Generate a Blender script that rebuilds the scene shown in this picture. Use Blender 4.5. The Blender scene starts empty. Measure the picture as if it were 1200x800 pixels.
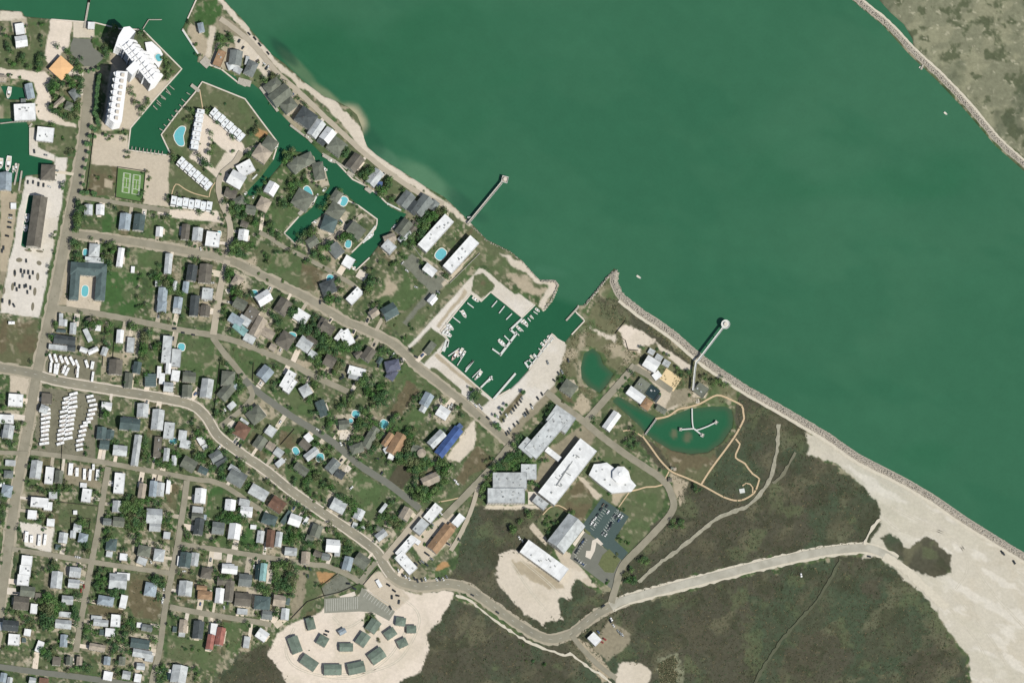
# Aerial view of a coastal town with a marina, ship channel and rock jetties.  1 unit = about 1 metre.
import bpy, bmesh, math, random
import numpy as np
from mathutils import Vector, Matrix
random.seed(7); rng = np.random.default_rng(7)
R = math.radians
C = bpy.context.scene.collection
LEAN = (0.15, -0.26)            # how far a roof of height 1 is seen displaced on the ground plan (x, y down)

HD='''0 23.5 34.3 11.1 13.7 -8 W F
1 25.1 48.9 14.7 14.1 -8 W G
2 72.0 80.1 21.4 20.8 -48 o P
3 107.2 30.2 8.0 8.4 3 W F
4 3.0 91.8 10.1 8.4 5 t G
5 35.2 107.2 9.7 18.8 -12 u G
6 27.6 118.3 6.0 5.0 0 g F
7 29.5 131.5 25.1 19.3 -3 W F
8 68.7 120.6 17.6 6.0 -42 t G
9 87.9 110.6 10.4 14.1 -35 g H
10 81.2 124.3 9.7 9.7 20 n H
11 53.3 157.7 20.9 17.4 6 W F
12 56.6 202.1 17.8 19.4 3 b H
13 6.7 213.1 15.4 22.1 3 u G
14 15.9 241.4 6.7 7.4 0 W F
15 103.9 246.0 10.4 12.7 2 w G
16 117.6 246.0 10.4 12.7 2 W G
17 235.8 32.7 7.4 12.4 -12 u H
18 257.4 68.7 10.4 20.1 22 o F
19 276.3 68.3 16.1 18.4 8 g G
19 273.0 76.2 14.7 10.1 -20 w H
19 278.8 82.1 10.1 7.4 30 w F
20 294.2 80.4 13.4 18.8 25 g H
20 289.7 71.2 4.4 10.4 12 w F
21 320.4 101.3 21.4 16.1 -38 n H
21 328.7 111.9 25.1 17.4 -38 n G
22 338.3 123.1 18.1 16.1 -38 n H
23 358.9 138.1 22.1 19.4 35 d H
24 371.0 151.0 13.4 22.1 35 w G
25 316.5 168.6 16.8 15.4 35 n H
26 307.3 180.3 20.1 18.8 35 t H
27 288.0 197.4 19.4 16.1 -28 W F
28 277.2 210.5 19.4 18.4 30 W G
29 270.5 226.4 15.1 11.1 20 b G
30 280.5 236.4 15.1 12.1 -25 n H
31 293.9 246.0 12.7 10.4 10 n G
32 309.0 239.8 15.4 16.1 28 t H
33 318.2 221.3 14.4 15.4 30 W G
34 347.5 193.7 17.4 16.1 -40 n H
34 360.1 187.0 16.1 15.4 -25 n H
35 373.5 200.4 14.1 21.8 -10 n H
36 355.0 233.9 21.8 20.8 30 n H
37 384.2 158.7 15.0 16.7 38 W G
37 377.5 165.3 10.7 8.3 38 d G
38 395.0 171.7 21.0 19.3 38 n H
39 415.8 190.8 16.0 20.7 38 b G
40 439.2 208.3 14.0 20.7 38 w G
40 445.0 215.8 6.7 6.7 10 B F
41 475.8 234.2 16.0 19.7 38 g G
41 485.0 243.3 14.3 15.3 38 d G
41 495.0 240.8 16.7 25.0 38 g G
41 508.3 240.8 10.0 13.3 38 g H
42 393.3 247.5 20.0 18.3 35 n H
42 394.2 230.0 11.7 16.7 35 n H
42 397.5 235.8 5.0 6.7 20 W F
43 385.8 262.5 18.3 18.7 20 s H
44 417.5 270.3 19.7 16.7 38 n G
45 473.3 266.7 14.0 20.0 38 n G
45 485.0 266.7 11.7 13.3 38 b G
45 474.2 277.0 18.3 8.3 -45 w G
46 456.7 279.2 15.0 10.0 -20 t G
46 455.8 289.2 15.0 12.7 42 w F
47 217.5 272.0 10.3 18.7 6 b G
48 231.7 274.7 12.7 16.0 6 w G
48 234.2 270.0 5.7 5.7 6 B F
49 249.7 280.3 17.3 18.0 8 W F
50 285.3 275.8 12.7 13.7 8 W G
51 286.7 262.5 10.0 6.7 20 b H
52 365.8 283.3 14.0 12.3 -35 n G
53 225.0 320.0 12.7 19.7 8 d G
54 240.8 320.8 16.0 23.3 6 b G
54 245.0 318.3 4.0 7.7 6 W F
55 217.7 336.7 7.7 14.0 8 u G
56 205.0 335.0 5.0 11.7 8 w G
57 243.3 344.2 13.3 14.0 6 w F
57 243.7 348.3 8.3 5.0 6 W F
58 230.0 350.0 8.3 8.3 6 g G
58 228.0 358.3 11.0 25.0 5 d G
59 278.3 329.5 14.0 12.3 -58 t H
60 309.2 349.2 18.3 15.0 -32 W G
61 385.0 336.7 18.3 16.7 -20 d H
62 394.2 293.3 15.0 16.7 -40 g G
63 43.7 260.0 17.3 60.0 8 b G
64 146.7 260.0 14.0 20.0 7 u G
65 163.3 260.8 14.0 20.0 7 s G
66 187.0 271.7 9.0 11.7 5 W G
67 110.8 293.3 13.3 16.0 5 w H
68 110.7 306.7 23.3 10.7 5 w F
69 141.3 301.7 8.0 23.3 8 W G
70 155.8 315.8 4.3 7.7 4 W F
71 197.5 309.2 9.3 25.0 5 w G
72 71.7 374.2 4.7 15.0 2 w F
72 75.8 378.3 6.7 8.3 5 w G
73 190.8 345.0 11.7 16.7 6 u G
74 190.0 359.2 11.7 15.0 6 u H
75 186.7 331.7 10.0 8.3 0 w G
76 208.7 355.0 11.0 14.0 8 u G
76 207.5 363.3 10.0 8.3 8 w G
77 240.8 364.2 11.7 13.3 5 b G
78 281.7 355.8 12.7 16.0 -60 n G
79 331.7 359.2 18.3 17.3 -57 b G
80 353.3 370.8 14.3 18.0 -57 W F
81 295.0 367.5 16.0 15.0 -57 b F
82 276.7 375.0 11.7 18.3 -57 u G
82 281.7 385.0 18.3 10.0 40 c G
82 286.7 375.8 10.0 15.0 -57 w F
83 302.5 383.3 14.0 25.0 28 t G
83 313.3 390.0 18.3 11.0 30 t G
84 292.5 396.7 14.0 9.3 28 w F
85 335.0 398.3 18.3 19.3 32 b H
86 320.0 406.7 8.3 8.3 30 t G
87 357.5 403.3 16.0 17.3 -57 w G
87 365.0 400.0 16.0 10.0 32 b G
88 366.7 415.0 8.3 10.0 -57 w G
89 195.8 409.2 11.3 33.3 5 w F
90 206.7 419.2 11.3 21.7 5 w F
91 377.5 380.0 10.0 16.0 30 b G
91 384.2 384.2 16.7 11.7 30 b G
92 408.3 307.0 12.7 13.3 30 W F
93 510.8 273.3 14.0 48.3 42 W F
94 540.3 298.3 14.0 48.3 42 W F
95 503.7 316.3 16.0 11.0 38 W G
96 506.7 351.3 9.3 11.0 40 W G
97 415.8 346.7 11.0 21.0 44 W F
97 416.3 345.8 5.7 15.0 44 g G
98 456.7 365.0 18.3 16.7 -30 s G
99 438.3 366.7 11.7 10.0 -35 t G
100 18.7 468.7 18.0 15.0 4 W F
101 6.7 490.8 20.7 10.7 3 W F
102 75.8 398.3 26.7 11.0 6 d G
102 84.2 407.5 9.3 8.3 6 d G
103 68.3 407.0 23.3 6.0 6 w F
104 85.8 385.0 8.3 14.0 5 w G
105 71.7 387.5 11.7 4.3 5 s G
106 106.7 379.2 8.3 15.0 -20 b G
107 103.0 392.5 6.0 16.7 -25 w F
108 115.0 384.2 6.7 6.7 5 W F
109 98.3 410.0 9.3 6.0 20 W G
110 109.2 410.8 13.3 6.0 -25 W G
111 140.8 394.2 9.0 16.0 5 W G
112 153.3 404.2 9.0 18.3 5 w F
113 122.5 411.7 7.7 10.0 20 w G
114 135.8 430.0 16.7 18.3 4 b G
115 160.8 430.8 10.0 14.3 10 s G
116 150.8 445.8 10.0 18.3 5 n G
117 176.7 445.0 14.0 16.0 0 s R
118 186.7 435.8 5.0 14.3 3 W F
118 190.0 443.3 6.7 13.3 4 W F
119 197.5 453.3 11.7 11.7 5 w G
120 197.5 431.7 6.7 13.3 5 W G
121 125.0 475.8 12.7 10.3 8 W G
122 167.5 480.8 14.3 16.7 4 w G
123 185.0 491.7 15.0 25.0 6 w G
124 152.5 496.7 25.0 15.0 6 s G
125 55.0 466.7 12.7 12.7 4 b F
126 51.7 479.2 10.0 10.0 20 w G
127 120.0 485.0 5.0 10.0 5 b F
128 221.7 441.7 16.0 12.7 3 n G
129 219.7 458.3 12.7 15.0 3 n G
130 242.5 455.0 15.0 23.3 8 w G
131 267.5 443.3 16.7 18.3 5 n H
131 265.0 459.2 15.0 20.0 40 n G
131 275.0 452.5 6.0 6.7 0 u F
132 271.7 475.0 10.0 7.3 -42 w F
133 310.8 437.5 16.7 16.0 -50 u G
134 337.5 445.0 11.7 23.3 30 W F
134 340.0 451.7 10.0 18.3 35 W F
135 358.3 457.5 13.3 14.0 -30 w H
136 377.5 478.3 11.7 20.0 -20 s G
137 300.0 485.8 20.0 18.3 -38 n H
138 283.3 504.2 18.3 17.3 30 r H
139 286.7 493.3 3.3 11.7 -55 w F
140 305.0 518.3 15.0 14.0 -55 n G
141 317.5 522.5 9.3 10.3 -55 t G
142 326.7 530.0 10.0 11.0 -55 w G
143 317.5 505.0 11.7 11.7 -55 w F
144 328.3 541.7 11.7 6.7 -40 w F
145 357.5 520.8 10.0 13.3 -50 b G
146 365.0 531.7 18.3 10.0 -38 w G
147 361.7 512.5 8.3 10.0 -40 W F
148 198.3 504.2 12.7 20.0 6 w F
149 205.8 440.0 10.0 13.3 8 W F
150 214.2 510.0 10.0 12.7 6 w F
150 217.5 520.0 13.3 10.0 10 w F
151 195.3 532.5 7.3 16.0 6 w G
152 235.8 515.8 7.7 10.0 -30 W F
153 240.3 523.3 6.7 6.0 -30 w F
154 253.3 535.0 15.0 13.3 -30 g G
154 258.3 540.0 16.0 11.7 -30 d G
155 221.7 543.3 18.3 15.0 30 n G
156 204.2 539.2 6.7 11.7 5 w G
157 275.0 550.0 15.0 8.3 30 w G
157 277.5 559.2 21.7 18.3 30 g G
158 353.3 549.2 18.3 10.0 35 n G
159 238.3 550.8 11.7 8.3 25 s G
160 406.7 395.8 13.3 19.3 -28 W F
160 398.0 392.5 6.0 15.0 38 W F
161 386.7 422.5 14.0 14.0 28 b G
162 431.7 415.0 13.3 16.7 35 b G
162 420.0 415.0 10.0 8.3 -35 b G
163 460.0 428.3 18.3 14.0 -12 v H
163 459.2 438.3 11.7 14.0 32 v H
164 418.3 435.0 21.7 10.0 15 W F
164 415.0 440.8 13.3 6.7 15 w F
165 500.0 468.3 12.7 16.7 30 u G
165 496.7 477.5 8.3 11.7 30 w G
166 519.2 483.3 14.0 15.0 -58 W G
167 504.2 407.5 8.3 16.0 38 n F
168 403.3 497.5 13.3 11.7 -5 n G
169 445.0 422.5 6.0 8.3 32 s G
170 537.5 500.8 10.0 6.7 -45 B F
170 525.8 517.5 12.3 40.0 38 L G
171 42.5 550.0 14.0 22.0 8 w G
172 58.0 556.7 10.3 20.7 6 W F
173 69.2 558.3 10.0 15.0 6 n G
174 46.7 588.3 21.7 11.7 5 W F
174 56.7 592.5 10.0 10.0 5 W F
175 38.0 602.5 11.0 10.7 5 W F
176 59.7 611.7 9.3 9.0 5 W F
177 12.5 542.0 12.7 6.7 4 w F
178 10.3 555.3 11.7 9.0 4 g H
179 8.3 575.0 13.3 15.0 10 u H
179 1.7 567.5 8.3 5.0 0 W F
180 10.0 505.8 13.3 16.7 10 w G
181 119.2 507.5 11.7 15.0 6 s G
182 129.2 509.2 10.0 11.7 6 s G
183 122.5 520.8 11.7 11.7 6 s G
184 140.8 527.5 17.3 12.7 6 w G
185 160.0 527.5 9.3 38.3 8 w G
186 185.0 523.3 9.3 25.0 5 b F
187 140.0 565.8 12.7 25.0 5 W F
188 166.7 575.0 9.3 18.3 8 t G
189 179.7 572.5 9.3 19.3 6 u G
190 188.3 573.3 9.3 16.7 6 w G
191 137.5 593.3 11.7 14.0 5 w G
192 139.2 610.8 14.0 11.7 5 n G
193 125.8 610.8 10.0 8.3 5 g G
194 180.8 604.2 19.3 18.3 3 w G
194 181.7 616.7 14.0 11.7 3 w G
195 101.7 580.0 11.7 16.0 8 W F
196 98.0 568.3 8.0 5.7 5 W F
197 88.3 600.0 4.7 4.7 0 W F
198 62.5 580.0 10.0 8.3 0 w F
199 90.8 618.3 10.0 10.0 10 w G
200 197.5 570.0 5.0 16.7 6 W F
201 390.0 545.8 13.3 16.7 40 g G
202 398.3 555.0 11.7 10.0 30 d G
203 434.2 512.5 11.7 28.3 30 n G
204 418.3 525.0 16.7 11.7 -20 n H
205 454.2 515.0 8.3 18.3 35 o G
206 465.3 520.8 16.0 26.7 30 o G
206 459.2 532.5 7.3 11.0 20 W F
206 455.0 525.8 11.7 6.7 -30 w F
207 488.3 526.7 13.3 11.7 25 n G
207 494.2 530.5 11.0 11.0 0 t O
208 504.2 561.7 12.7 21.7 66 t G
208 513.3 558.3 8.3 8.3 0 w F
209 511.7 514.2 11.7 23.3 45 w G
210 396.7 592.5 15.0 18.3 -62 w G
211 420.8 602.5 11.7 13.3 25 w G
212 415.8 615.0 6.0 6.7 20 w F
213 449.2 595.0 4.3 13.3 38 w F
214 475.8 601.7 13.3 15.0 30 t G
215 424.2 618.3 6.7 5.0 -30 w F
216 445.0 620.0 10.0 6.7 25 n G
216 446.7 626.7 14.0 10.0 -38 w G
217 507.5 600.8 12.3 23.3 40 W F
218 493.3 616.7 12.3 18.3 40 w F
219 537.5 609.2 10.0 15.0 40 W F
219 528.3 618.3 10.0 10.0 40 o F
219 516.7 630.8 15.0 35.0 38 o G
219 530.0 615.0 6.0 5.0 38 w F
220 345.8 609.2 15.0 14.0 20 W G
221 358.3 610.0 4.0 10.0 30 W F
222 303.3 576.7 23.3 14.0 30 w G
223 325.0 590.8 18.3 16.0 35 r G
224 315.8 608.3 18.3 13.3 20 s H
225 335.8 605.8 6.0 18.3 35 s F
226 370.8 621.7 13.3 15.0 20 n G
227 363.3 630.8 10.0 8.3 20 n G
228 235.0 580.8 14.0 18.3 6 W G
229 232.0 596.7 13.3 7.3 6 w F
230 231.7 605.0 15.0 8.3 5 n G
230 233.3 616.7 11.7 20.0 8 d G
230 237.5 605.0 10.0 6.0 10 u F
231 270.0 591.7 13.3 14.0 6 W G
232 288.7 599.2 15.0 13.3 6 W G
233 286.7 588.3 13.3 8.3 10 w F
234 255.8 618.3 15.0 15.0 6 g G
235 275.0 622.5 15.0 19.3 8 W G
236 297.0 617.0 7.3 5.0 5 W F
237 305.3 628.7 9.0 15.0 8 w G
238 317.0 630.8 10.0 21.7 6 r G
239 326.7 631.7 8.3 18.3 8 w G
240 340.8 645.8 15.0 10.0 5 w G
241 358.3 653.3 11.0 15.0 5 t G
242 372.5 648.3 10.0 6.7 25 b G
243 217.5 655.8 14.3 18.3 8 s G
243 228.3 655.0 10.0 16.0 8 w G
243 210.0 656.7 4.0 11.7 6 W F
244 267.5 662.5 15.0 5.0 3 W G
244 269.2 666.7 19.3 10.7 6 W G
245 186.7 650.0 13.3 15.0 8 w H
246 31.7 656.7 13.3 12.7 6 W F
247 29.7 668.3 14.0 13.3 6 W F
247 27.5 679.2 14.7 13.0 6 W F
248 32.5 692.5 18.3 12.7 6 n G
249 25.0 705.8 19.3 16.0 6 b G
250 40.0 712.5 8.3 11.7 6 W F
251 66.7 679.2 14.0 20.7 6 w G
252 88.3 670.0 14.0 12.7 6 w G
253 86.7 683.3 14.0 10.7 6 w G
254 79.2 702.5 14.0 10.7 5 w G
255 76.3 719.2 14.7 6.0 5 w F
256 74.2 730.8 20.0 11.0 5 w G
257 74.2 630.0 11.0 12.7 8 w G
258 85.8 625.8 7.3 9.0 6 w G
259 97.5 630.0 11.7 11.7 12 u H
260 68.3 640.8 6.7 6.7 8 s G
261 130.8 637.5 13.3 15.0 6 s H
262 128.3 648.7 7.7 6.7 10 w F
263 145.0 652.0 9.3 8.3 5 W F
264 169.2 645.0 16.0 13.3 10 n H
265 195.8 626.7 8.3 8.3 8 w F
266 166.7 656.7 11.7 8.3 20 w F
267 138.3 680.8 21.7 19.3 4 w G
267 144.7 674.7 16.0 8.3 4 W F
268 145.0 704.2 8.3 16.0 12 W F
269 124.2 703.3 20.0 11.7 10 u H
270 176.7 690.0 15.0 16.7 10 u H
271 118.3 729.2 18.3 8.3 6 w G
271 113.3 723.3 13.3 5.0 5 w F
272 135.8 726.7 11.7 15.0 5 W F
273 163.3 731.7 6.0 6.0 5 W F
274 172.5 735.0 13.3 8.3 10 g G
275 12.5 732.5 20.0 13.3 5 d G
275 3.3 733.3 6.7 10.0 0 w G
276 45.0 698.3 7.3 8.3 5 b F
277 242.5 670.8 14.0 13.3 10 b H
278 287.5 679.2 16.0 15.0 6 g G
279 302.0 670.0 5.7 18.3 6 k G
280 308.7 670.0 8.3 21.7 6 c G
281 217.5 689.2 16.7 18.3 6 w G
282 236.7 688.3 12.7 5.7 6 o G
283 240.3 697.0 18.3 10.7 4 o H
284 257.5 697.5 10.7 18.3 6 W G
285 269.2 691.7 10.7 25.0 6 b G
285 263.3 680.8 18.3 10.0 5 b G
286 284.7 701.7 20.0 16.0 5 b G
287 284.2 715.8 12.7 6.7 5 w F
288 307.5 705.8 20.0 16.7 5 s H
289 313.3 720.0 12.7 11.0 8 g G
290 327.5 703.3 15.0 14.0 8 t G
291 334.2 719.2 10.0 14.0 6 w G
292 337.5 704.2 5.0 8.3 10 s F
293 214.7 733.3 10.0 16.0 6 t G
293 213.3 742.5 7.7 5.7 6 w F
294 205.0 736.7 5.0 6.7 6 s F
295 232.5 737.5 13.3 21.7 6 d G
296 250.8 736.7 8.0 14.3 6 W F
297 258.3 745.0 11.0 21.7 10 L2 G
298 246.7 751.7 9.3 18.3 10 L2 G
299 307.5 743.3 14.0 12.7 35 W G
300 289.2 751.7 7.3 14.0 8 w F
301 364.2 730.0 10.7 16.0 -14 N H
302 345.8 755.0 14.0 21.7 -20 N G
303 378.3 750.0 13.3 13.3 30 N H
304 390.0 639.2 16.7 16.0 5 W G
304 395.8 643.3 6.7 16.0 5 w F
305 407.5 660.0 11.7 16.7 15 u G
306 424.2 656.7 18.3 15.0 35 n G
307 381.7 651.7 10.0 8.3 10 g G
308 475.8 640.0 10.0 30.0 42 W F
308 486.7 632.5 5.7 13.3 -55 W F
308 475.8 659.2 13.3 28.3 -42 W F
309 444.2 683.3 4.3 10.0 -30 W F
310 16.7 748.7 14.0 13.3 5 W F
311 32.5 740.3 8.3 8.3 10 W F
312 28.3 749.5 5.0 5.0 0 s F
313 46.7 757.0 8.3 14.0 20 W F
314 75.0 750.3 9.3 15.0 5 u G
315 114.2 757.8 20.0 8.3 10 t G
316 129.2 740.3 11.7 10.0 5 W F
317 120.0 740.3 6.7 6.7 5 s F
318 164.2 753.7 23.3 11.7 8 s G
319 166.7 765.3 23.3 10.0 10 w G
319 175.0 770.3 10.0 8.3 10 w F
320 126.7 791.2 11.0 10.7 10 W F
321 148.3 790.3 10.0 10.0 10 w G
322 161.7 793.7 8.3 10.0 10 W F
323 125.8 773.7 8.3 10.0 6 u G
324 4.2 793.7 8.3 11.7 10 u G
325 11.7 797.0 6.7 8.3 10 w G
326 38.3 797.0 8.3 8.3 10 w G
327 51.7 797.0 11.7 6.7 8 r F
328 143.3 773.7 8.3 10.0 5 n G
329 165.0 780.3 10.0 8.3 5 w G
330 66.7 773.7 10.0 10.0 5 b F
331 81.7 773.7 8.3 10.0 5 n G
332 93.3 773.7 7.3 10.0 5 t G
333 196.7 792.0 6.7 8.3 5 k G
333 210.0 789.5 19.3 21.7 10 w G
333 199.2 787.8 5.0 8.3 5 W F
334 639.2 510.8 55.0 18.7 -49 w F
334 657.5 490.8 21.7 28.3 -55 w F
334 620.0 524.2 16.7 21.7 -49 w F
335 648.3 532.0 21.7 6.7 38 W F
336 666.7 454.2 18.3 16.0 35 n H
337 665.0 552.5 81.0 24.7 -52 W F
338 593.3 580.3 43.7 17.3 0 w F
339 597.5 563.0 40.0 19.3 0 w F
339 619.7 552.5 19.0 18.7 0 w F
340 633.3 588.3 18.3 10.0 38 w F
341 787.5 548.3 3.3 3.3 0 n H
342 790.8 549.2 3.7 3.7 0 t H
343 785.0 561.7 5.0 5.0 0 b H
344 663.7 624.7 41.0 25.0 -52 w G
345 637.8 656.2 58.7 17.7 36 W F
346 405.8 757.8 17.3 10.7 0 N G
347 425.3 748.7 14.0 16.7 35 N G
348 437.5 732.8 15.0 16.7 35 N G
349 362.5 775.7 14.0 21.7 -55 N G
350 390.0 784.0 22.7 14.0 0 N G
351 417.5 782.0 21.7 15.0 -12 N G
352 441.7 767.8 20.0 16.0 -35 N G
353 469.7 727.8 13.3 11.0 8 N H
354 457.5 741.7 15.0 11.7 -35 N H
355 482.2 736.7 12.7 10.0 0 N H
356 471.7 752.8 12.7 11.0 -25 N H
357 401.2 739.5 9.0 6.7 -30 u G
358 696.7 748.2 14.3 11.0 45 W F
359 763.3 412.0 8.3 6.7 30 w R
360 772.0 418.7 9.3 7.3 30 w R
361 780.8 425.5 9.3 7.7 30 w R
362 763.3 426.3 18.3 15.3 32 W G
363 769.7 439.7 10.0 8.3 -38 W F
364 745.0 462.5 22.7 11.7 36 W G
365 752.5 452.5 16.0 16.7 36 n F
366 764.7 459.2 14.0 14.0 36 k F
366 770.0 466.7 5.0 10.0 36 d G
367 758.0 473.3 11.7 13.3 36 o H
368 821.7 456.7 15.0 13.3 36 n F
369 775.0 479.2 13.3 6.7 32 n G
370 716.7 493.3 11.7 25.0 36 W G'''
PADS='''304.0 69.5 7.7 5.7 35 t
270.0 339.2 11.7 6.0 -32 t
424.2 322.5 11.7 10.3 30 t
270.8 496.7 6.7 11.0 35 t
404.2 508.3 11.7 14.0 5 t
405.8 548.3 10.0 8.3 40 t
255.0 650.0 10.0 10.0 4 t
13.3 691.7 10.7 6.7 6 t
315.8 675.0 6.7 16.7 5 t
624.7 583.3 11.7 15.0 0 t
407.5 697.8 18.3 5.0 -18 t
785.0 445.0 21.7 18.3 33 y
817.5 469.7 4.3 5.0 0 t'''
POOLS='''256.7 274.2 5.7 8.3 8
100.0 295.8 6.7 10.0 5
212.5 406.7 10.3 11.0 5
346.7 528.3 8.3 11.7 -30
375.0 537.5 11.7 13.3 0'''
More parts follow.
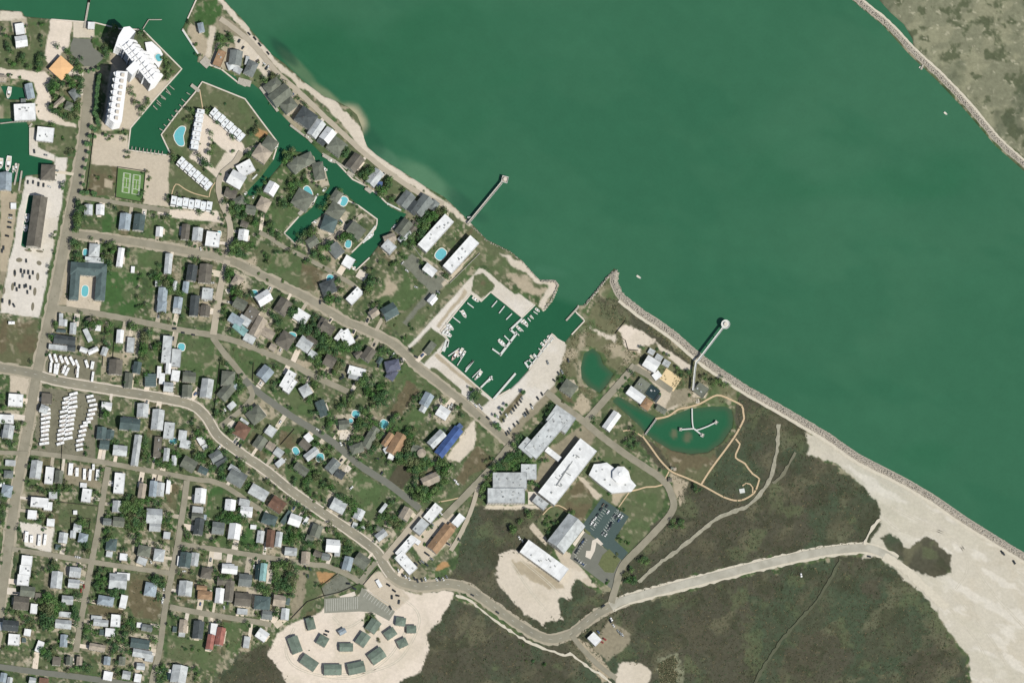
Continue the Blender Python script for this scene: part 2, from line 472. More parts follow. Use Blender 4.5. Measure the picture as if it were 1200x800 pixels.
TD='''60.0 711.7 7.7
56.7 718.3 7.7
481.7 538.3 7.7
488.3 540.0 7.7
435.0 331.7 7.3
403.3 278.3 7.3
58.3 705.0 7.3
58.3 725.0 7.3
478.3 533.3 7.3
495.0 543.3 7.3
170.0 406.7 6.7
386.7 351.7 6.7
273.3 290.0 6.7
56.7 698.3 6.7
55.0 731.7 6.7
63.3 705.0 6.7
65.0 711.7 6.7
53.3 721.7 6.7
476.7 526.7 6.7
490.0 548.3 6.7
151.7 593.3 6.7
156.7 596.7 6.7
169.2 395.0 6.0
124.2 485.0 6.0
280.0 343.3 6.0
340.0 366.7 6.0
278.3 286.7 6.0
91.7 255.0 6.0
405.0 181.7 6.0
510.0 253.3 6.0
503.3 256.7 6.0
493.3 273.3 6.0
60.0 735.0 6.0
478.3 518.3 6.0
480.0 541.7 6.0
521.7 550.0 6.0
523.3 556.7 6.0
495.0 580.0 6.0
273.3 606.7 6.0
385.0 400.0 6.0
240.3 188.7 5.7
337.5 183.7 5.7
134.0 33.5 5.7
157.5 384.2 5.7
431.7 336.7 5.7
270.0 320.0 5.7
363.3 386.7 5.7
371.7 390.0 5.7
271.7 296.7 5.7
280.0 293.3 5.7
278.3 245.0 5.7
93.3 260.0 5.7
91.7 288.3 5.7
195.0 331.7 5.7
430.0 201.7 5.7
428.3 206.7 5.7
448.3 223.3 5.7
515.0 248.3 5.7
498.3 265.0 5.7
411.7 276.7 5.7
51.7 711.7 5.7
481.7 511.7 5.7
486.7 515.0 5.7
486.7 551.7 5.7
498.3 548.3 5.7
520.0 543.3 5.7
490.0 573.3 5.7
268.3 603.3 5.7
278.3 608.3 5.7
371.7 560.0 5.7
333.3 661.7 5.7
601.7 620.0 5.7
378.3 396.7 5.7
390.0 403.3 5.7
396.7 405.0 5.7
423.3 446.7 5.7
441.7 466.7 5.7
446.7 463.3 5.7
146.7 590.0 5.7
161.7 600.0 5.7
155.0 605.0 5.7
160.0 610.0 5.7
62.0 107.2 5.4
271.7 238.3 5.3
128.3 308.3 5.3
498.3 575.0 5.3
338.3 685.0 5.3
46.9 75.4 5.0
83.8 98.8 5.0
67.0 100.5 5.0
92.1 237.3 5.0
93.8 244.0 5.0
165.0 414.2 5.0
170.8 418.3 5.0
107.5 380.0 5.0
408.3 276.7 5.0
368.3 296.7 5.0
375.8 291.7 5.0
385.0 290.0 5.0
431.7 316.7 5.0
473.3 285.0 5.0
273.3 341.7 5.0
276.7 336.7 5.0
321.7 371.7 5.0
326.7 376.7 5.0
346.7 365.0 5.0
355.0 383.3 5.0
371.7 420.0 5.0
283.3 285.0 5.0
284.2 243.3 5.0
333.3 240.0 5.0
386.7 285.0 5.0
90.8 265.8 5.0
86.7 283.3 5.0
126.7 301.7 5.0
110.0 380.0 5.0
455.0 213.3 5.0
456.7 216.7 5.0
446.7 226.7 5.0
365.0 273.3 5.0
50.0 728.3 5.0
88.3 718.3 5.0
90.0 725.0 5.0
136.7 691.7 5.0
158.3 615.0 5.0
515.0 540.0 5.0
521.7 561.7 5.0
491.7 583.3 5.0
506.7 575.0 5.0
411.7 590.0 5.0
280.0 603.3 5.0
311.7 693.3 5.0
326.7 663.3 5.0
340.0 665.0 5.0
331.7 686.7 5.0
190.0 685.0 5.0
183.3 680.0 5.0
50.0 760.3 5.0
55.0 765.3 5.0
150.0 737.0 5.0
280.0 446.7 5.0
368.3 450.0 5.0
246.7 518.3 5.0
381.7 406.7 5.0
401.7 408.3 5.0
393.3 413.3 5.0
396.7 428.3 5.0
391.7 436.7 5.0
426.7 441.7 5.0
418.3 450.0 5.0
431.7 456.7 5.0
436.7 461.7 5.0
451.7 460.0 5.0
148.3 598.3 5.0
334.1 188.7 4.7
95.5 83.8 4.7
94.6 92.1 4.7
95.5 100.5 4.7
80.4 92.1 4.7
73.7 98.8 4.7
60.3 98.8 4.7
90.5 125.6 4.7
275.0 350.0 4.7
185.0 325.0 4.7
298.3 261.7 4.7
90.8 298.3 4.7
128.3 288.3 4.7
183.3 676.7 4.7
476.7 508.3 4.7
505.0 543.3 4.7
500.0 538.3 4.7
503.3 580.0 4.7
261.7 560.0 4.7
283.3 610.0 4.7
343.3 628.3 4.7
341.7 680.0 4.7
323.3 718.3 4.7
146.7 742.0 4.7
378.3 411.7 4.7
450.0 470.0 4.7
443.3 473.3 4.7
428.3 483.3 4.7
421.7 493.3 4.7
426.7 496.7 4.7
460.0 491.7 4.7
191.7 545.0 4.7
247.0 178.6 4.4
298.9 155.2 4.4
292.2 180.3 4.4
304.0 223.9 4.4
342.5 217.2 4.4
320.7 88.8 4.4
10.1 57.0 4.4
15.9 75.4 4.4
26.8 67.0 4.4
46.9 68.7 4.4
45.2 82.1 4.4
92.1 78.7 4.4
93.8 108.9 4.4
65.3 113.9 4.4
62.8 130.7 4.4
165.8 127.3 4.4
60.3 125.0 4.4
65.3 130.1 4.4
77.1 136.8 4.4
83.8 138.4 4.4
90.5 250.7 4.4
120.8 478.3 4.3
4.2 494.2 4.3
385.0 343.3 4.3
400.0 340.0 4.3
396.7 328.3 4.3
415.0 281.7 4.3
496.7 260.0 4.3
450.0 365.0 4.3
351.7 390.0 4.3
368.3 380.0 4.3
201.7 328.3 4.3
186.7 333.3 4.3
376.7 406.7 4.3
293.3 256.7 4.3
300.0 258.3 4.3
286.7 251.7 4.3
283.3 296.7 4.3
315.0 265.0 4.3
268.3 315.0 4.3
266.7 321.7 4.3
131.7 295.0 4.3
196.7 338.3 4.3
190.0 366.7 4.3
406.7 175.0 4.3
435.0 198.3 4.3
496.7 256.7 4.3
358.3 211.7 4.3
63.3 658.3 4.3
66.7 663.3 4.3
65.0 721.7 4.3
86.7 713.3 4.3
100.0 638.3 4.3
102.5 645.0 4.3
116.7 683.3 4.3
121.7 676.7 4.3
130.0 693.3 4.3
143.3 693.3 4.3
161.7 631.7 4.3
156.7 621.7 4.3
166.7 618.3 4.3
126.7 631.7 4.3
155.0 615.0 4.3
386.7 495.0 4.3
420.0 500.0 4.3
428.3 495.0 4.3
443.3 511.7 4.3
440.0 518.3 4.3
438.3 525.0 4.3
520.0 566.7 4.3
526.7 546.7 4.3
513.3 548.3 4.3
486.7 568.3 4.3
501.7 583.3 4.3
496.7 586.7 4.3
385.0 565.0 4.3
388.3 570.0 4.3
408.3 585.0 4.3
415.0 588.3 4.3
258.3 551.7 4.3
263.3 600.0 4.3
330.0 660.0 4.3
266.7 675.0 4.3
306.7 691.7 4.3
345.0 661.7 4.3
325.0 685.0 4.3
343.3 631.7 4.3
10.0 733.7 4.3
61.7 762.0 4.3
138.3 747.0 4.3
135.0 755.3 4.3
145.0 735.3 4.3
155.0 733.7 4.3
148.3 757.0 4.3
143.3 762.0 4.3
150.0 728.7 4.3
188.3 787.0 4.3
185.0 792.0 4.3
90.0 782.0 4.3
553.3 463.3 4.3
583.3 543.3 4.3
606.7 531.7 4.3
610.0 536.7 4.3
598.3 536.7 4.3
593.3 540.0 4.3
600.0 543.3 4.3
566.7 570.0 4.3
623.3 565.0 4.3
620.0 603.3 4.3
738.3 516.7 4.3
283.3 453.3 4.3
281.7 460.0 4.3
321.7 450.0 4.3
373.3 423.3 4.3
271.7 503.3 4.3
253.3 482.5 4.3
225.0 523.3 4.3
238.3 510.0 4.3
250.0 523.3 4.3
230.0 535.0 4.3
260.0 548.3 4.3
190.0 546.7 4.3
406.7 410.0 4.3
385.0 440.0 4.3
416.7 408.3 4.3
426.7 451.7 4.3
453.3 453.3 4.3
435.0 450.0 4.3
410.0 473.3 4.3
401.7 476.7 4.3
423.3 478.3 4.3
368.3 465.0 4.3
385.0 485.0 4.3
10.0 518.3 4.3
152.5 502.5 4.3
170.0 516.7 4.3
171.7 523.3 4.3
196.7 546.7 4.3
165.0 593.3 4.3
148.3 606.7 4.3
150.0 615.0 4.3
168.3 613.3 4.3
160.0 618.3 4.3
48.3 603.3 4.3
225.2 130.1 4.0
243.7 130.1 4.0
247.0 157.7 4.0
241.1 193.7 4.0
205.1 185.3 4.0
349.2 215.5 4.0
347.5 223.9 4.0
287.2 235.6 4.0
273.8 244.0 4.0
270.5 247.3 4.0
257.1 43.6 4.0
333.3 98.8 4.0
335.8 103.9 4.0
310.7 95.5 4.0
67.0 53.6 4.0
90.5 72.0 4.0
91.3 117.3 4.0
88.8 132.3 4.0
124.0 58.6 4.0
124.8 65.3 4.0
165.0 40.2 4.0
194.3 72.0 4.0
196.0 80.4 4.0
174.2 120.6 4.0
70.4 135.1 4.0
61.7 395.0 4.0
21.7 497.5 4.0
443.3 330.0 4.0
376.7 301.7 4.0
372.5 283.3 4.0
483.3 286.7 4.0
480.0 278.3 4.0
501.7 265.0 4.0
483.3 283.3 4.0
270.0 388.3 4.0
198.3 325.0 4.0
207.5 341.7 4.0
330.0 235.0 4.0
338.3 241.7 4.0
340.0 295.0 4.0
350.0 290.0 4.0
351.7 283.3 4.0
366.7 278.3 4.0
88.3 270.0 4.0
85.0 290.0 4.0
93.3 305.0 4.0
128.3 314.2 4.0
193.3 256.7 4.0
90.0 374.2 4.0
130.0 380.0 4.0
155.0 380.0 4.0
402.5 178.3 4.0
443.3 221.7 4.0
385.0 236.7 4.0
381.7 243.3 4.0
343.3 176.7 4.0
356.7 278.3 4.0
88.3 731.7 4.0
91.7 701.7 4.0
113.3 686.7 4.0
133.3 696.7 4.0
186.7 681.7 4.0
186.7 700.0 4.0
131.7 630.0 4.0
20.0 718.3 4.0
35.0 725.0 4.0
8.3 728.3 4.0
413.3 526.7 4.0
423.3 505.0 4.0
433.3 500.0 4.0
433.3 530.0 4.0
426.7 535.0 4.0
510.0 571.7 4.0
373.3 555.0 4.0
391.7 575.0 4.0
403.3 583.3 4.0
413.3 595.0 4.0
450.0 606.7 4.0
456.7 610.0 4.0
381.7 528.3 4.0
238.3 540.0 4.0
233.3 533.3 4.0
263.3 546.7 4.0
260.0 605.0 4.0
261.7 610.0 4.0
251.7 633.3 4.0
338.3 623.3 4.0
346.7 633.3 4.0
346.7 561.7 4.0
363.3 561.7 4.0
338.3 660.0 4.0
181.7 588.3 4.0
215.0 643.3 4.0
253.3 671.7 4.0
260.0 675.0 4.0
263.3 680.0 4.0
321.7 660.0 4.0
346.7 668.3 4.0
325.0 671.7 4.0
344.2 690.0 4.0
340.0 691.7 4.0
325.0 713.3 4.0
410.0 640.0 4.0
455.0 605.0 4.0
16.7 732.0 4.0
58.3 770.3 4.0
51.7 767.0 4.0
108.3 738.7 4.0
133.3 762.0 4.0
145.0 750.3 4.0
145.0 720.3 4.0
138.3 792.0 4.0
96.7 782.0 4.0
558.3 465.0 4.0
560.8 460.8 4.0
642.5 484.2 4.0
595.0 538.3 4.0
590.0 540.0 4.0
603.3 540.0 4.0
601.7 520.0 4.0
603.3 533.3 4.0
608.3 528.3 4.0
590.0 543.3 4.0
583.3 546.7 4.0
586.7 548.3 4.0
593.3 547.5 4.0
606.7 540.0 4.0
576.7 556.7 4.0
573.3 561.7 4.0
564.2 575.0 4.0
671.7 600.8 4.0
751.7 656.7 4.0
846.7 450.0 4.0
746.7 520.0 4.0
353.3 446.7 4.0
365.0 423.3 4.0
371.7 483.3 4.0
293.3 478.3 4.0
231.7 506.7 4.0
230.0 526.7 4.0
236.7 533.3 4.0
208.3 533.3 4.0
263.3 530.0 4.0
250.0 548.3 4.0
371.7 520.0 4.0
376.7 523.3 4.0
185.0 541.7 4.0
375.0 538.3 4.0
395.0 421.7 4.0
370.0 418.3 4.0
448.3 410.0 4.0
416.7 460.0 4.0
403.3 471.7 4.0
396.7 478.3 4.0
416.7 498.3 4.0
433.3 491.7 4.0
456.7 498.3 4.0
520.0 470.0 4.0
363.3 470.0 4.0
16.7 520.0 4.0
138.3 517.5 4.0
170.0 530.0 4.0
186.7 543.3 4.0
193.3 616.7 4.0
98.3 610.0 4.0
293.9 156.9 3.7
337.5 223.9 3.7
329.1 237.3 3.7
210.2 244.0 3.7
262.1 48.6 3.7
258.7 53.6 3.7
72.0 107.2 3.7
82.1 177.8 3.7
123.3 401.7 3.7
101.7 378.3 3.7
170.8 438.3 3.7
3.3 463.3 3.7
498.3 315.0 3.7
501.7 320.0 3.7
521.7 323.3 3.7
445.0 360.0 3.7
190.0 331.7 3.7
363.3 418.3 3.7
295.0 286.7 3.7
317.5 275.0 3.7
326.7 275.0 3.7
355.0 276.7 3.7
381.7 291.7 3.7
273.3 248.3 3.7
65.8 378.3 3.7
399.2 261.7 3.7
348.3 213.3 3.7
343.3 220.0 3.7
61.7 663.3 3.7
113.3 676.7 3.7
120.0 691.7 3.7
123.3 683.3 3.7
153.3 730.0 3.7
163.3 626.7 3.7
155.0 628.3 3.7
15.0 716.7 3.7
25.0 720.0 3.7
38.3 728.3 3.7
13.3 728.3 3.7
415.0 506.7 3.7
440.0 496.7 3.7
436.7 505.0 3.7
413.3 531.7 3.7
416.7 515.0 3.7
423.3 513.3 3.7
463.3 503.3 3.7
516.7 570.0 3.7
380.0 566.7 3.7
395.0 580.0 3.7
398.3 583.3 3.7
418.3 593.3 3.7
458.3 586.7 3.7
463.3 613.3 3.7
425.0 613.3 3.7
386.7 533.3 3.7
346.7 546.7 3.7
350.0 590.0 3.7
228.3 531.7 3.7
271.7 611.7 3.7
360.0 636.7 3.7
371.7 636.7 3.7
343.3 588.3 3.7
200.0 616.7 3.7
195.0 615.0 3.7
258.3 680.0 3.7
323.3 678.3 3.7
330.0 691.7 3.7
341.7 696.7 3.7
188.3 680.0 3.7
346.7 628.3 3.7
350.0 631.7 3.7
23.3 735.3 3.7
103.3 738.7 3.7
113.3 743.7 3.7
101.7 747.0 3.7
136.7 740.3 3.7
156.7 740.3 3.7
150.0 763.7 3.7
146.7 727.0 3.7
181.7 748.7 3.7
183.3 783.7 3.7
191.7 783.7 3.7
190.0 797.0 3.7
191.7 780.3 3.7
645.0 478.3 3.7
606.7 516.7 3.7
578.3 546.7 3.7
600.0 533.3 3.7
613.3 538.3 3.7
596.7 543.3 3.7
578.3 545.0 3.7
606.7 546.7 3.7
611.7 538.3 3.7
616.7 533.3 3.7
621.7 538.3 3.7
570.0 566.7 3.7
565.8 581.7 3.7
628.3 566.7 3.7
788.3 610.0 3.7
735.0 673.3 3.7
801.7 438.3 3.7
806.7 436.7 3.7
835.0 446.7 3.7
840.0 448.3 3.7
228.3 500.0 3.7
226.7 513.3 3.7
285.0 540.0 3.7
335.0 535.0 3.7
445.0 413.3 3.7
413.3 465.0 3.7
431.7 480.0 3.7
440.0 495.0 3.7
463.3 486.7 3.7
365.0 445.0 3.7
388.3 490.0 3.7
26.7 496.7 3.7
80.0 571.7 3.7
133.3 515.0 3.7
168.3 538.3 3.7
171.7 585.0 3.7
150.0 583.3 3.7
196.7 610.0 3.7
63.3 576.7 3.7
45.0 610.0 3.7
5.0 603.3 3.7
223.6 138.4 3.4
272.1 158.5 3.4
270.5 222.2 3.4
263.8 235.6 3.4
342.5 180.3 3.4
310.7 213.8 3.4
340.8 232.2 3.4
355.9 207.1 3.4
262.1 237.3 3.4
270.5 41.9 3.4
272.1 46.9 3.4
325.7 91.3 3.4
5.0 36.0 3.4
6.7 41.9 3.4
8.4 51.9 3.4
21.8 75.4 3.4
28.5 72.0 3.4
35.2 77.9 3.4
78.7 62.0 3.4
83.8 68.7 3.4
72.0 124.0 3.4
58.6 105.5 3.4
125.6 51.9 3.4
129.0 58.6 3.4
197.7 88.8 3.4
154.1 110.6 3.4
157.5 118.9 3.4
169.2 124.0 3.4
62.0 146.8 3.4
92.1 126.7 3.4
91.3 138.4 3.4
73.7 217.2 3.4
165.8 228.9 3.4
196.0 235.6 3.4
160.0 445.0 3.3
4.2 476.7 3.3
190.0 411.7 3.3
185.8 408.3 3.3
430.0 343.3 3.3
490.0 278.3 3.3
362.5 305.0 3.3
433.3 318.3 3.3
385.0 305.0 3.3
310.0 365.0 3.3
263.3 358.3 3.3
201.7 341.7 3.3
186.7 310.0 3.3
260.8 423.3 3.3
318.3 268.3 3.3
320.0 261.7 3.3
365.0 298.3 3.3
315.0 306.7 3.3
360.0 305.0 3.3
234.2 250.0 3.3
296.7 346.7 3.3
368.3 268.3 3.3
278.3 254.2 3.3
123.3 305.0 3.3
133.3 285.0 3.3
183.3 255.0 3.3
176.7 323.3 3.3
165.0 360.0 3.3
458.3 235.0 3.3
351.7 216.7 3.3
343.3 228.3 3.3
453.3 220.0 3.3
21.7 620.0 3.3
53.3 666.7 3.3
40.0 676.7 3.3
93.3 696.7 3.3
93.3 620.0 3.3
96.7 615.0 3.3
118.3 668.3 3.3
106.7 703.3 3.3
180.0 678.3 3.3
160.0 638.3 3.3
123.3 621.7 3.3
185.0 640.0 3.3
191.7 638.3 3.3
30.0 726.7 3.3
101.7 733.3 3.3
180.0 735.0 3.3
393.3 495.0 3.3
383.3 503.3 3.3
411.7 521.7 3.3
411.7 516.7 3.3
446.7 506.7 3.3
460.0 508.3 3.3
358.3 563.3 3.3
456.7 591.7 3.3
446.7 603.3 3.3
455.0 615.0 3.3
468.3 615.0 3.3
443.3 610.0 3.3
431.7 618.3 3.3
390.0 526.7 3.3
366.7 546.7 3.3
386.7 613.3 3.3
245.0 540.0 3.3
246.7 546.7 3.3
250.0 551.7 3.3
281.7 545.0 3.3
285.0 548.3 3.3
290.0 563.3 3.3
286.7 570.0 3.3
318.3 568.3 3.3
288.3 611.7 3.3
241.7 613.3 3.3
256.7 630.0 3.3
270.0 636.7 3.3
286.7 630.0 3.3
336.7 633.3 3.3
355.0 626.7 3.3
365.0 636.7 3.3
376.7 630.0 3.3
348.3 591.7 3.3
353.3 595.0 3.3
196.7 601.7 3.3
218.3 623.3 3.3
370.0 555.0 3.3
318.3 615.0 3.3
251.7 666.7 3.3
270.0 680.0 3.3
316.7 691.7 3.3
335.0 691.7 3.3
345.0 683.3 3.3
346.7 675.0 3.3
335.0 700.0 3.3
290.0 728.3 3.3
405.0 641.7 3.3
460.0 605.0 3.3
463.3 610.0 3.3
468.3 613.3 3.3
465.0 618.3 3.3
5.0 737.0 3.3
63.3 760.3 3.3
83.3 747.0 3.3
83.3 757.0 3.3
136.7 765.3 3.3
155.0 728.7 3.3
178.3 752.0 3.3
138.3 783.7 3.3
136.7 777.0 3.3
193.3 790.3 3.3
101.7 785.3 3.3
83.3 783.7 3.3
106.7 782.0 3.3
193.3 793.7 3.3
231.7 790.3 3.3
556.7 459.2 3.3
579.2 497.5 3.3
610.0 511.7 3.3
603.3 523.3 3.3
618.3 540.0 3.3
576.7 548.3 3.3
571.7 568.3 3.3
620.0 565.0 3.3
623.3 600.0 3.3
600.0 616.7 3.3
791.7 616.7 3.3
796.7 613.3 3.3
740.0 668.3 3.3
736.7 680.0 3.3
755.0 653.3 3.3
756.7 660.0 3.3
736.7 677.0 3.3
741.7 683.7 3.3
796.7 435.0 3.3
810.0 440.0 3.3
823.3 441.7 3.3
853.3 451.7 3.3
740.0 523.3 3.3
276.7 441.7 3.3
315.0 430.0 3.3
321.7 456.7 3.3
373.3 443.3 3.3
378.3 430.0 3.3
295.0 500.0 3.3
303.3 501.7 3.3
286.7 478.3 3.3
228.3 491.7 3.3
243.3 526.7 3.3
206.7 518.3 3.3
265.0 536.7 3.3
283.3 548.3 3.3
345.0 548.3 3.3
368.3 521.7 3.3
215.0 551.7 3.3
361.7 541.7 3.3
378.3 436.7 3.3
375.0 418.3 3.3
420.0 405.0 3.3
440.0 418.3 3.3
430.0 463.3 3.3
491.7 463.3 3.3
510.8 478.3 3.3
536.7 476.7 3.3
541.7 486.7 3.3
555.0 460.0 3.3
556.7 468.3 3.3
408.3 501.7 3.3
21.7 505.0 3.3
11.7 523.3 3.3
78.3 565.0 3.3
120.0 550.0 3.3
116.7 561.7 3.3
136.7 521.7 3.3
173.3 540.0 3.3
198.3 540.0 3.3
166.7 586.7 3.3
156.7 583.3 3.3
68.3 575.0 3.3
58.3 575.0 3.3
53.3 576.7 3.3
51.7 606.7 3.3
64.2 590.0 3.3
3.3 593.3 3.3
3.3 613.3 3.3
93.3 613.3 3.3
3.3 580.0 3.3
113.3 576.7 3.3
200.0 561.7 3.3
253.7 142.6 3.0
288.9 182.0 3.0
310.7 163.6 3.0
374.3 218.8 3.0
233.6 247.3 3.0
257.1 57.0 3.0
198.4 77.1 3.0
48.6 48.6 3.0
170.9 43.6 3.0
113.9 120.6 3.0
81.2 181.1 3.0
101.3 168.6 3.0
96.3 225.5 3.0
144.1 163.6 3.0
126.7 391.7 3.0
146.7 448.3 3.0
493.3 307.5 3.0
462.5 310.0 3.0
436.7 358.3 3.0
263.3 375.0 3.0
260.0 366.7 3.0
215.0 343.3 3.0
213.3 370.0 3.0
187.5 401.7 3.0
305.0 406.7 3.0
346.7 355.0 3.0
345.0 408.3 3.0
370.0 370.0 3.0
228.3 305.0 3.0
256.7 293.3 3.0
228.3 303.3 3.0
150.8 293.3 3.0
162.5 348.3 3.0
166.7 323.3 3.0
58.3 313.3 3.0
400.0 223.3 3.0
365.0 205.0 3.0
366.7 210.0 3.0
91.7 613.3 3.0
75.0 641.7 3.0
115.0 671.7 3.0
188.3 695.0 3.0
126.7 621.7 3.0
146.7 643.3 3.0
6.7 715.0 3.0
126.7 721.7 3.0
421.7 538.3 3.0
466.7 506.7 3.0
513.3 575.0 3.0
455.0 541.7 3.0
360.0 568.3 3.0
461.7 606.7 3.0
440.0 618.3 3.0
355.0 596.7 3.0
266.7 558.3 3.0
311.7 563.3 3.0
243.3 618.3 3.0
278.3 638.3 3.0
295.0 640.0 3.0
301.7 640.0 3.0
351.7 620.0 3.0
356.7 641.7 3.0
375.0 655.0 3.0
191.7 611.7 3.0
360.0 566.7 3.0
346.7 540.0 3.0
228.3 645.0 3.0
235.0 645.0 3.0
260.0 686.7 3.0
236.7 681.7 3.0
325.0 691.7 3.0
203.3 721.7 3.0
260.0 730.0 3.0
361.7 633.3 3.0
366.7 633.3 3.0
398.3 626.7 3.0
406.7 636.7 3.0
423.3 616.7 3.0
403.3 601.7 3.0
470.0 618.3 3.0
505.0 616.7 3.0
365.0 725.0 3.0
31.7 733.7 3.0
85.0 752.0 3.0
106.7 730.3 3.0
228.3 785.3 3.0
575.0 548.3 3.0
637.5 540.0 3.0
608.3 611.7 3.0
815.0 571.7 3.0
786.7 616.7 3.0
800.0 616.7 3.0
743.3 676.7 3.0
436.7 721.2 3.0
743.3 678.7 3.0
798.3 440.0 3.0
843.3 445.0 3.0
743.3 438.3 3.0
695.0 490.0 3.0
745.0 506.7 3.0
265.0 425.0 3.0
322.5 427.5 3.0
256.7 488.3 3.0
261.7 483.3 3.0
235.0 503.3 3.0
210.0 526.7 3.0
190.0 528.3 3.0
451.7 408.3 3.0
410.0 436.7 3.0
118.3 555.0 3.0
183.3 540.0 3.0
125.0 605.0 3.0
191.7 605.0 3.0
46.7 573.3 3.0
40.0 571.7 3.0
10.0 593.3 3.0
101.7 615.0 3.0
105.0 621.7 3.0
248.7 171.9 2.7
297.3 175.3 2.7
210.2 228.9 2.7
222.7 27.6 2.7
267.1 53.6 2.7
357.6 122.3 2.7
48.6 30.2 2.7
48.6 42.7 2.7
47.7 63.7 2.7
33.5 31.8 2.7
34.3 51.9 2.7
154.1 103.9 2.7
113.9 115.6 2.7
112.2 127.3 2.7
110.6 132.3 2.7
105.5 168.6 2.7
102.2 225.5 2.7
105.5 159.4 2.7
107.2 148.5 2.7
111.4 151.8 2.7
148.2 178.6 2.7
172.5 202.1 2.7
130.7 240.6 2.7
135.7 244.0 2.7
157.5 121.7 2.7
58.3 393.3 2.7
36.7 424.2 2.7
475.0 303.3 2.7
470.0 298.3 2.7
417.5 257.5 2.7
445.0 307.5 2.7
378.3 305.0 2.7
185.0 406.7 2.7
251.7 355.0 2.7
313.3 307.5 2.7
325.0 390.0 2.7
301.7 276.7 2.7
313.3 298.3 2.7
323.3 296.7 2.7
249.2 250.8 2.7
306.7 250.0 2.7
311.7 253.3 2.7
221.7 286.7 2.7
336.7 295.0 2.7
120.8 283.3 2.7
106.7 280.0 2.7
150.0 301.7 2.7
164.2 328.3 2.7
163.3 338.3 2.7
172.5 356.7 2.7
95.0 366.7 2.7
473.3 223.3 2.7
363.3 198.3 2.7
343.3 206.7 2.7
521.7 245.0 2.7
40.0 671.7 2.7
100.0 666.7 2.7
93.3 663.3 2.7
123.3 666.7 2.7
150.0 653.3 2.7
185.0 663.3 2.7
1.7 650.0 2.7
78.3 691.7 2.7
196.7 731.7 2.7
375.0 560.0 2.7
361.7 575.0 2.7
410.0 600.0 2.7
418.3 618.3 2.7
363.3 541.7 2.7
390.0 618.3 2.7
256.7 540.0 2.7
296.7 555.0 2.7
293.3 585.0 2.7
323.3 571.7 2.7
286.7 638.3 2.7
348.3 623.3 2.7
340.0 616.7 2.7
358.3 598.3 2.7
366.7 603.3 2.7
201.7 601.7 2.7
223.3 628.3 2.7
361.7 578.3 2.7
370.0 581.7 2.7
361.7 555.0 2.7
306.7 658.3 2.7
240.0 646.7 2.7
323.3 616.7 2.7
188.3 591.7 2.7
238.3 665.0 2.7
241.7 683.3 2.7
301.7 688.3 2.7
314.2 688.3 2.7
208.3 723.3 2.7
303.3 721.7 2.7
296.7 658.3 2.7
205.0 695.0 2.7
215.0 675.0 2.7
210.0 670.0 2.7
225.0 671.7 2.7
376.7 628.3 2.7
395.0 625.0 2.7
403.3 633.3 2.7
411.7 645.0 2.7
416.7 665.0 2.7
425.0 621.7 2.7
406.7 598.3 2.7
456.7 615.0 2.7
461.7 653.3 2.7
358.3 613.3 2.7
356.7 605.0 2.7
40.0 737.0 2.7
68.3 750.3 2.7
155.0 782.0 2.7
40.0 767.0 2.7
55.0 753.7 2.7
203.3 782.0 2.7
221.7 783.7 2.7
230.0 795.3 2.7
613.3 459.2 2.7
583.3 497.5 2.7
585.0 501.7 2.7
647.5 475.0 2.7
623.3 543.3 2.7
569.2 540.8 2.7
658.3 445.0 2.7
480.8 476.7 2.7
569.2 558.3 2.7
631.7 570.0 2.7
615.0 568.3 2.7
641.7 615.0 2.7
648.3 613.3 2.7
641.7 623.3 2.7
640.0 615.0 2.7
653.3 611.7 2.7
731.7 673.7 2.7
793.3 430.0 2.7
825.8 443.3 2.7
753.3 408.3 2.7
783.3 416.7 2.7
738.3 435.0 2.7
656.7 445.0 2.7
740.0 503.3 2.7
273.3 468.3 2.7
313.3 448.3 2.7
340.8 478.3 2.7
371.7 491.7 2.7
268.3 508.3 2.7
276.7 491.7 2.7
255.0 470.0 2.7
246.7 540.0 2.7
378.3 506.7 2.7
348.3 535.0 2.7
473.3 425.0 2.7
483.3 411.7 2.7
473.3 396.7 2.7
466.7 485.0 2.7
486.7 466.7 2.7
510.0 466.7 2.7
506.7 485.0 2.7
551.7 465.0 2.7
393.3 493.3 2.7
370.0 455.0 2.7
130.0 591.7 2.7
128.3 603.3 2.7
70.0 568.3 2.7
33.3 546.7 2.7
38.3 538.3 2.7
15.0 576.7 2.7
2.5 563.3 2.7
1.7 551.7 2.7
106.7 501.7 2.7
116.7 580.0 2.7
111.7 588.3 2.7
58.3 606.7 2.7
273.8 177.0 2.3
231.9 167.7 2.3
258.7 203.8 2.3
362.6 197.1 2.3
230.3 51.9 2.3
350.0 114.7 2.3
48.6 53.6 2.3
103.9 83.8 2.3
109.7 82.1 2.3
115.6 80.4 2.3
108.9 48.6 2.3
115.6 57.0 2.3
23.5 90.5 2.3
10.1 87.9 2.3
31.0 96.3 2.3
73.7 161.0 2.3
73.7 220.5 2.3
103.9 178.6 2.3
101.3 187.8 2.3
99.7 197.1 2.3
98.0 216.3 2.3
108.9 225.5 2.3
111.4 160.2 2.3
124.0 158.5 2.3
144.1 154.3 2.3
147.4 156.9 2.3
150.8 183.7 2.3
174.2 209.6 2.3
167.5 233.9 2.3
199.3 228.9 2.3
63.3 379.2 2.3
55.0 415.0 2.3
513.3 343.3 2.3
458.3 308.3 2.3
198.3 376.7 2.3
205.0 378.3 2.3
218.3 360.0 2.3
295.0 341.7 2.3
330.8 345.0 2.3
331.7 329.2 2.3
310.0 305.0 2.3
215.0 314.2 2.3
233.3 305.0 2.3
260.8 256.7 2.3
264.2 251.7 2.3
258.3 296.7 2.3
228.3 288.3 2.3
251.7 291.7 2.3
245.0 291.7 2.3
188.3 320.0 2.3
57.5 318.3 2.3
64.2 278.3 2.3
65.8 271.7 2.3
471.7 226.7 2.3
418.3 241.7 2.3
448.3 278.3 2.3
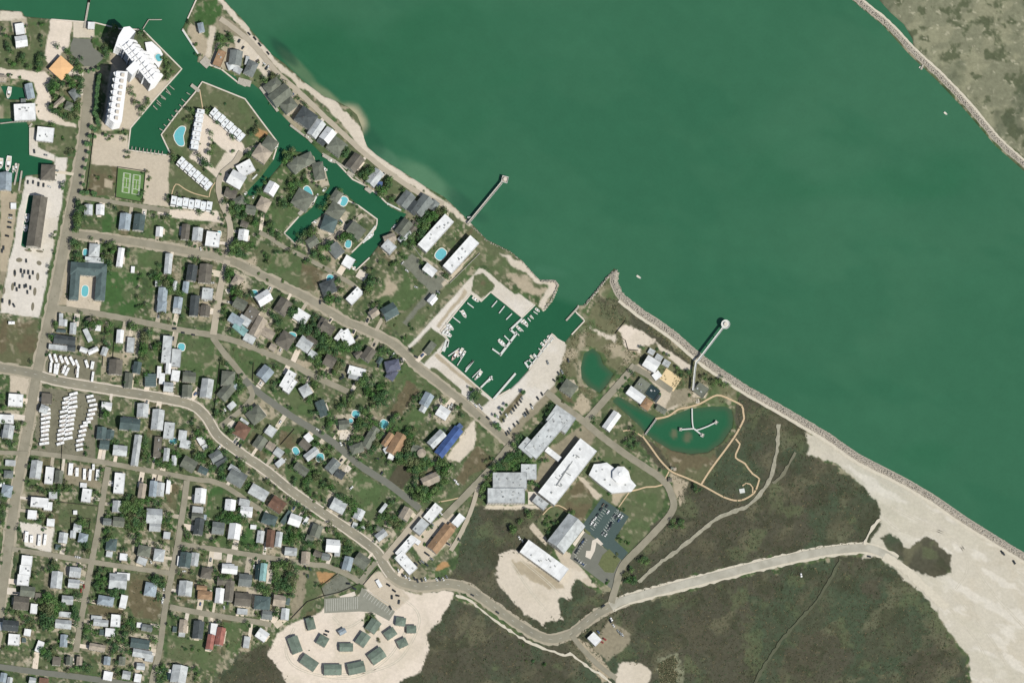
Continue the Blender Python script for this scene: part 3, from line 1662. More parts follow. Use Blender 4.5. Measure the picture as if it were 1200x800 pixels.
83.3 661.7 2.3
78.3 645.0 2.3
138.3 656.7 2.3
1.7 658.3 2.3
395.0 510.0 2.3
441.7 538.3 2.3
448.3 535.0 2.3
463.3 540.0 2.3
378.3 570.0 2.3
356.7 571.7 2.3
365.0 580.0 2.3
368.3 586.7 2.3
403.3 605.0 2.3
465.0 605.0 2.3
450.0 620.0 2.3
361.7 600.0 2.3
383.3 618.3 2.3
528.3 543.3 2.3
308.3 588.3 2.3
243.3 623.3 2.3
338.3 585.0 2.3
340.0 595.0 2.3
333.3 581.7 2.3
205.0 620.0 2.3
215.0 616.7 2.3
218.3 631.7 2.3
235.0 636.7 2.3
356.7 573.3 2.3
296.7 660.0 2.3
303.3 600.0 2.3
236.7 671.7 2.3
331.7 711.7 2.3
246.7 706.7 2.3
238.3 700.0 2.3
261.7 735.0 2.3
240.8 730.0 2.3
293.3 731.7 2.3
266.7 756.7 2.3
218.3 760.0 2.3
225.0 760.0 2.3
233.3 761.7 2.3
300.0 653.3 2.3
313.3 660.0 2.3
363.3 666.7 2.3
373.3 633.3 2.3
383.3 621.7 2.3
401.7 655.0 2.3
395.0 661.7 2.3
420.0 670.0 2.3
426.7 665.0 2.3
436.7 655.0 2.3
431.7 615.0 2.3
436.7 621.7 2.3
473.3 610.0 2.3
440.0 631.7 2.3
498.3 636.7 2.3
435.0 725.0 2.3
106.7 750.3 2.3
160.0 733.7 2.3
48.3 782.0 2.3
221.7 790.3 2.3
551.7 455.8 2.3
588.3 479.2 2.3
644.2 493.3 2.3
578.3 536.7 2.3
540.0 476.7 2.3
485.0 475.0 2.3
633.3 540.0 2.3
575.0 536.7 2.3
645.0 606.7 2.3
640.0 608.3 2.3
645.0 618.3 2.3
702.5 536.7 2.3
728.3 596.7 2.3
725.0 626.7 2.3
733.3 634.2 2.3
736.7 635.8 2.3
820.0 573.3 2.3
773.3 550.0 2.3
643.3 620.0 2.3
646.7 611.7 2.3
653.3 603.3 2.3
638.3 610.0 2.3
711.7 682.5 2.3
730.8 596.7 2.3
431.7 722.0 2.3
443.3 748.7 2.3
625.0 773.7 2.3
778.3 413.3 2.3
770.0 408.3 2.3
808.3 462.5 2.3
733.3 441.7 2.3
736.7 445.0 2.3
773.3 461.7 2.3
661.7 440.8 2.3
696.7 495.0 2.3
660.0 470.0 2.3
295.0 425.0 2.3
220.0 513.3 2.3
273.3 541.7 2.3
283.3 438.3 2.3
398.3 398.3 2.3
460.0 415.0 2.3
480.0 380.0 2.3
482.5 384.2 2.3
540.0 473.3 2.3
553.3 455.8 2.3
393.3 470.0 2.3
40.8 515.0 2.3
41.7 523.3 2.3
51.7 524.2 2.3
85.0 568.3 2.3
33.3 566.7 2.3
65.0 596.7 2.3
68.3 588.3 2.3
33.3 563.3 2.3
10.0 616.7 2.3
21.7 618.3 2.3
41.7 570.0 2.3
100.0 523.3 2.3
100.0 530.0 2.3
50.0 620.0 2.3
300.6 141.8 2.0
238.6 247.3 2.0
263.8 121.7 2.0
267.1 40.2 2.0
340.8 105.5 2.0
203.5 83.8 2.0
233.6 64.5 2.0
97.2 207.1 2.0
112.2 226.4 2.0
128.1 161.9 2.0
132.3 160.2 2.0
115.6 207.1 2.0
129.0 207.1 2.0
110.6 228.9 2.0
380.0 313.3 2.0
313.3 328.3 2.0
303.3 320.0 2.0
346.7 298.3 2.0
263.3 265.0 2.0
240.0 291.7 2.0
168.3 271.7 2.0
63.3 296.7 2.0
23.3 645.0 2.0
151.7 658.3 2.0
415.8 550.0 2.0
381.7 595.0 2.0
368.3 515.0 2.0
328.3 576.7 2.0
378.3 585.0 2.0
246.7 713.3 2.0
240.0 735.0 2.0
300.0 716.7 2.0
358.3 665.0 2.0
360.8 675.0 2.0
376.7 685.0 2.0
423.3 661.7 2.0
506.7 655.0 2.0
356.7 665.0 2.0
3.3 757.0 2.0
593.3 474.2 2.0
490.0 478.3 2.0
697.5 537.5 2.0
713.3 578.3 2.0
723.3 630.0 2.0
723.3 648.3 2.0
721.7 651.7 2.0
726.7 633.3 2.0
370.0 685.7 2.0
636.7 777.0 2.0
616.7 773.7 2.0
730.0 451.7 2.0
468.3 421.7 2.0
476.7 393.3 2.0
469.2 493.3 2.0
483.3 408.3 2.0
463.3 380.8 2.0
16.7 556.7 2.0
195.9 159.4 1.7
290.6 228.9 1.7
280.5 48.6 1.7
193.4 83.8 1.7
312.3 80.4 1.7
309.0 77.1 1.7
173.4 218.8 1.7
134.0 215.5 1.7
67.5 440.8 1.7
390.0 320.0 1.7
274.2 409.2 1.7
78.3 345.0 1.7
70.0 260.0 1.7
73.3 675.0 1.7
448.3 555.0 1.7
405.0 543.3 1.7
381.7 588.3 1.7
516.7 588.3 1.7
463.3 658.3 1.7
536.7 631.7 1.7
580.0 486.7 1.7
561.7 490.0 1.7
496.7 518.3 1.7
730.0 541.7 1.7
738.3 548.3 1.7
695.0 681.2 1.7
700.8 688.7 1.7
613.3 755.3 1.7
743.3 413.3 1.7
680.8 503.3 1.7
723.3 456.7 1.7
303.3 535.0 1.7
475.0 485.0 1.7
478.3 480.8 1.7
483.3 474.2 1.7
485.0 470.8 1.7
472.5 489.2 1.7
273.8 115.6 1.3
110.0 436.7 1.3
525.0 513.3 1.3
425.0 726.2 1.3
362.5 761.2 1.0'''
CD='''590.0 492.5 60 d
593.3 486.7 60 w
599.2 483.3 60 g
601.7 480.0 60 d
604.2 476.7 60 d
606.7 473.3 60 b
610.0 470.0 60 d
611.7 466.7 60 g
583.3 488.3 60 W
580.8 486.7 60 g
586.7 484.2 60 d
615.8 485.0 55 d
614.2 486.7 55 g
618.3 483.3 55 d
617.5 480.8 55 b
623.3 477.5 55 w
622.5 475.0 55 d
602.5 498.3 55 d
606.7 495.0 55 d
597.5 503.3 60 g
595.8 506.7 60 d
593.3 508.3 60 d
630.0 466.7 60 d
635.0 461.7 60 d
649.2 445.8 40 d
654.2 437.5 60 d
658.3 435.8 60 g
641.7 425.0 70 g
665.8 422.5 70 d
571.7 490.0 40 d
525.0 478.3 120 w
529.2 475.0 120 w
561.7 475.0 50 w
564.2 478.3 50 g
557.5 475.8 50 W
504.2 539.2 60 W
712.5 600.0 128 W
710.8 593.3 128 d
697.5 607.5 128 W
695.0 610.0 128 w
693.3 613.3 128 W
700.0 603.3 128 d
696.7 615.0 128 w
704.2 596.7 128 d
706.7 591.7 128 b
725.8 603.3 128 W
721.7 605.8 128 d
720.0 604.2 128 g
728.3 605.8 128 w
715.8 613.3 128 k
715.0 616.7 128 d
713.3 620.0 128 g
725.0 610.0 128 u
710.0 626.7 128 w
706.7 625.0 128 g
675.0 646.7 128 d
676.7 644.2 128 d
678.7 640.8 128 g
680.0 638.3 128 d
682.5 635.0 128 u
684.2 632.5 128 d
675.0 655.8 35 d
677.5 657.5 35 g
680.0 659.2 35 w
682.5 660.8 35 u
706.7 710.0 -28 d
608.3 630.0 60 w
611.7 633.3 60 g
407.8 683.7 10 k
415.0 689.5 20 d
455.0 685.3 35 k
461.7 692.0 35 k
465.8 697.8 10 k
467.5 705.3 100 d
459.2 699.5 90 d
457.5 712.0 60 d
471.7 673.7 60 d
475.0 675.3 60 w
479.2 677.8 60 w
485.8 677.8 60 d
489.2 680.3 70 d
494.2 679.5 70 d
498.3 678.7 70 w
383.3 739.5 20 d
381.3 743.3 20 d
466.7 668.3 70 w
511.7 679.2 60 w
515.0 678.3 60 d
519.2 678.3 60 w
523.3 675.8 60 g
487.5 660.8 40 d
491.7 659.2 40 d
495.0 658.3 40 g
500.0 661.7 40 d
499.2 648.3 40 d
501.7 650.0 40 d
505.8 655.0 40 g
537.5 631.7 60 d
505.0 617.5 50 d
506.7 614.2 50 g
513.3 605.0 50 d
516.7 601.7 50 w
525.0 620.8 50 w
359.2 611.7 30 w
357.5 664.2 60 d
363.3 666.7 60 d
360.8 675.0 90 d
715.0 727.8 60 k
716.2 725.3 60 W
718.7 732.8 55 w
724.2 739.5 60 g
726.7 742.0 60 g
729.2 743.7 60 w
700.8 740.3 45 u
705.0 752.0 30 r
708.3 748.7 30 r
22.5 304.7 0 b2
30.8 305.8 90 d
45.8 308.3 0 b2
17.5 320.0 90 d
24.7 317.5 90 d
26.7 323.3 90 g
28.7 318.7 90 d
33.3 319.2 90 d
35.0 325.0 90 d
38.7 319.7 90 d
44.2 324.2 90 b2
14.7 335.8 90 b2
17.5 333.3 90 d
19.7 339.2 90 d
23.0 335.8 90 d
28.7 335.8 90 d
30.8 335.0 90 d
35.8 337.5 90 d
32.2 342.5 90 d
40.8 341.7 90 b2
4.7 340.8 90 b2
3.0 352.5 90 d
11.3 354.2 90 d
16.2 358.0 60 d
38.3 359.2 90 b2
12.5 252.5 10 d
12.0 255.8 10 w
11.3 260.8 10 d
10.8 266.7 10 d
8.3 276.7 10 k
4.2 290.8 90 d
2.5 294.2 90 d
32.7 213.8 95 d
38.9 213.8 95 d
45.2 216.3 95 d
51.1 217.2 95 d
57.8 219.2 20 w
66.2 200.4 10 g
40.2 177.8 80 d
53.6 182.0 10 g
291.9 40.2 50 k
298.6 45.6 50 k
304.3 52.8 50 k
314.0 62.8 50 k
280.2 48.6 120 d
309.8 75.4 45 w
312.3 80.4 120 d
314.0 78.7 120 w
247.5 277.5 0 d
229.2 281.7 90 d
250.0 286.7 10 d
235.0 291.7 80 w
320.0 221.7 30 d
475.0 260.0 30 d
550.0 255.0 0 w
471.7 308.3 -50 w
476.7 317.5 40 w
487.5 336.7 20 w
513.3 342.5 30 g
509.2 345.8 20 w
204.2 385.3 5 d
214.2 390.0 5 d
226.2 392.5 8 d
365.8 371.7 110 k
366.7 375.8 110 d
375.0 354.2 90 d
240.0 348.3 0 W
240.8 352.5 0 w
243.3 316.7 90 W
205.0 417.5 0 d
197.5 394.2 90 d
249.2 331.7 0 w
278.3 520.0 -60 k
281.7 522.5 -60 d
275.8 517.5 -60 g
263.3 480.0 60 W
261.7 483.3 60 w
266.7 478.3 60 d
371.7 503.3 30 w
321.7 540.0 60 d
325.0 544.2 60 w
333.3 539.2 -40 w
201.7 445.0 90 d
200.0 438.3 90 w
191.7 486.7 90 d
253.3 471.7 90 W
315.0 436.7 -60 w
418.3 395.0 -40 d
416.7 396.7 -40 k
458.3 418.3 -45 d
460.8 415.0 -45 w
469.2 420.8 -45 d
400.0 443.3 -30 d
401.7 440.0 60 d
526.7 476.7 50 w
528.3 479.2 50 d
487.5 418.3 30 d
443.3 428.3 90 d
403.3 520.8 60 d
399.2 520.0 60 w
447.5 554.2 -60 d
520.8 504.2 50 d
533.3 563.3 35 W
535.8 566.7 35 W
411.7 571.7 -40 W
441.7 537.5 0 d
455.0 525.0 90 k
356.7 609.2 60 w
92.5 653.3 5 W
90.0 652.5 5 w
98.3 686.7 90 r
95.0 691.7 90 r
125.8 649.2 90 w
190.8 685.0 85 W
191.7 690.0 85 w
190.0 705.0 85 W
165.0 653.3 60 w
176.7 658.3 60 w
140.0 656.7 40 k
190.8 701.7 85 w
192.5 698.3 85 d
262.5 711.7 90 w
266.7 706.7 90 d
251.7 730.0 90 d
215.8 669.2 0 W
300.0 660.0 90 d
297.5 663.3 90 w
1174.0 647.0 60 k
1176.0 648.7 60 d
1188.3 658.7 60 d
1018.3 652.0 10 d
1066.7 582.0 20 b2
938.7 673.7 80 W
582.7 717.3 35 d
553.3 697.0 30 d'''
VD='''59.2 420.0 11.0 3.0 70
65.0 420.0 10.0 3.3 72
71.7 421.3 9.0 3.7 68
77.8 423.0 9.7 3.7 65
84.2 423.3 11.0 3.7 62
90.2 426.7 10.0 3.0 68
101.3 426.7 9.0 3.7 72
108.0 428.3 9.0 4.3 100
59.2 430.8 11.7 3.3 95
64.3 432.5 11.7 3.3 95
67.3 432.5 13.3 2.0 100
75.0 433.3 10.0 3.7 110
78.3 435.8 10.0 3.3 115
90.8 436.7 12.3 2.7 95
108.3 441.7 11.7 3.0 98
83.3 463.3 13.3 4.7 -14
85.3 468.3 11.7 4.7 -14
105.0 467.2 8.3 3.7 -10
109.2 472.0 11.0 3.7 -14
76.7 476.7 10.0 4.0 -18
84.2 479.2 12.7 4.0 -14
109.2 479.2 10.0 4.3 -18
74.2 485.0 9.0 4.0 -18
82.5 485.0 10.0 4.0 -14
105.0 486.2 11.0 4.0 -14
53.3 487.5 11.0 4.3 -12
74.2 490.8 9.0 3.7 -18
82.0 492.5 9.0 4.0 -14
105.8 493.3 11.0 4.3 -12
52.5 495.3 13.3 5.3 -14
73.3 498.3 9.0 3.7 -18
81.7 498.7 9.3 4.0 -14
97.5 499.2 8.3 4.0 -14
53.0 491.7 11.7 5.0 -12
50.0 502.5 12.7 5.0 -12
51.7 510.0 10.0 5.0 -12
50.8 517.5 10.0 5.0 -10
72.5 503.3 10.0 4.0 -14
78.3 506.3 9.3 3.7 -16
79.2 512.5 10.0 6.0 -10
71.3 516.7 8.7 4.0 -20
68.7 523.3 8.3 3.7 25
77.0 525.8 10.0 3.7 -35
95.8 505.8 8.3 4.0 -12
94.2 515.8 7.7 4.0 -5
94.2 520.8 7.7 3.7 0
93.3 527.0 6.7 4.0 0
106.7 504.2 10.0 3.0 95
82.5 550.0 14.0 6.0 95
90.0 553.3 10.0 4.3 92
98.7 555.8 12.7 4.0 92
105.3 556.7 13.3 3.7 95
114.2 556.7 12.7 5.0 95
109.2 547.5 6.7 3.3 90
30.8 629.2 12.7 4.7 95
36.7 631.7 8.3 4.3 92
45.8 633.3 12.7 4.3 95
52.5 632.5 12.7 3.7 97
13.3 378.7 3.3 8.7 90'''
BD='''31.3 255.8 11.0 5.7 97 W
29.7 267.5 8.3 5.3 95 W
557.5 350.8 9.3 3.7 38 W
543.7 368.0 10.0 4.3 60 W
528.3 383.3 9.3 4.0 50 W
524.2 390.0 10.3 4.3 50 W
521.7 387.5 8.3 3.3 50 d
525.0 381.7 8.3 3.3 52 u
539.2 413.3 12.7 3.7 122 W
533.0 416.7 14.3 4.0 122 p
542.5 415.8 11.0 3.0 122 W
587.5 401.7 10.3 3.7 52 W
590.3 403.0 10.0 3.0 52 w
608.3 385.0 8.7 3.3 50 W
615.8 378.3 9.3 3.7 50 W
611.7 377.5 6.7 2.7 50 w
630.0 363.3 6.7 3.0 40 W
623.3 371.7 6.0 2.3 45 w
627.5 417.5 7.3 3.0 50 W
636.7 404.2 8.0 3.3 45 W
640.0 400.8 7.3 3.0 45 w
644.2 395.8 6.7 3.0 45 W
623.3 418.3 6.0 2.7 50 w
561.7 438.7 10.0 4.0 125 W
558.3 442.5 6.7 2.7 125 w
573.3 445.0 8.3 3.0 130 w
9.7 192.4 19.1 6.4 98 W
0.7 191.7 12.7 6.0 95 W
18.8 196.7 10.7 3.7 95 w
15.4 198.7 8.4 2.7 95 w
5.0 203.8 6.7 2.7 95 w
10.4 108.9 14.1 5.7 100 w
319.9 119.3 10.7 4.0 60 W
350.9 150.2 6.0 2.7 40 w
361.7 161.0 6.7 2.7 40 W
287.2 227.2 6.7 3.0 -40 W
291.4 208.8 5.7 2.3 -40 w
435.0 224.2 6.0 2.3 -40 w
461.7 265.8 8.3 2.7 -50 w
435.0 275.0 10.0 3.0 -50 W
380.8 198.3 6.7 4.0 30 W
388.3 188.3 8.3 3.7 30 w
370.0 260.8 6.7 2.7 -40 w
296.7 231.7 6.7 2.7 -70 w
368.3 260.0 6.7 2.7 -40 w
379.2 223.3 10.0 3.3 -45 w
433.3 277.5 11.7 3.7 -35 W
414.2 315.0 7.3 3.3 -45 W
524.2 385.0 9.3 3.3 40 W
520.0 389.2 8.3 3.3 40 w
526.7 391.7 7.3 3.0 40 W
748.7 324.5 6.0 2.3 35 W
1079.3 80.0 4.7 2.7 40 w
1108.3 133.0 4.7 2.3 40 W'''
DD='''547.5 355.0 555.0 360.8 1.2
530.8 371.7 539.2 378.3 1.2
538.3 364.2 545.8 370.0 1.0
522.5 380.0 531.7 385.8 1.0
582.5 352.5 576.2 360.0 1.2
591.3 358.7 584.7 367.2 1.2
600.0 367.5 593.0 374.7 1.2
525.0 417.5 538.3 408.3 1.2
535.8 428.3 545.0 413.3 1.0
545.8 432.5 555.0 422.5 1.3
597.5 385.8 604.2 391.7 2.3
605.8 390.0 585.8 416.7 2.7
586.7 415.8 576.7 408.7 1.7
593.3 406.7 583.7 400.0 1.3
599.2 401.7 590.8 393.3 1.3
597.5 386.7 611.7 373.3 2.3
604.2 388.3 608.3 393.3 1.0
608.3 383.3 613.3 388.3 1.0
612.5 378.3 618.3 383.3 1.0
618.3 372.5 621.7 376.7 1.0
621.7 369.2 625.0 373.3 1.0
625.0 365.0 630.0 368.3 1.0
615.0 424.2 619.2 430.8 2.3
615.8 424.2 621.7 420.8 1.0
619.2 421.7 625.0 426.7 1.0
625.0 415.0 630.8 419.2 1.0
630.8 408.3 636.7 412.5 1.0
635.0 403.3 640.0 406.7 1.0
640.0 397.5 645.0 401.7 1.0
644.2 392.5 649.2 396.7 1.0
620.0 430.0 648.3 396.7 1.3
663.3 375.8 678.3 359.2 2.0
524.2 398.3 519.2 411.7 4.0
525.0 400.0 523.7 406.7 2.7
517.5 390.0 528.3 395.0 1.7
545.0 435.8 555.0 422.5 1.7
563.3 454.2 576.7 440.8 2.0
573.3 441.7 577.5 445.0 1.3
553.3 442.5 563.3 432.5 1.0
578.3 467.5 604.2 437.5 2.3
0.0 145.1 26.0 142.1 1.3
37.7 145.1 34.3 149.3 2.3
21.8 192.0 16.8 217.2 2.0
25.5 200.4 22.1 223.9 2.0
104.7 0.0 98.8 33.5 2.3
167.5 34.3 174.2 23.5 1.0
174.2 23.5 189.6 23.5 1.0
25.1 115.6 26.8 127.3 2.0
183.4 117.3 188.4 122.3 0.7
179.2 124.0 184.3 129.0 0.7
187.6 111.4 194.3 116.4 0.7
194.3 103.9 199.3 109.7 0.7
213.5 35.2 233.6 66.2 1.5
223.9 99.7 233.6 107.2 4.0
237.0 69.5 245.3 77.1 10.1
278.8 94.6 293.9 98.8 7.4
183.4 120.6 188.4 124.8 0.7
188.4 113.9 194.2 117.3 0.7
194.2 107.2 200.1 111.4 0.7
198.4 100.5 204.3 105.5 0.7
212.7 116.4 217.7 120.6 0.7
210.2 123.1 214.3 126.5 0.7
206.0 129.0 210.2 133.2 0.7
218.5 108.9 222.7 111.4 0.7
304.8 102.2 325.7 130.7 3.4
204.8 130.1 208.5 132.6 0.7
200.9 135.1 205.1 139.3 0.7
196.8 140.1 200.9 143.5 0.7
191.7 146.0 195.9 149.3 0.7
186.7 151.0 190.9 153.5 0.7
340.0 146.8 357.6 160.2 2.3
357.6 158.5 365.9 166.9 3.4
295.6 210.5 301.4 204.6 1.7
319.0 175.3 325.7 171.9 1.7
372.6 227.2 365.9 240.6 1.7
378.3 181.7 393.3 190.0 4.0
393.3 189.2 406.7 198.3 2.0
406.7 201.7 415.0 206.7 4.0
415.0 206.7 430.8 220.0 1.3
428.3 220.0 435.0 225.0 5.0
453.3 238.3 470.0 246.7 1.7
371.7 228.3 366.7 233.3 1.3
440.0 265.0 426.7 281.7 1.7
366.7 236.7 350.0 251.7 4.3
332.5 273.3 346.7 286.7 1.0
436.7 275.0 425.0 285.0 1.7
1082.0 76.0 1079.3 82.0 2.0'''

def P(x, y, z=0.0): return Vector((x-600.0, 400.0-y, z))
def lin(c):
    c = c/255.0
    return c/12.92 if c <= .04045 else ((c+.055)/1.055)**2.4
K = 0.80
def col(r, g, b, k=None):
    k = K if k is None else k
    return (lin(r)*k, lin(g)*k, lin(b)*k, 1.0)

# ------------------------------------------------------------------ helpers
def mesh(name, verts, faces, mats, parent=None, midx=None, smooth=False):
    me = bpy.data.meshes.new(name)
    me.from_pydata([tuple(v) for v in verts], [], faces)
    for m in (mats if isinstance(mats, (list, tuple)) else [mats]): me.materials.append(m)
    if midx is not None: me.polygons.foreach_set('material_index', midx)
    if smooth: me.polygons.foreach_set('use_smooth', [True]*len(me.polygons))
    me.update()
    o = bpy.data.objects.new(name, me); C.objects.link(o)
    if parent is not None: o.parent = parent
    return o
def empty(name, loc, rz=0.0):
    o = bpy.data.objects.new(name, None); C.objects.link(o)
    o.location = loc; o.rotation_euler = (0, 0, rz); o.empty_display_size = .5
    return o
def tag(o, label, cat, group=None):
    o['label'] = label; o['category'] = cat
    if group: o['group'] = group
    return o
def struct(o, label=None):
    o['kind'] = 'structure'
    if label: o['label'] = label
    return o
def copy_tree(o, parent=None):
    c = o.copy(); C.objects.link(c); c.parent = parent
    for k in c.keys():
        if k in ('label', 'group', 'category'): pass
    for ch in list(o.children): copy_tree(ch, c)
    return c
class MB:
    def __init__(s): s.v = []; s.f = []; s.m = []
    def add(s, vs, fs, mi=0):
        b = len(s.v); s.v += [tuple(v) for v in vs]; s.f += [tuple(i+b for i in f) for f in fs]; s.m += [mi]*len(fs); return s
    def box(s, x0, x1, y0, y1, z0, z1, mi=0, rot=0, cx=0, cy=0):
        vs = [(x0,y0,z0),(x1,y0,z0),(x1,y1,z0),(x0,y1,z0),(x0,y0,z1),(x1,y0,z1),(x1,y1,z1),(x0,y1,z1)]
        if rot or cx or cy:
            c, t = math.cos(rot), math.sin(rot)
            vs = [(cx+c*x-t*y, cy+t*x+c*y, z) for x, y, z in vs]
        return s.add(vs, [(0,3,2,1),(4,5,6,7),(0,1,5,4),(1,2,6,5),(2,3,7,6),(3,0,4,7)], mi)
    def prism(s, poly, z0, z1, mi=0, top=None):
        n = len(poly); a = sum(poly[i][0]*poly[(i+1)%n][1]-poly[(i+1)%n][0]*poly[i][1] for i in range(n))
        if a < 0: poly = poly[::-1]
        vs = [(p[0],p[1],z0) for p in poly]+[(p[0],p[1],z1) for p in poly]
        fs = [tuple(range(n-1,-1,-1)), tuple(range(n,2*n))]+[(i,(i+1)%n,n+(i+1)%n,n+i) for i in range(n)]
        b = len(s.f); s.add(vs, fs, mi)
        if top is not None: s.m[b+1] = top
        return s
    def cyl(s, cx, cy, r0, r1, z0, z1, n=8, mi=0):
        vs = [(cx+r0*math.cos(2*math.pi*i/n), cy+r0*math.sin(2*math.pi*i/n), z0) for i in range(n)]+[(cx+r1*math.cos(2*math.pi*i/n), cy+r1*math.sin(2*math.pi*i/n), z1) for i in range(n)]
        return s.add(vs, [tuple(range(n-1,-1,-1)), tuple(range(n,2*n))]+[(i,(i+1)%n,n+(i+1)%n,n+i) for i in range(n)], mi)
    def tube(s, a, b, r0, r1, n=6, mi=0):
        a, b = Vector(a), Vector(b); d = (b-a).normalized(); u = d.orthogonal().normalized(); w = d.cross(u)
        vs = [a+(u*math.cos(2*math.pi*i/n)+w*math.sin(2*math.pi*i/n))*r0 for i in range(n)]+[b+(u*math.cos(2*math.pi*i/n)+w*math.sin(2*math.pi*i/n))*r1 for i in range(n)]
        return s.add(vs, [tuple(range(n-1,-1,-1)), tuple(range(n,2*n))]+[(i,(i+1)%n,n+(i+1)%n,n+i) for i in range(n)], mi)
    def build(s, name, mats, parent=None): return mesh(name, s.v, s.f, mats, parent, s.m)

# ------------------------------------------------------------------ materials
def mat(name, base, rough=.85, var=.12, scale=.4, fine=.10, fscale=2.5, spec=.2, hue=0.0, rnd=0.0, alt=None, altscale=.08, bump=0.0, metal=0.0):
    m = bpy.data.materials.new(name); m.use_nodes = True; nt = m.node_tree; N = nt.nodes; L = nt.links
    bs = N['Principled BSDF']; bs.inputs['Roughness'].default_value = rough
    bs.inputs['Specular IOR Level'].default_value = spec; bs.inputs['Metallic'].default_value = metal
    geo = N.new('ShaderNodeNewGeometry')
    def noise(sc, det=4, dist=0.0):
        n = N.new('ShaderNodeTexNoise'); n.inputs['Scale'].default_value = sc; n.inputs['Detail'].default_value = det
        n.inputs['Distortion'].default_value = dist; L.new(geo.outputs['Position'], n.inputs['Vector']); return n
    if isinstance(base, str):
        at = N.new('ShaderNodeVertexColor'); at.layer_name = base; c = at.outputs['Color']
    else:
        rgb = N.new('ShaderNodeRGB'); rgb.outputs[0].default_value = base; c = rgb.outputs[0]
    if alt is not None:
        n = noise(altscale, 5, .6); r = N.new('ShaderNodeMapRange'); r.inputs['From Min'].default_value = .42; r.inputs['From Max'].default_value = .62
        L.new(n.outputs['Fac'], r.inputs['Value'])
        mx = N.new('ShaderNodeMix'); mx.data_type = 'RGBA'; L.new(r.outputs[0], mx.inputs['Factor']); L.new(c, mx.inputs['A']); mx.inputs['B'].default_value = alt
        c = mx.outputs['Result']
    val = None
    for amp, sc in ((var, scale), (fine, fscale)):
        if amp <= 0: continue
        n = noise(sc, 6); r = N.new('ShaderNodeMapRange'); r.inputs['From Min'].default_value = .28; r.inputs['From Max'].default_value = .72
        r.inputs['To Min'].default_value = 1-amp; r.inputs['To Max'].default_value = 1+amp
        L.new(n.outputs['Fac'], r.inputs['Value'])
        if val is None: val = r.outputs[0]
        else:
            mu = N.new('ShaderNodeMath'); mu.operation = 'MULTIPLY'; L.new(val, mu.inputs[0]); L.new(r.outputs[0], mu.inputs[1]); val = mu.outputs[0]
    if rnd > 0:
        oi = N.new('ShaderNodeObjectInfo'); r = N.new('ShaderNodeMapRange'); r.inputs['To Min'].default_value = 1-rnd; r.inputs['To Max'].default_value = 1+rnd
        L.new(oi.outputs['Random'], r.inputs['Value'])
        if val is None: val = r.outputs[0]
        else:
            mu = N.new('ShaderNodeMath'); mu.operation = 'MULTIPLY'; L.new(val, mu.inputs[0]); L.new(r.outputs[0], mu.inputs[1]); val = mu.outputs[0]
    if val is not None:
        hs = N.new('ShaderNodeHueSaturation'); L.new(c, hs.inputs['Color']); L.new(val, hs.inputs['Value']); c = hs.outputs['Color']
    L.new(c, bs.inputs['Base Color'])
    if bump > 0:
        n = noise(fscale, 5); b = N.new('ShaderNodeBump'); b.inputs['Strength'].default_value = bump; b.inputs['Distance'].default_value = .5
        L.new(n.outputs['Fac'], b.inputs['Height']); L.new(b.outputs[0], bs.inputs['Normal'])
    return m

ROOF = {  # code: (colour, word)
 'W': ((236,237,234), 'white'), 'w': ((196,200,198), 'pale grey'), 'g': ((128,134,130), 'mid grey'), 'd': ((84,90,90), 'dark grey'),
 'b': ((116,111,100), 'brown'), 't': ((178,166,148), 'tan'), 'n': ((120,124,110), 'olive grey'), 's': ((92,108,106), 'slate green'),
 'u': ((162,174,180), 'bluish grey'), 'o': ((166,136,106), 'orange brown'), 'r': ((126,98,82), 'rust brown'), 'v': ((104,108,124), 'violet grey'),
 'k': ((46,64,66), 'dark teal'), 'c': ((146,184,180), 'turquoise'), 'q': ((150,196,214), 'light blue'), 'B': ((88,108,146), 'blue'),
 'L': ((76,100,150), 'vivid blue'), 'L2': ((168,114,102), 'salmon red'), 'N': ((118,132,118), 'sage green'), 'y': ((232,206,160), 'sand yellow')}
MR = {}
for k_, (c_, w_) in ROOF.items():
    MR[k_] = mat('roof_'+w_.replace(' ', '_'), col(*c_), rough=.8, var=.11 if k_ not in 'W' else .04, scale=.25, fine=.11 if k_ not in 'W' else .02, fscale=1.6, rnd=.10 if k_ != 'W' else .03, spec=.15, alt=col(*[q*(.88 if k_ != 'W' else .93) for q in c_]), altscale=.13)
for k_ in ('o',): pass
M_ORANGE = mat('roof_peach', col(236,190,138), var=.04, fine=.04)
M_WALL = mat('painted_wall', col(205,200,188), var=.08, scale=.5, fine=.05, rnd=.12)
M_WALLD = mat('dark_wall', col(120,112,100), var=.1, rnd=.15)
M_GLASS = mat('window_glass', col(40,52,56), rough=.25, var=.05, fine=0, spec=.5)
M_DOOR = mat('door_paint', col(90,74,60), var=.05, fine=0)
M_TRIM = mat('white_trim', col(238,236,230), var=.03, fine=.02)
M_METAL = mat('vent_metal', col(150,152,150), rough=.55, var=.06, fine=.05, spec=.4)
M_CONC = mat('pale_concrete', col(216,206,190), var=.08, scale=.15, fine=.07, fscale=1.2)
M_DECK = mat('weathered_deck', col(178,172,158), var=.14, scale=.8, fine=.1, fscale=3)
M_DECKW = mat('white_deck', col(214,216,208), var=.06, scale=.8, fine=.05)
M_PILE = mat('piling_timber', col(84,76,64), var=.15)
M_BARK = mat('tree_bark', col(96,84,66), var=.2, scale=1.5)
M_SAND = mat('pale_sand', col(212,200,178), var=.06, scale=.12, fine=.06)

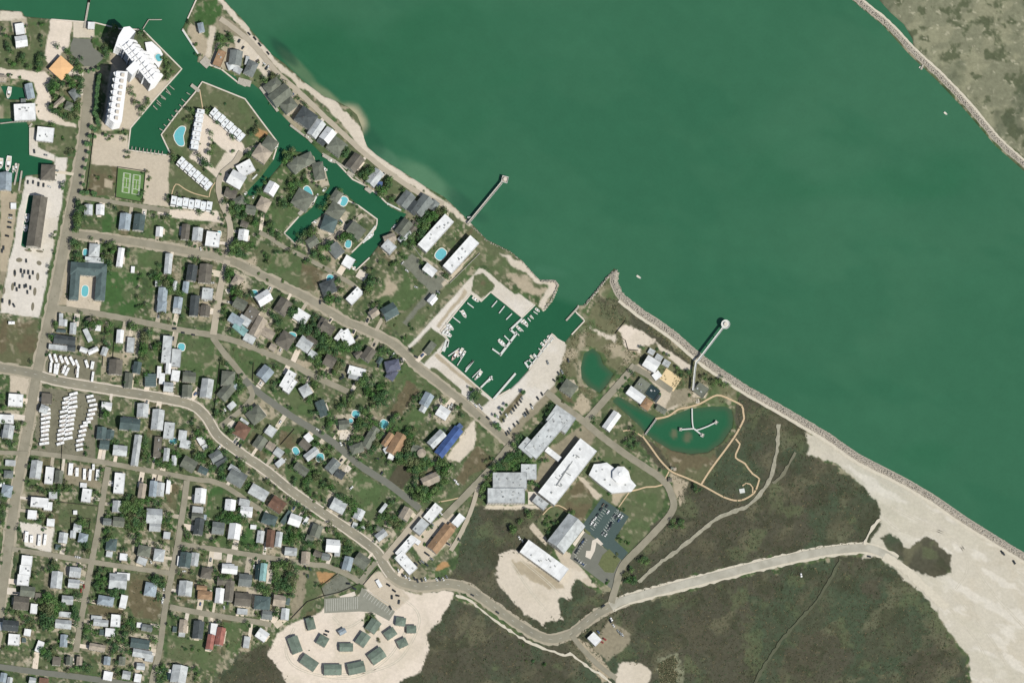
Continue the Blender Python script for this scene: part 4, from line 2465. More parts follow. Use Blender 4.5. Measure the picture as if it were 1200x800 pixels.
# ------------------------------------------------------------------ outline of land and water (plan pixels)
LAND = [(-400,12),(0,12),(25,14),(29,20),(60,23),(86,25),(112,27),(126,30),(140,34),(163,35),(168,36),(190,58),(213,81),(205,90),(180,118),(153,150),(151,166),(150,176),(172,179),(195,182),
(199,178),(189,158),(208,133),(229,108),(237,96),(262,106),(287,116),(307,143),(326,168),(320,187),(306,206),(291,222),(286,231),(299,229),(307,219),(322,202),(336,185),(345,178),(362,179),(368,184),
(369,191),(380,196),(384,212),(386,218),(379,228),(372,229),(368,240),(358,249),(350,254),(333,273),(345,285),(355,275),(367,261),(380,250),(388,238),(397,230),(405,228),(420,241),(442,257),(440,268),
(425,284),(412,296),(404,304),(417,317),(433,302),(447,284),(458,270),(473,256),(478,250),(468,247),(455,240),(443,228),(427,217),(413,210),(405,198),(395,191),(378,180),(366,168),(357,160),(341,144),
(327,130),(314,117),(307,106),(296,97),(288,101),(280,97),(277,89),(259,81),(245,76),(232,72),(233,64),(224,50),(214,34),(220,22),(230,0),(250,-60),(215,-60),(240,-60),(258,-60),(262,0),(270,9),(281,20),(300,43),(319,65),(333,75),
(343,84),(357,97),(379,113),(394,119),(408,126),(418,135),(424,150),(426,162),(430,172),(441,182),(455,191),(480,207),(500,220),(520,231),(535,245),(553,263),(570,281),(597,294),(612,306),(622,318),
(632,328),(650,328),(655,334),(647,353),(637,364),(627,357),(612,372),(594,357),(575,342),(564,353),(552,344),(534,366),(517,387),(526,399),(520,409),(515,414),(526,423),(536,432),(556,450),(577,468),(587,460),(598,456),
(608,447),(620,433),(633,415),(647,391),(653,397),(662,402),(670,392),(685,376),(674,364),(678,358),(684,358),(694,347),(703,336),(711,325),(720,315),(724,318),(719,330),(727,343),(753,363),(785,385),(823,417),(847,433),(873,450),(900,466),(940,489),
(975,510),(1007,532),(1040,549),(1067,563),(1100,583),(1133,606),(1200,648),(1300,712),(1700,960),(1700,1500),(-700,1500),(-700,250),(-400,232),(0,214),(20,214),(27,210),(31,206),(52,204),(64,188),(35,181),(36,150),(30,140),(12,138),(-400,140),(-400,101),(0,101),(8,117),(27,117),(38,114),(36,104),(14,100),(-400,98)]
LAND2 = [(1000,0),(1035,29),(1067,64),(1100,95),(1133,130),(1167,170),(1200,199),(1320,300),(1700,500),(1700,-400),(900,-400),(960,-60)]
PONDS = [[(695,407),(704,415),(707,425),(713,431),(720,437),(714,448),(703,461),(688,452),(681,443),(680,430),(684,413)],
 [(717,470),(722,464),(727,464),(745,475),(770,488),(770,492),(790,485),(807,478),(833,475),(850,475),(858,479),(860,488),(859,500),(847,518),(830,530),(810,532),(787,528),(770,518),(757,509),(750,500),(735,486)],
 [(33,228),(41,228),(39,252),(33,292),(24,288),(29,250)],[(1010,0),(1040,24),(1067,60),(1072,58),(1070,45),(1060,28),(1044,14),(1028,-4)]]
def resample(pts, step, closed=False):
    out = []
    n = len(pts); rng_ = range(n if closed else n-1)
    for i in rng_:
        a = pts[i]; b = pts[(i+1)%n]; d = math.hypot(b[0]-a[0], b[1]-a[1]); k = max(1, int(d/step))
        for j in range(k): out.append((a[0]+(b[0]-a[0])*j/k, a[1]+(b[1]-a[1])*j/k))
    if not closed: out.append(pts[-1])
    return out
def spline(pts, step=4.0):
    if len(pts) < 3: return resample(pts, step)
    out = []; n = len(pts)
    for i in range(n-1):
        p0 = pts[max(i-1,0)]; p1 = pts[i]; p2 = pts[i+1]; p3 = pts[min(i+2,n-1)]
        k = max(1, int(math.hypot(p2[0]-p1[0], p2[1]-p1[1])/step))
        for j in range(k):
            t = j/k; t2 = t*t; t3 = t2*t
            out.append(tuple(.5*((2*p1[q])+(-p0[q]+p2[q])*t+(2*p0[q]-5*p1[q]+4*p2[q]-p3[q])*t2+(-p0[q]+3*p1[q]-3*p2[q]+p3[q])*t3) for q in (0,1)))
    out.append(pts[-1]); return out
def sd_poly(X, Y, poly):
    """signed distance, positive inside"""
    d2 = np.full(X.shape, 1e18); ins = np.zeros(X.shape, bool); n = len(poly)
    for i in range(n):
        ax, ay = poly[i]; bx, by = poly[(i+1)%n]; ex, ey = bx-ax, by-ay; l2 = ex*ex+ey*ey
        if l2 < 1e-9: continue
        wx, wy = X-ax, Y-ay; t = np.clip((wx*ex+wy*ey)/l2, 0, 1)
        d2 = np.minimum(d2, (wx-t*ex)**2+(wy-t*ey)**2)
        if ay != by:
            c = ((ay > Y) != (by > Y)); ins ^= c & (X < (bx-ax)*(Y-ay)/(by-ay)+ax)
    return np.where(ins, 1, -1)*np.sqrt(d2)
def vnoise(X, Y, sc, seed):
    g = np.random.default_rng(seed).random((256,256)); x = X/sc+1000; y = Y/sc+1000
    xi = np.floor(x).astype(int); yi = np.floor(y).astype(int); fx = x-xi; fy = y-yi; fx = fx*fx*(3-2*fx); fy = fy*fy*(3-2*fy)
    a = g[xi%256, yi%256]; b = g[(xi+1)%256, yi%256]; c = g[xi%256, (yi+1)%256]; d = g[(xi+1)%256, (yi+1)%256]
    return (a*(1-fx)+b*fx)*(1-fy)+(c*(1-fx)+d*fx)*fy
def fbm(X, Y, sc, seed, o=4):
    t = 0; a = 1; s = 0
    for k in range(o): t = t+a*vnoise(X, Y, sc/2**k, seed+k); s += a; a *= .55
    return t/s

# ------------------------------------------------------------------ ground cover palette
G = dict(rvlot=(124,121,102), lawn=(84,103,66), green=(70,99,57), olive=(98,106,76), brown=(105,98,75), dark=(84,81,65), sand=(211,200,181), pale=(217,210,197), pink=(223,210,192), tan=(176,164,140),
 gravel=(146,138,116), scrub=(84,83,68), scrubg=(75,86,66), asph=(120,122,108), isl=(128,129,105), dune=(112,112,84), beach=(201,194,176), rock=(178,168,150), orange=(176,140,98), conc=(198,186,165))
PATCH = [  # (colour, softness, edge wobble, polygon)
 ('olive',1,1,[(28,34),(58,28),(57,72),(50,84),(0,82),(0,45)]),('pink',.7,.6,[(59,23),(86,25),(82,52),(72,64),(64,72),(55,76),(52,66)]),('sand',.8,.6,[(0,12),(25,14),(29,22),(20,22),(0,26)]),
 ('pink',.6,.4,[(0,80),(38,84),(52,84),(60,92),(58,108),(62,128),(75,142),(90,146),(90,150),(66,145),(44,140),(40,126),(44,110),(40,96),(20,92),(0,90)]),
 ('sand',.5,.2,[(86,25),(112,27),(110,45),(86,44)]),('green',1,.8,[(112,27),(127,31),(126,52),(116,58),(111,50)]),('tan',.6,.4,[(130,62),(138,66),(137,76),(128,76)]),
 ('conc',.8,.4,[(134,60),(160,90),(178,100),(205,90),(152,152),(118,152),(125,110)]),('olive',.8,.6,[(163,36),(172,42),(190,62),(213,82),(205,88),(192,78),(185,60)]),
 ('olive',.7,.6,[(39,150),(87,149),(82,182),(40,180)]),('pale',.5,.3,[(35,150),(41,150),(44,172),(64,183),(64,190),(35,181)]),
 ('pale',.5,.3,[(65,185),(79,185),(71,250),(61,302),(46,373),(0,366),(6,330),(16,285),(20,255),(27,225),(31,206),(60,212)]),('tan',.6,.4,[(0,222),(20,226),(17,260),(8,318),(0,330)]),
 ('gravel',.5,.3,[(0,330),(0,318),(8,318),(4,335)]),
 ('lawn',.8,.4,[(80,186),(85,186),(76,240),(62,320),(52,372),(46,372),(60,302),(72,248)]),
 ('conc',.6,.3,[(110,157),(149,158),(150,178),(199,183),(198,243),(166,238),(168,202),(107,192)]),('brown',.7,.6,[(107,192),(137,197),(134,231),(102,227)]),('tan',.8,.6,[(124,209),(133,211),(131,221),(121,219)]),
 ('olive',.6,.4,[(98,160),(109,160),(100,226),(92,226)]),
 ('olive',.6,.6,[(189,158),(237,96),(287,116),(326,168),(318,187),(292,222),(258,246),(230,246),(199,236),(199,184)]),
 ('pink',.6,.4,[(236,131),(242,135),(254,142),(282,166),(288,176),(276,187),(262,203),(270,216),(258,212),(244,200),(222,184),(230,172)]),('olive',.7,.5,[(247,163),(267,179),(253,198),(245,190)]),
 ('sand',.5,.3,[(264,178),(278,186),(262,203),(252,198)]),('orange',.8,.6,[(302,150),(314,156),(309,164),(299,160)]),
 ('pink',.6,.4,[(184,243),(198,245),(255,247),(262,262),(198,254),(184,250)]),
 ('tan',1,1,[(221,25),(232,30),(244,50),(246,72),(232,68),(220,40)]),('green',1,1,[(232,4),(252,2),(262,15),(252,30),(240,28),(228,22)]),('sand',.8,.6,[(246,30),(254,32),(252,45),(246,68),(240,66)]),('gravel',.8,.5,[(256,20),(272,24),(300,48),(328,84),(320,86),(290,55),(258,38)]),
 ('sand',.8,.8,[(250,-60),(262,0),(319,65),(357,97),(394,119),(424,150),(430,172),(455,191),(500,220),(553,263),(549,265),(498,226),(452,198),(424,176),(398,142),(372,118),(350,100),(316,70),(270,18),(252,0)]),
 ('sand',1,.8,[(275,42),(292,48),(320,80),(312,92),(300,76),(275,60)]),('olive',1.2,1,[(394,150),(430,185),(480,220),(520,240),(500,247),(455,232),(400,190)]),
 ('olive',1,1,[(553,265),(570,281),(597,296),(620,318),(634,331),(640,345),(632,352),(600,330),(570,310),(558,312),(548,302)]),('sand',1.2,.8,[(585,296),(612,306),(634,328),(650,328),(655,334),(637,364),(630,358),(644,336),(620,326)]),
 ('tan',2,1.5,[(590,320),(612,325),(640,340),(632,352),(605,335)]),
 ('brown',1.6,1.2,[(0,372),(46,376),(43,427),(0,424)]),('green',.6,.4,[(124,318),(164,321),(158,372),(118,368)]),('lawn',.8,.5,[(161,291),(197,295),(191,330),(162,324)]),
 ('conc',.5,.2,[(92,322),(114,324),(113,354),(91,352)]),('tan',.6,.4,[(72,304),(83,308),(79,358),(68,358)]),('conc',.5,.3,[(78,350),(119,354),(117,367),(77,361)]),
 ('green',.7,.5,[(120,250),(140,252),(137,276),(119,274)]),('lawn',.8,.5,[(163,253),(187,256),(183,280),(163,276)]),
 ('lawn',.8,.8,[(216,393),(258,399),(263,430),(256,441),(213,437)]),('lawn',.6,.5,[(256,399),(312,418),(296,446),(276,424)]),
 ('lawn',1,1,[(322,299),(344,297),(364,308),(352,340),(337,338),(316,322)]),('brown',.8,.8,[(356,306),(382,320),(368,342),(348,338)]),
 ('olive',1,1,[(305,283),(322,290),(315,310),(298,318),(286,308)]),('tan',1,.8,[(286,304),(300,300),(298,316),(290,312)]),('lawn',.6,.5,[(316,244),(336,243),(347,253),(333,272),(320,266)]),
 ('lawn',1,1.2,[(460,315),(502,341),(500,347),(474,366),(432,352)]),('tan',2.5,2,[(455,325),(468,325),(462,345),(445,350)]),('olive',1,1,[(475,366),(500,346),(488,380),(470,390),(430,370)]),
 ('asph',.5,.3,[(470,308),(483,297),(500,312),(525,330),(511,346),(490,368),(480,382),(472,378),(503,340),(488,325)]),('olive',.8,.6,[(558,293),(550,318),(488,384),(478,378),(515,340)]),
 ('conc',.6,.4,[(556,296),(560,292),(532,325),(520,336),(517,332)]),
 ('pale',.4,.2,[(562,314),(568,316),(603,345),(608,344),(626,357),(612,372),(594,357),(575,342),(564,353),(552,344),(515,388),(526,398),(515,414),(536,432),(577,468),(567,485),(545,466),(495,429),(478,406)]),
 ('tan',.7,.4,[(548,342),(514,385),(511,382),(545,339)]),('tan',.7,.4,[(512,413),(540,437),(562,456),(560,459),(530,434),(508,416)]),
 ('olive',.5,.3,[(505,384),(523,397),(497,427),(478,411)]),('olive',.4,.2,[(505,431),(510,431),(541,457),(541,464),(535,465),(502,437)]),('olive',.5,.4,[(556,322),(566,320),(580,333),(577,340),(565,350),(552,340)]),
 ('brown',.5,.2,[(563,330),(567,328),(570,331),(567,335),(563,334)]),('olive',.5,.4,[(551,462),(560,459),(574,469),(566,476),(556,474)]),
 ('pale',.4,.2,[(620,434),(647,391),(653,397),(662,402),(678,412),(664,432),(650,450),(624,478),(590,513),(565,485),(578,468),(598,456)]),
 ('brown',.5,.2,[(583,490),(611,458),(615,461),(588,496)]),('gravel',.7,.5,[(650,450),(655,456),(632,482),(610,503),(600,520),(590,513)]),
 ('brown',1.5,1.2,[(478,440),(496,455),(470,487),(456,482)]),('lawn',1.5,1,[(460,430),(478,425),(502,440),(515,458),(498,462),(478,446),(464,470)]),('lawn',1,1,[(474,490),(498,470),(506,480),(484,514),(466,505)]),
 ('dark',.6,.5,[(470,540),(484,556),(472,574),(454,563)]),('lawn',1,1,[(418,553),(458,575),(446,600),(432,612),(420,590),(405,575)]),('lawn',.8,.6,[(446,600),(455,590),(448,620),(436,618)]),
 ('sand',.6,.5,[(555,493),(560,505),(556,525),(538,541),(523,536),(546,503)]),('brown',1.2,1,[(560,522),(578,532),(570,548),(552,556),(545,566),(532,560)]),('olive',1,.8,[(556,500),(590,518),(584,534),(566,520)]),
 ('olive',.8,.6,[(545,566),(560,552),(576,552),(556,575),(500,620),(490,610)]),
 ('conc',.7,.4,[(480,632),(500,617),(528,600),(534,606),(522,640),(500,660),(490,650)]),('orange',.7,.6,[(514,662),(522,656),(526,662),(518,668),(512,669)]),
 ('lawn',.8,.6,[(545,592),(556,594),(540,630),(528,650),(524,640)]),
 # research campus and scrub
 ('scrub',1,1.5,[(556,592),(600,594),(682,596),(662,625),(640,652),(700,692),(726,692),(742,640),(790,592),(796,570),(748,520),(736,503),(752,512),(776,522),(830,537),(861,506),(864,478),(872,460),(942,492),(948,532),(1012,570),(1037,597),(1022,634),(902,654),(800,678),(735,700),(690,727),(650,750),(600,727),(560,699),(526,681)]),
 ('scrub',1.2,2,[(530,698),(610,743),(642,758),(702,722),(736,709),(800,692),(902,667),(1012,650),(1035,653),(1081,688),(1109,735),(1140,800),(1200,1000),(200,1000),(242,800),(280,770),(310,755)]),
 ('dune',1.5,1.5,[(687,376),(703,338),(720,330),(752,364),(820,413),(862,446),(866,470),(832,474),(800,480),(770,470),(735,440),(712,428),(706,412),(695,405),(678,412),(664,402),(670,393)]),
 ('scrub',2,1.5,[(700,345),(728,350),(785,400),(812,426),(806,430),(760,398),(720,372),(700,372)]),
 ('pink',.8,.8,[(722,384),(732,380),(768,396),(766,402),(752,408),(748,412),(736,410),(733,404)]),('sand',.8,.6,[(768,400),(812,430),(810,436),(796,428),(786,420),(770,406)]),
 ('sand',1.5,1.2,[(693,383),(706,390),(722,394),(720,400),(700,394)]),('dune',1.2,1,[(664,402),(678,412),(676,445),(690,455),(700,463),(680,480),(655,460),(650,450)]),
 ('tan',1,1,[(682,463),(692,470),(690,482),(684,488),(670,478)]),('brown',.7,.6,[(655,458),(668,462),(672,472),(660,470)]),('conc',.6,.4,[(657,447),(672,445),(678,456),(668,464)]),
 ('conc',.6,.5,[(744,428),(750,424),(790,455),(800,470),(790,480),(778,482),(765,470),(770,455)]),('conc',.7,.5,[(815,450),(832,452),(828,466),(812,466)]),('gravel',.7,.6,[(788,455),(812,455),(806,470),(780,480)]),
 ('brown',1,1,[(765,508),(790,528),(812,533),(838,526),(840,540),(822,566),(790,556)]),('tan',1.2,1,[(782,552),(800,562),(808,566),(796,590),(790,575)]),
 ('olive',.6,.5,[(688,514),(700,512),(735,537),(775,563),(780,580),(776,596),(758,620),(736,606),(705,584),(690,570)]),('olive',.6,.5,[(737,606),(760,622),(737,645),(722,632)]),('lawn',.7,.5,[(722,632),(737,645),(732,650),(720,640)]),
 ('brown',.8,.6,[(680,562),(700,578),(684,610),(650,594),(660,582)]),('conc',.6,.4,[(676,556),(684,560),(706,580),(700,586),(692,578)]),('olive',.6,.4,[(690,568),(694,566),(716,582),(712,586)]),
 ('tan',.8,.6,[(718,574),(732,576),(724,592),(716,588)]),
 ('gravel',.7,.5,[(640,530),(688,494),(700,508),(690,522),(655,560),(630,580),(622,570)]),('olive',.7,.5,[(645,508),(655,504),(664,512),(655,520)]),
 ('green',1.5,1.2,[(570,545),(610,528),(630,540),(600,556),(580,560)]),('sand',.8,.6,[(570,590),(600,592),(640,592),(640,596),(568,596)]),
 ('olive',.7,.6,[(632,607),(648,592),(666,602),(646,640),(628,628)]),('conc',.5,.3,[(620,618),(625,612),(642,632),(640,640)]),('conc',.5,.3,[(648,640),(668,648),(672,655),(700,688),(690,686),(660,665)]),
 ('sand',.7,1.2,[(585,652),(580,664),(582,684),(596,702),(615,720),(637,733),(642,726),(657,724),(659,710),(655,702),(668,700),(672,686),(678,677),(688,678),(680,668),(664,662),(630,660),(608,645),(596,645)]),
 ('tan',1.5,1,[(600,655),(640,668),(662,690),(640,690),(605,670)]),
 ('pink',.6,.8,[(531,692),(527,706),(515,727),(501,744),(503,762),(492,786),(466,800),(440,860),(380,860),(340,800),(330,789),(313,768),(317,757),(327,740),(340,731),(357,724),(378,715),(381,706),(420,698),(430,690),(470,690),(490,696)]),
 ('conc',.7,.6,[(425,684),(443,668),(450,672),(470,690),(480,700),(463,716),(440,700)]),('olive',.5,.4,[(428,718),(436,718),(446,728),(444,738),(430,742),(426,735)]),
 ('olive',.8,.8,[(340,672),(372,668),(378,690),(366,708),(348,726),(341,722)]),('orange',.9,.7,[(370,670),(392,672),(384,682),(376,686)]),('gravel',.8,.8,[(343,665),(362,668),(358,700),(348,724),(341,722)]),('asph',.5,.3,[(376,688),(396,672),(406,676),(414,688),(380,700)]),
 ('tan',1,.8,[(690,752),(705,770),(720,792),(706,800),(690,775),(672,752),(676,748)]),('gravel',.9,.8,[(700,745),(715,725),(738,742),(738,755),(712,775),(696,760)]),('sand',.8,1,[(720,790),(724,778),(735,773),(750,778),(763,785),(760,800),(748,812),(722,806)]),
 ('isl',1.6,2,[(770,778),(790,767),(800,790),(795,812),(775,808)]),
 ('beach',1,1,[(943,506),(947,520),(947,532),(980,545),(1013,572),(1034,595),(1030,612),(1020,634),(1010,655),(1030,650),(1060,679),(1090,705),(1107,732),(1130,762),(1140,800),(1180,900),(1900,1400),(1900,1000),(1700,930),(1300,708),(1200,644),(1133,602),(1067,559),(1007,528),(975,514)]),
 ('scrub',.9,1.2,[(1034,632),(1042,626),(1050,628),(1060,638),(1067,639),(1080,629),(1100,636),(1117,650),(1114,672),(1095,678),(1072,668),(1050,656)]),('scrubg',.8,.8,[(1014,634),(1028,614),(1032,615),(1026,630),(1020,638)]),
 ('isl',1,.8,[(1008,0),(1080,65),(1100,85),(1160,150),(1200,185),(1320,290),(1700,480),(1700,-400),(960,-400)]),
 ('rvlot',.6,.4,[(55,414),(116,419),(108,452),(53,442)]),('rvlot',.6,.4,[(49,454),(118,464),(110,540),(39,529)]),('gravel',.7,.5,[(76,543),(122,548),(118,572),(74,566)]),('pale',.6,.5,[(24,610),(63,618),(60,646),(30,640)]),
 ('conc',.6,.4,[(12,440),(38,443),(36,462),(12,460)]),('olive',.7,.5,[(70,590),(114,592),(108,622),(68,615)]),('brown',1,.8,[(150,671),(176,672),(188,700),(186,728),(156,722),(148,710)]),
 ('brown',1,.8,[(103,706),(146,712),(143,724),(104,720)]),('green',.8,.5,[(243,570),(262,572),(258,612),(240,605)]),('olive',1,1,[(195,744),(242,752),(265,772),(250,782),(196,772)]),('lawn',.8,.6,[(262,728),(283,730),(280,765),(264,762)]),
 ('lawn',.8,.6,[(334,540),(376,560),(366,580),(352,592),(336,578)]),('olive',.8,.8,[(334,616),(350,622),(350,642),(332,638)]),('lawn',.7,.6,[(326,500),(352,500),(372,520),(352,540),(330,520)]),
 ('brown',.7,.6,[(328,504),(352,512),(340,528),(326,522)]),('olive',.7,.6,[(300,486),(326,494),(318,514),(300,506)]),('lawn',.8,.6,[(345,448),(372,462),(366,488),(344,486),(332,470)]),
 ('tan',.8,.7,[(340,418),(366,424),(360,436),(336,430)]),('lawn',.7,.5,[(240,610),(262,608),(270,640),(258,640)]),('green',.8,.6,[(330,616),(352,622),(348,640),(330,636)]),
 ('green',.8,.6,[(283,612),(305,618),(302,644),(282,640)]),('olive',.8,.6,[(220,565),(236,568),(236,590),(218,588)]),('brown',1,1,[(186,565),(212,567),(206,600),(196,592)]),
]
# ------------------------------------------------------------------ streets: (name, words, centre line, width, material key, shoulder)
ROADS = [
 ('avenue','the broad western avenue',[(103,78),(103,110),(98,165),(90,215),(82,255),(72,305),(62,355),(52,400),(43,440),(32,505),(20,570),(12,625),(3,690),(-8,760),(-40,1000)],11,'tanr',1),
 ('tennis_court_lane','the tennis court lane',[(92,231),(139,238),(172,243),(199,248)],5,'tanr',0),
 ('marina_road','the marina road',[(82,274),(117,278),(167,285),(200,291),(235,297),(267,304),(297,318),(333,336),(363,351),(400,374),(430,387),(463,404),(490,430),(517,451),(555,482),(595,517),(606,527)],8,'tanr',1),
 ('courtyard_hotel_street','the courtyard hotel street',[(66,361),(117,368),(180,380),(213,387),(250,393),(280,401),(313,414),(347,429),(366,440),(393,452),(408,459)],7,'tanr',0),
 ('connector_street','the short connector street',[(266,305),(258,340),(254,365),(250,392)],8,'tanl',0),
 ('tan_diagonal_street','the tan diagonal',[(249,395),(262,413),(278,432),(290,449)],7,'tanr',0),
 ('dark_diagonal_street','the dark asphalt diagonal',[(286,444),(293,452),(322,474),(347,491),(390,518),(423,546),(457,568),(492,596)],8,'asph',0),
 ('dirt_link','the curved dirt link',[(292,452),(296,463),(290,473),(278,484),(258,499)],6,'tanr',0),
 ('main_road','the bending main road',[(-300,392),(-120,415),(-40,426),(0,431),(40,438),(67,446),(133,457),(200,468),(226,475),(242,489),(256,511),(281,530),(313,552),(340,574),(373,597),(410,622),(440,645),(449,660),(458,673),(473,683),(498,687),(523,684),(545,688),(567,702),(607,731),(640,748),(668,743),(700,719),(735,702)],9,'grey',1),
 ('beach_road','the pale beach road',[(716,711),(735,702),(800,685),(900,660),(967,646),(1013,642),(1034,648),(1050,657)],9,'pale',1),
 ('beach_access','the sandy beach access',[(1036,651),(1062,668),(1085,690),(1110,712)],9,'sand',0),
 ('campus_spur','the workshop yard lane',[(496,600),(480,619),(466,636),(450,655)],8,'tanl',0),
 ('trailer_park_street','the trailer park street',[(36,530),(100,538),(167,550),(200,556),(232,562),(250,564),(266,571),(290,587),(307,599)],6,'tanr',0),
 ('western_cross_lane','the western cross lane',[(127,547),(121,580),(115,620),(107,660),(100,698),(93,738),(89,764)],7,'tanr',0),
 ('eastern_cross_lane','the eastern cross lane',[(219,563),(214,600),(205,655),(195,702),(187,760),(178,800),(160,900)],7,'tanr',0),
 ('lower_cross_street','the lower cross street',[(14,643),(58,650),(107,658),(167,667),(203,672)],6,'tanr',0),
 ('barracks_yard_street','the barracks yard street',[(207,637),(235,641),(263,645),(313,653),(363,661),(382,663),(407,673),(421,682)],6,'tanr',0),
 ('yard_link','the yard link road',[(421,683),(430,671),(441,658)],6,'grey',0),
 ('cul_de_sac_street','the dead-end street',[(199,711),(247,720),(297,728),(318,732)],6.5,'tanr',0),
 ('bottom_street','the bottom edge street',[(-60,772),(0,781),(42,787),(100,794),(178,806)],7,'asph',0),
 ('stub_lane','the western stub lane',[(-60,524),(0,530),(33,531)],5,'tanr',0),
 ('beachfront_road','the beachfront road',[(258,22),(272,32),(296,52),(325,86),(350,108),(378,135),(405,160),(428,181),(456,203),(490,226),(520,240)],6,'tanl',0),
 ('canal_lane','the canal lane',[(304,272),(318,280),(333,290),(350,298),(367,307),(384,316),(400,326),(414,334),(425,345)],5,'tanr',0),
 ('townhouse_lane','the townhouse lane',[(283,178),(274,192),(262,202),(256,216),(260,238),(267,254),(270,272),(267,302)],7,'tanl',0),
 ('canal_peninsula_drive','the canal peninsula drive',[(375,290),(392,276),(412,262),(425,252)],5,'tanl',0),
 ('campus_road','the research campus road',[(744,428),(728,447),(710,467),(687,493)],8,'tanr',0),
 ('campus_loop','the campus loop road',[(640,459),(660,476),(684,494),(707,513),(740,537),(775,561),(787,580),(787,600),(757,634),(730,662),(722,686),(716,706)],8,'tanr',0),
 ('lab_service_road','the laboratory service road',[(742,430),(767,444),(787,458)],7,'grey',0),
 ('harbour_spur','the diverging harbour track',[(598,521),(576,548),(543,583),(520,606)],8,'tanr',0),
 ('workshop_track','the workshop track',[(560,570),(553,595),(540,625),(528,645)],5,'tanl',0),
 ('station_drive','the station drive',[(670,744),(680,757),(700,778),(722,795)],6,'tanr',0),
 ('dune_track','the pale dune track',[(912,497),(911,520),(907,545),(903,560),(890,580),(873,594),(840,608),(800,640),(770,662),(748,682)],4.2,'dune',0),
 ('dune_side_track','the faint dune side track',[(932,530),(918,555),(905,566)],3.5,'grav',0),
 ('scrub_track','the straight scrub track',[(985,655),(960,700),(920,745),(890,790),(870,830)],3.2,'scrt',0),
 ('shore_track','the white ditch-side track',[(534,697),(552,705),(580,727),(620,752),(662,768),(668,766),(690,782),(712,797),(730,825)],2.6,'sand',0),
 ('beach_loop','the beach loop track',[(1013,638),(1020,622),(1031,608)],3.5,'sand',0),
]
# ------------------------------------------------------------------ read the plan
HG = {}
def SC_(p): return .9 if p[6] == 'N' else .94 if float(p[3])*float(p[4]) < 420 else .99
for ln in HD.split('\n'):
    p = ln.split(); HG.setdefault(int(p[0]), []).append(dict(x=float(p[1]), y=float(p[2]), w=float(p[3])*SC_(p), l=float(p[4])*SC_(p), a=float(p[5]), c=p[6], r=p[7]))
def near_line(pts, x, y):
    best = (1e9, 0, 0, 0); acc = 0
    for i in range(len(pts)-1):
        ax, ay = pts[i]; bx, by = pts[i+1]; ex, ey = bx-ax, by-ay; L = math.hypot(ex, ey)
        if L < 1e-6: continue
        t = max(0, min(1, ((x-ax)*ex+(y-ay)*ey)/L/L)); px, py = ax+t*ex, ay+t*ey; d = math.hypot(x-px, y-py)
        if d < best[0]: best = (d, acc+t*L, ((x-ax)*ey-(y-ay)*ex)/L, (px, py))
        acc += L
    return best
ONES = 'zeroth first second third fourth fifth sixth seventh eighth ninth tenth eleventh twelfth thirteenth fourteenth fifteenth sixteenth seventeenth eighteenth nineteenth'.split()
TENS = ['', '', 'twent', 'thirt', 'fort', 'fift', 'sixt', 'sevent', 'eight', 'ninet']
def ordw(n):
    if n < 20: return ONES[n]
    if n < 100: return TENS[n//10]+('ieth' if n % 10 == 0 else 'y-'+ONES[n % 10])
    return '%d-th' % n
def compass(dx, dy):   # plan pixels, y down
    a = (math.degrees(math.atan2(-dy, dx))+360) % 360
    return ['east', 'northeast', 'north', 'northwest', 'west', 'southwest', 'south', 'southeast'][int((a+22.5)//45) % 8]
DRIVABLE = [r for r in ROADS if r[4] not in ('sand', 'grav', 'scrt', 'dune') and r[0] not in ('dirt_link', 'yard_link', 'tan_diagonal_street')]

# ------------------------------------------------------------------ ground: one sheet, land height from the outline
def axis(lo, hi, step, far):
    a = list(np.arange(lo, hi+1e-6, step)); o = []; s = step*3; v = hi
    while v < hi+far: v += s; s *= 1.5; o.append(v)
    q = []; s = step*3; v = lo
    while v > lo-far: v -= s; s *= 1.5; q.append(v)
    return np.array(q[::-1]+a+o)
gx = axis(-24, 1224, 1.3, 2500); gy = axis(-24, 824, 1.3, 2500)
X, Y = np.meshgrid(gx, gy); ny, nx = X.shape
wob1 = fbm(X, Y, 14, 11, 3)-.5; wob2 = fbm(X, Y, 14, 29, 3)-.5
sdl = np.maximum(sd_poly(X, Y, LAND), sd_poly(X, Y, LAND2))
for pd in PONDS: sdl = np.minimum(sdl, -sd_poly(X, Y, pd))
Z = np.clip(sdl*1.5, -4.0, 0.0)
n1 = fbm(X, Y, 40, 3); n2 = fbm(X, Y, 12, 5); n3 = fbm(X, Y, 3.2, 9, 3); n4 = fbm(X, Y, 26, 41)
def c3(k): return np.array(col(*G[k])[:3])
def mixc(A, B, f): return A*(1-f[..., None])+B*f[..., None]
def sstep(v, a, b): t = np.clip((v-a)/(b-a), 0, 1); return t*t*(3-2*t)
col_ = np.broadcast_to(c3('lawn'), X.shape+(3,)).copy()
col_ = mixc(col_, c3('olive'), sstep(n1, .42, .58)); col_ = mixc(col_, c3('brown'), sstep(n2, .58, .7)*.5); col_ = mixc(col_, c3('tan'), sstep(n4, .6, .72)*.6); col_ = mixc(col_, c3('green'), sstep(n3*.5+n2*.5, .54, .66)*.6)
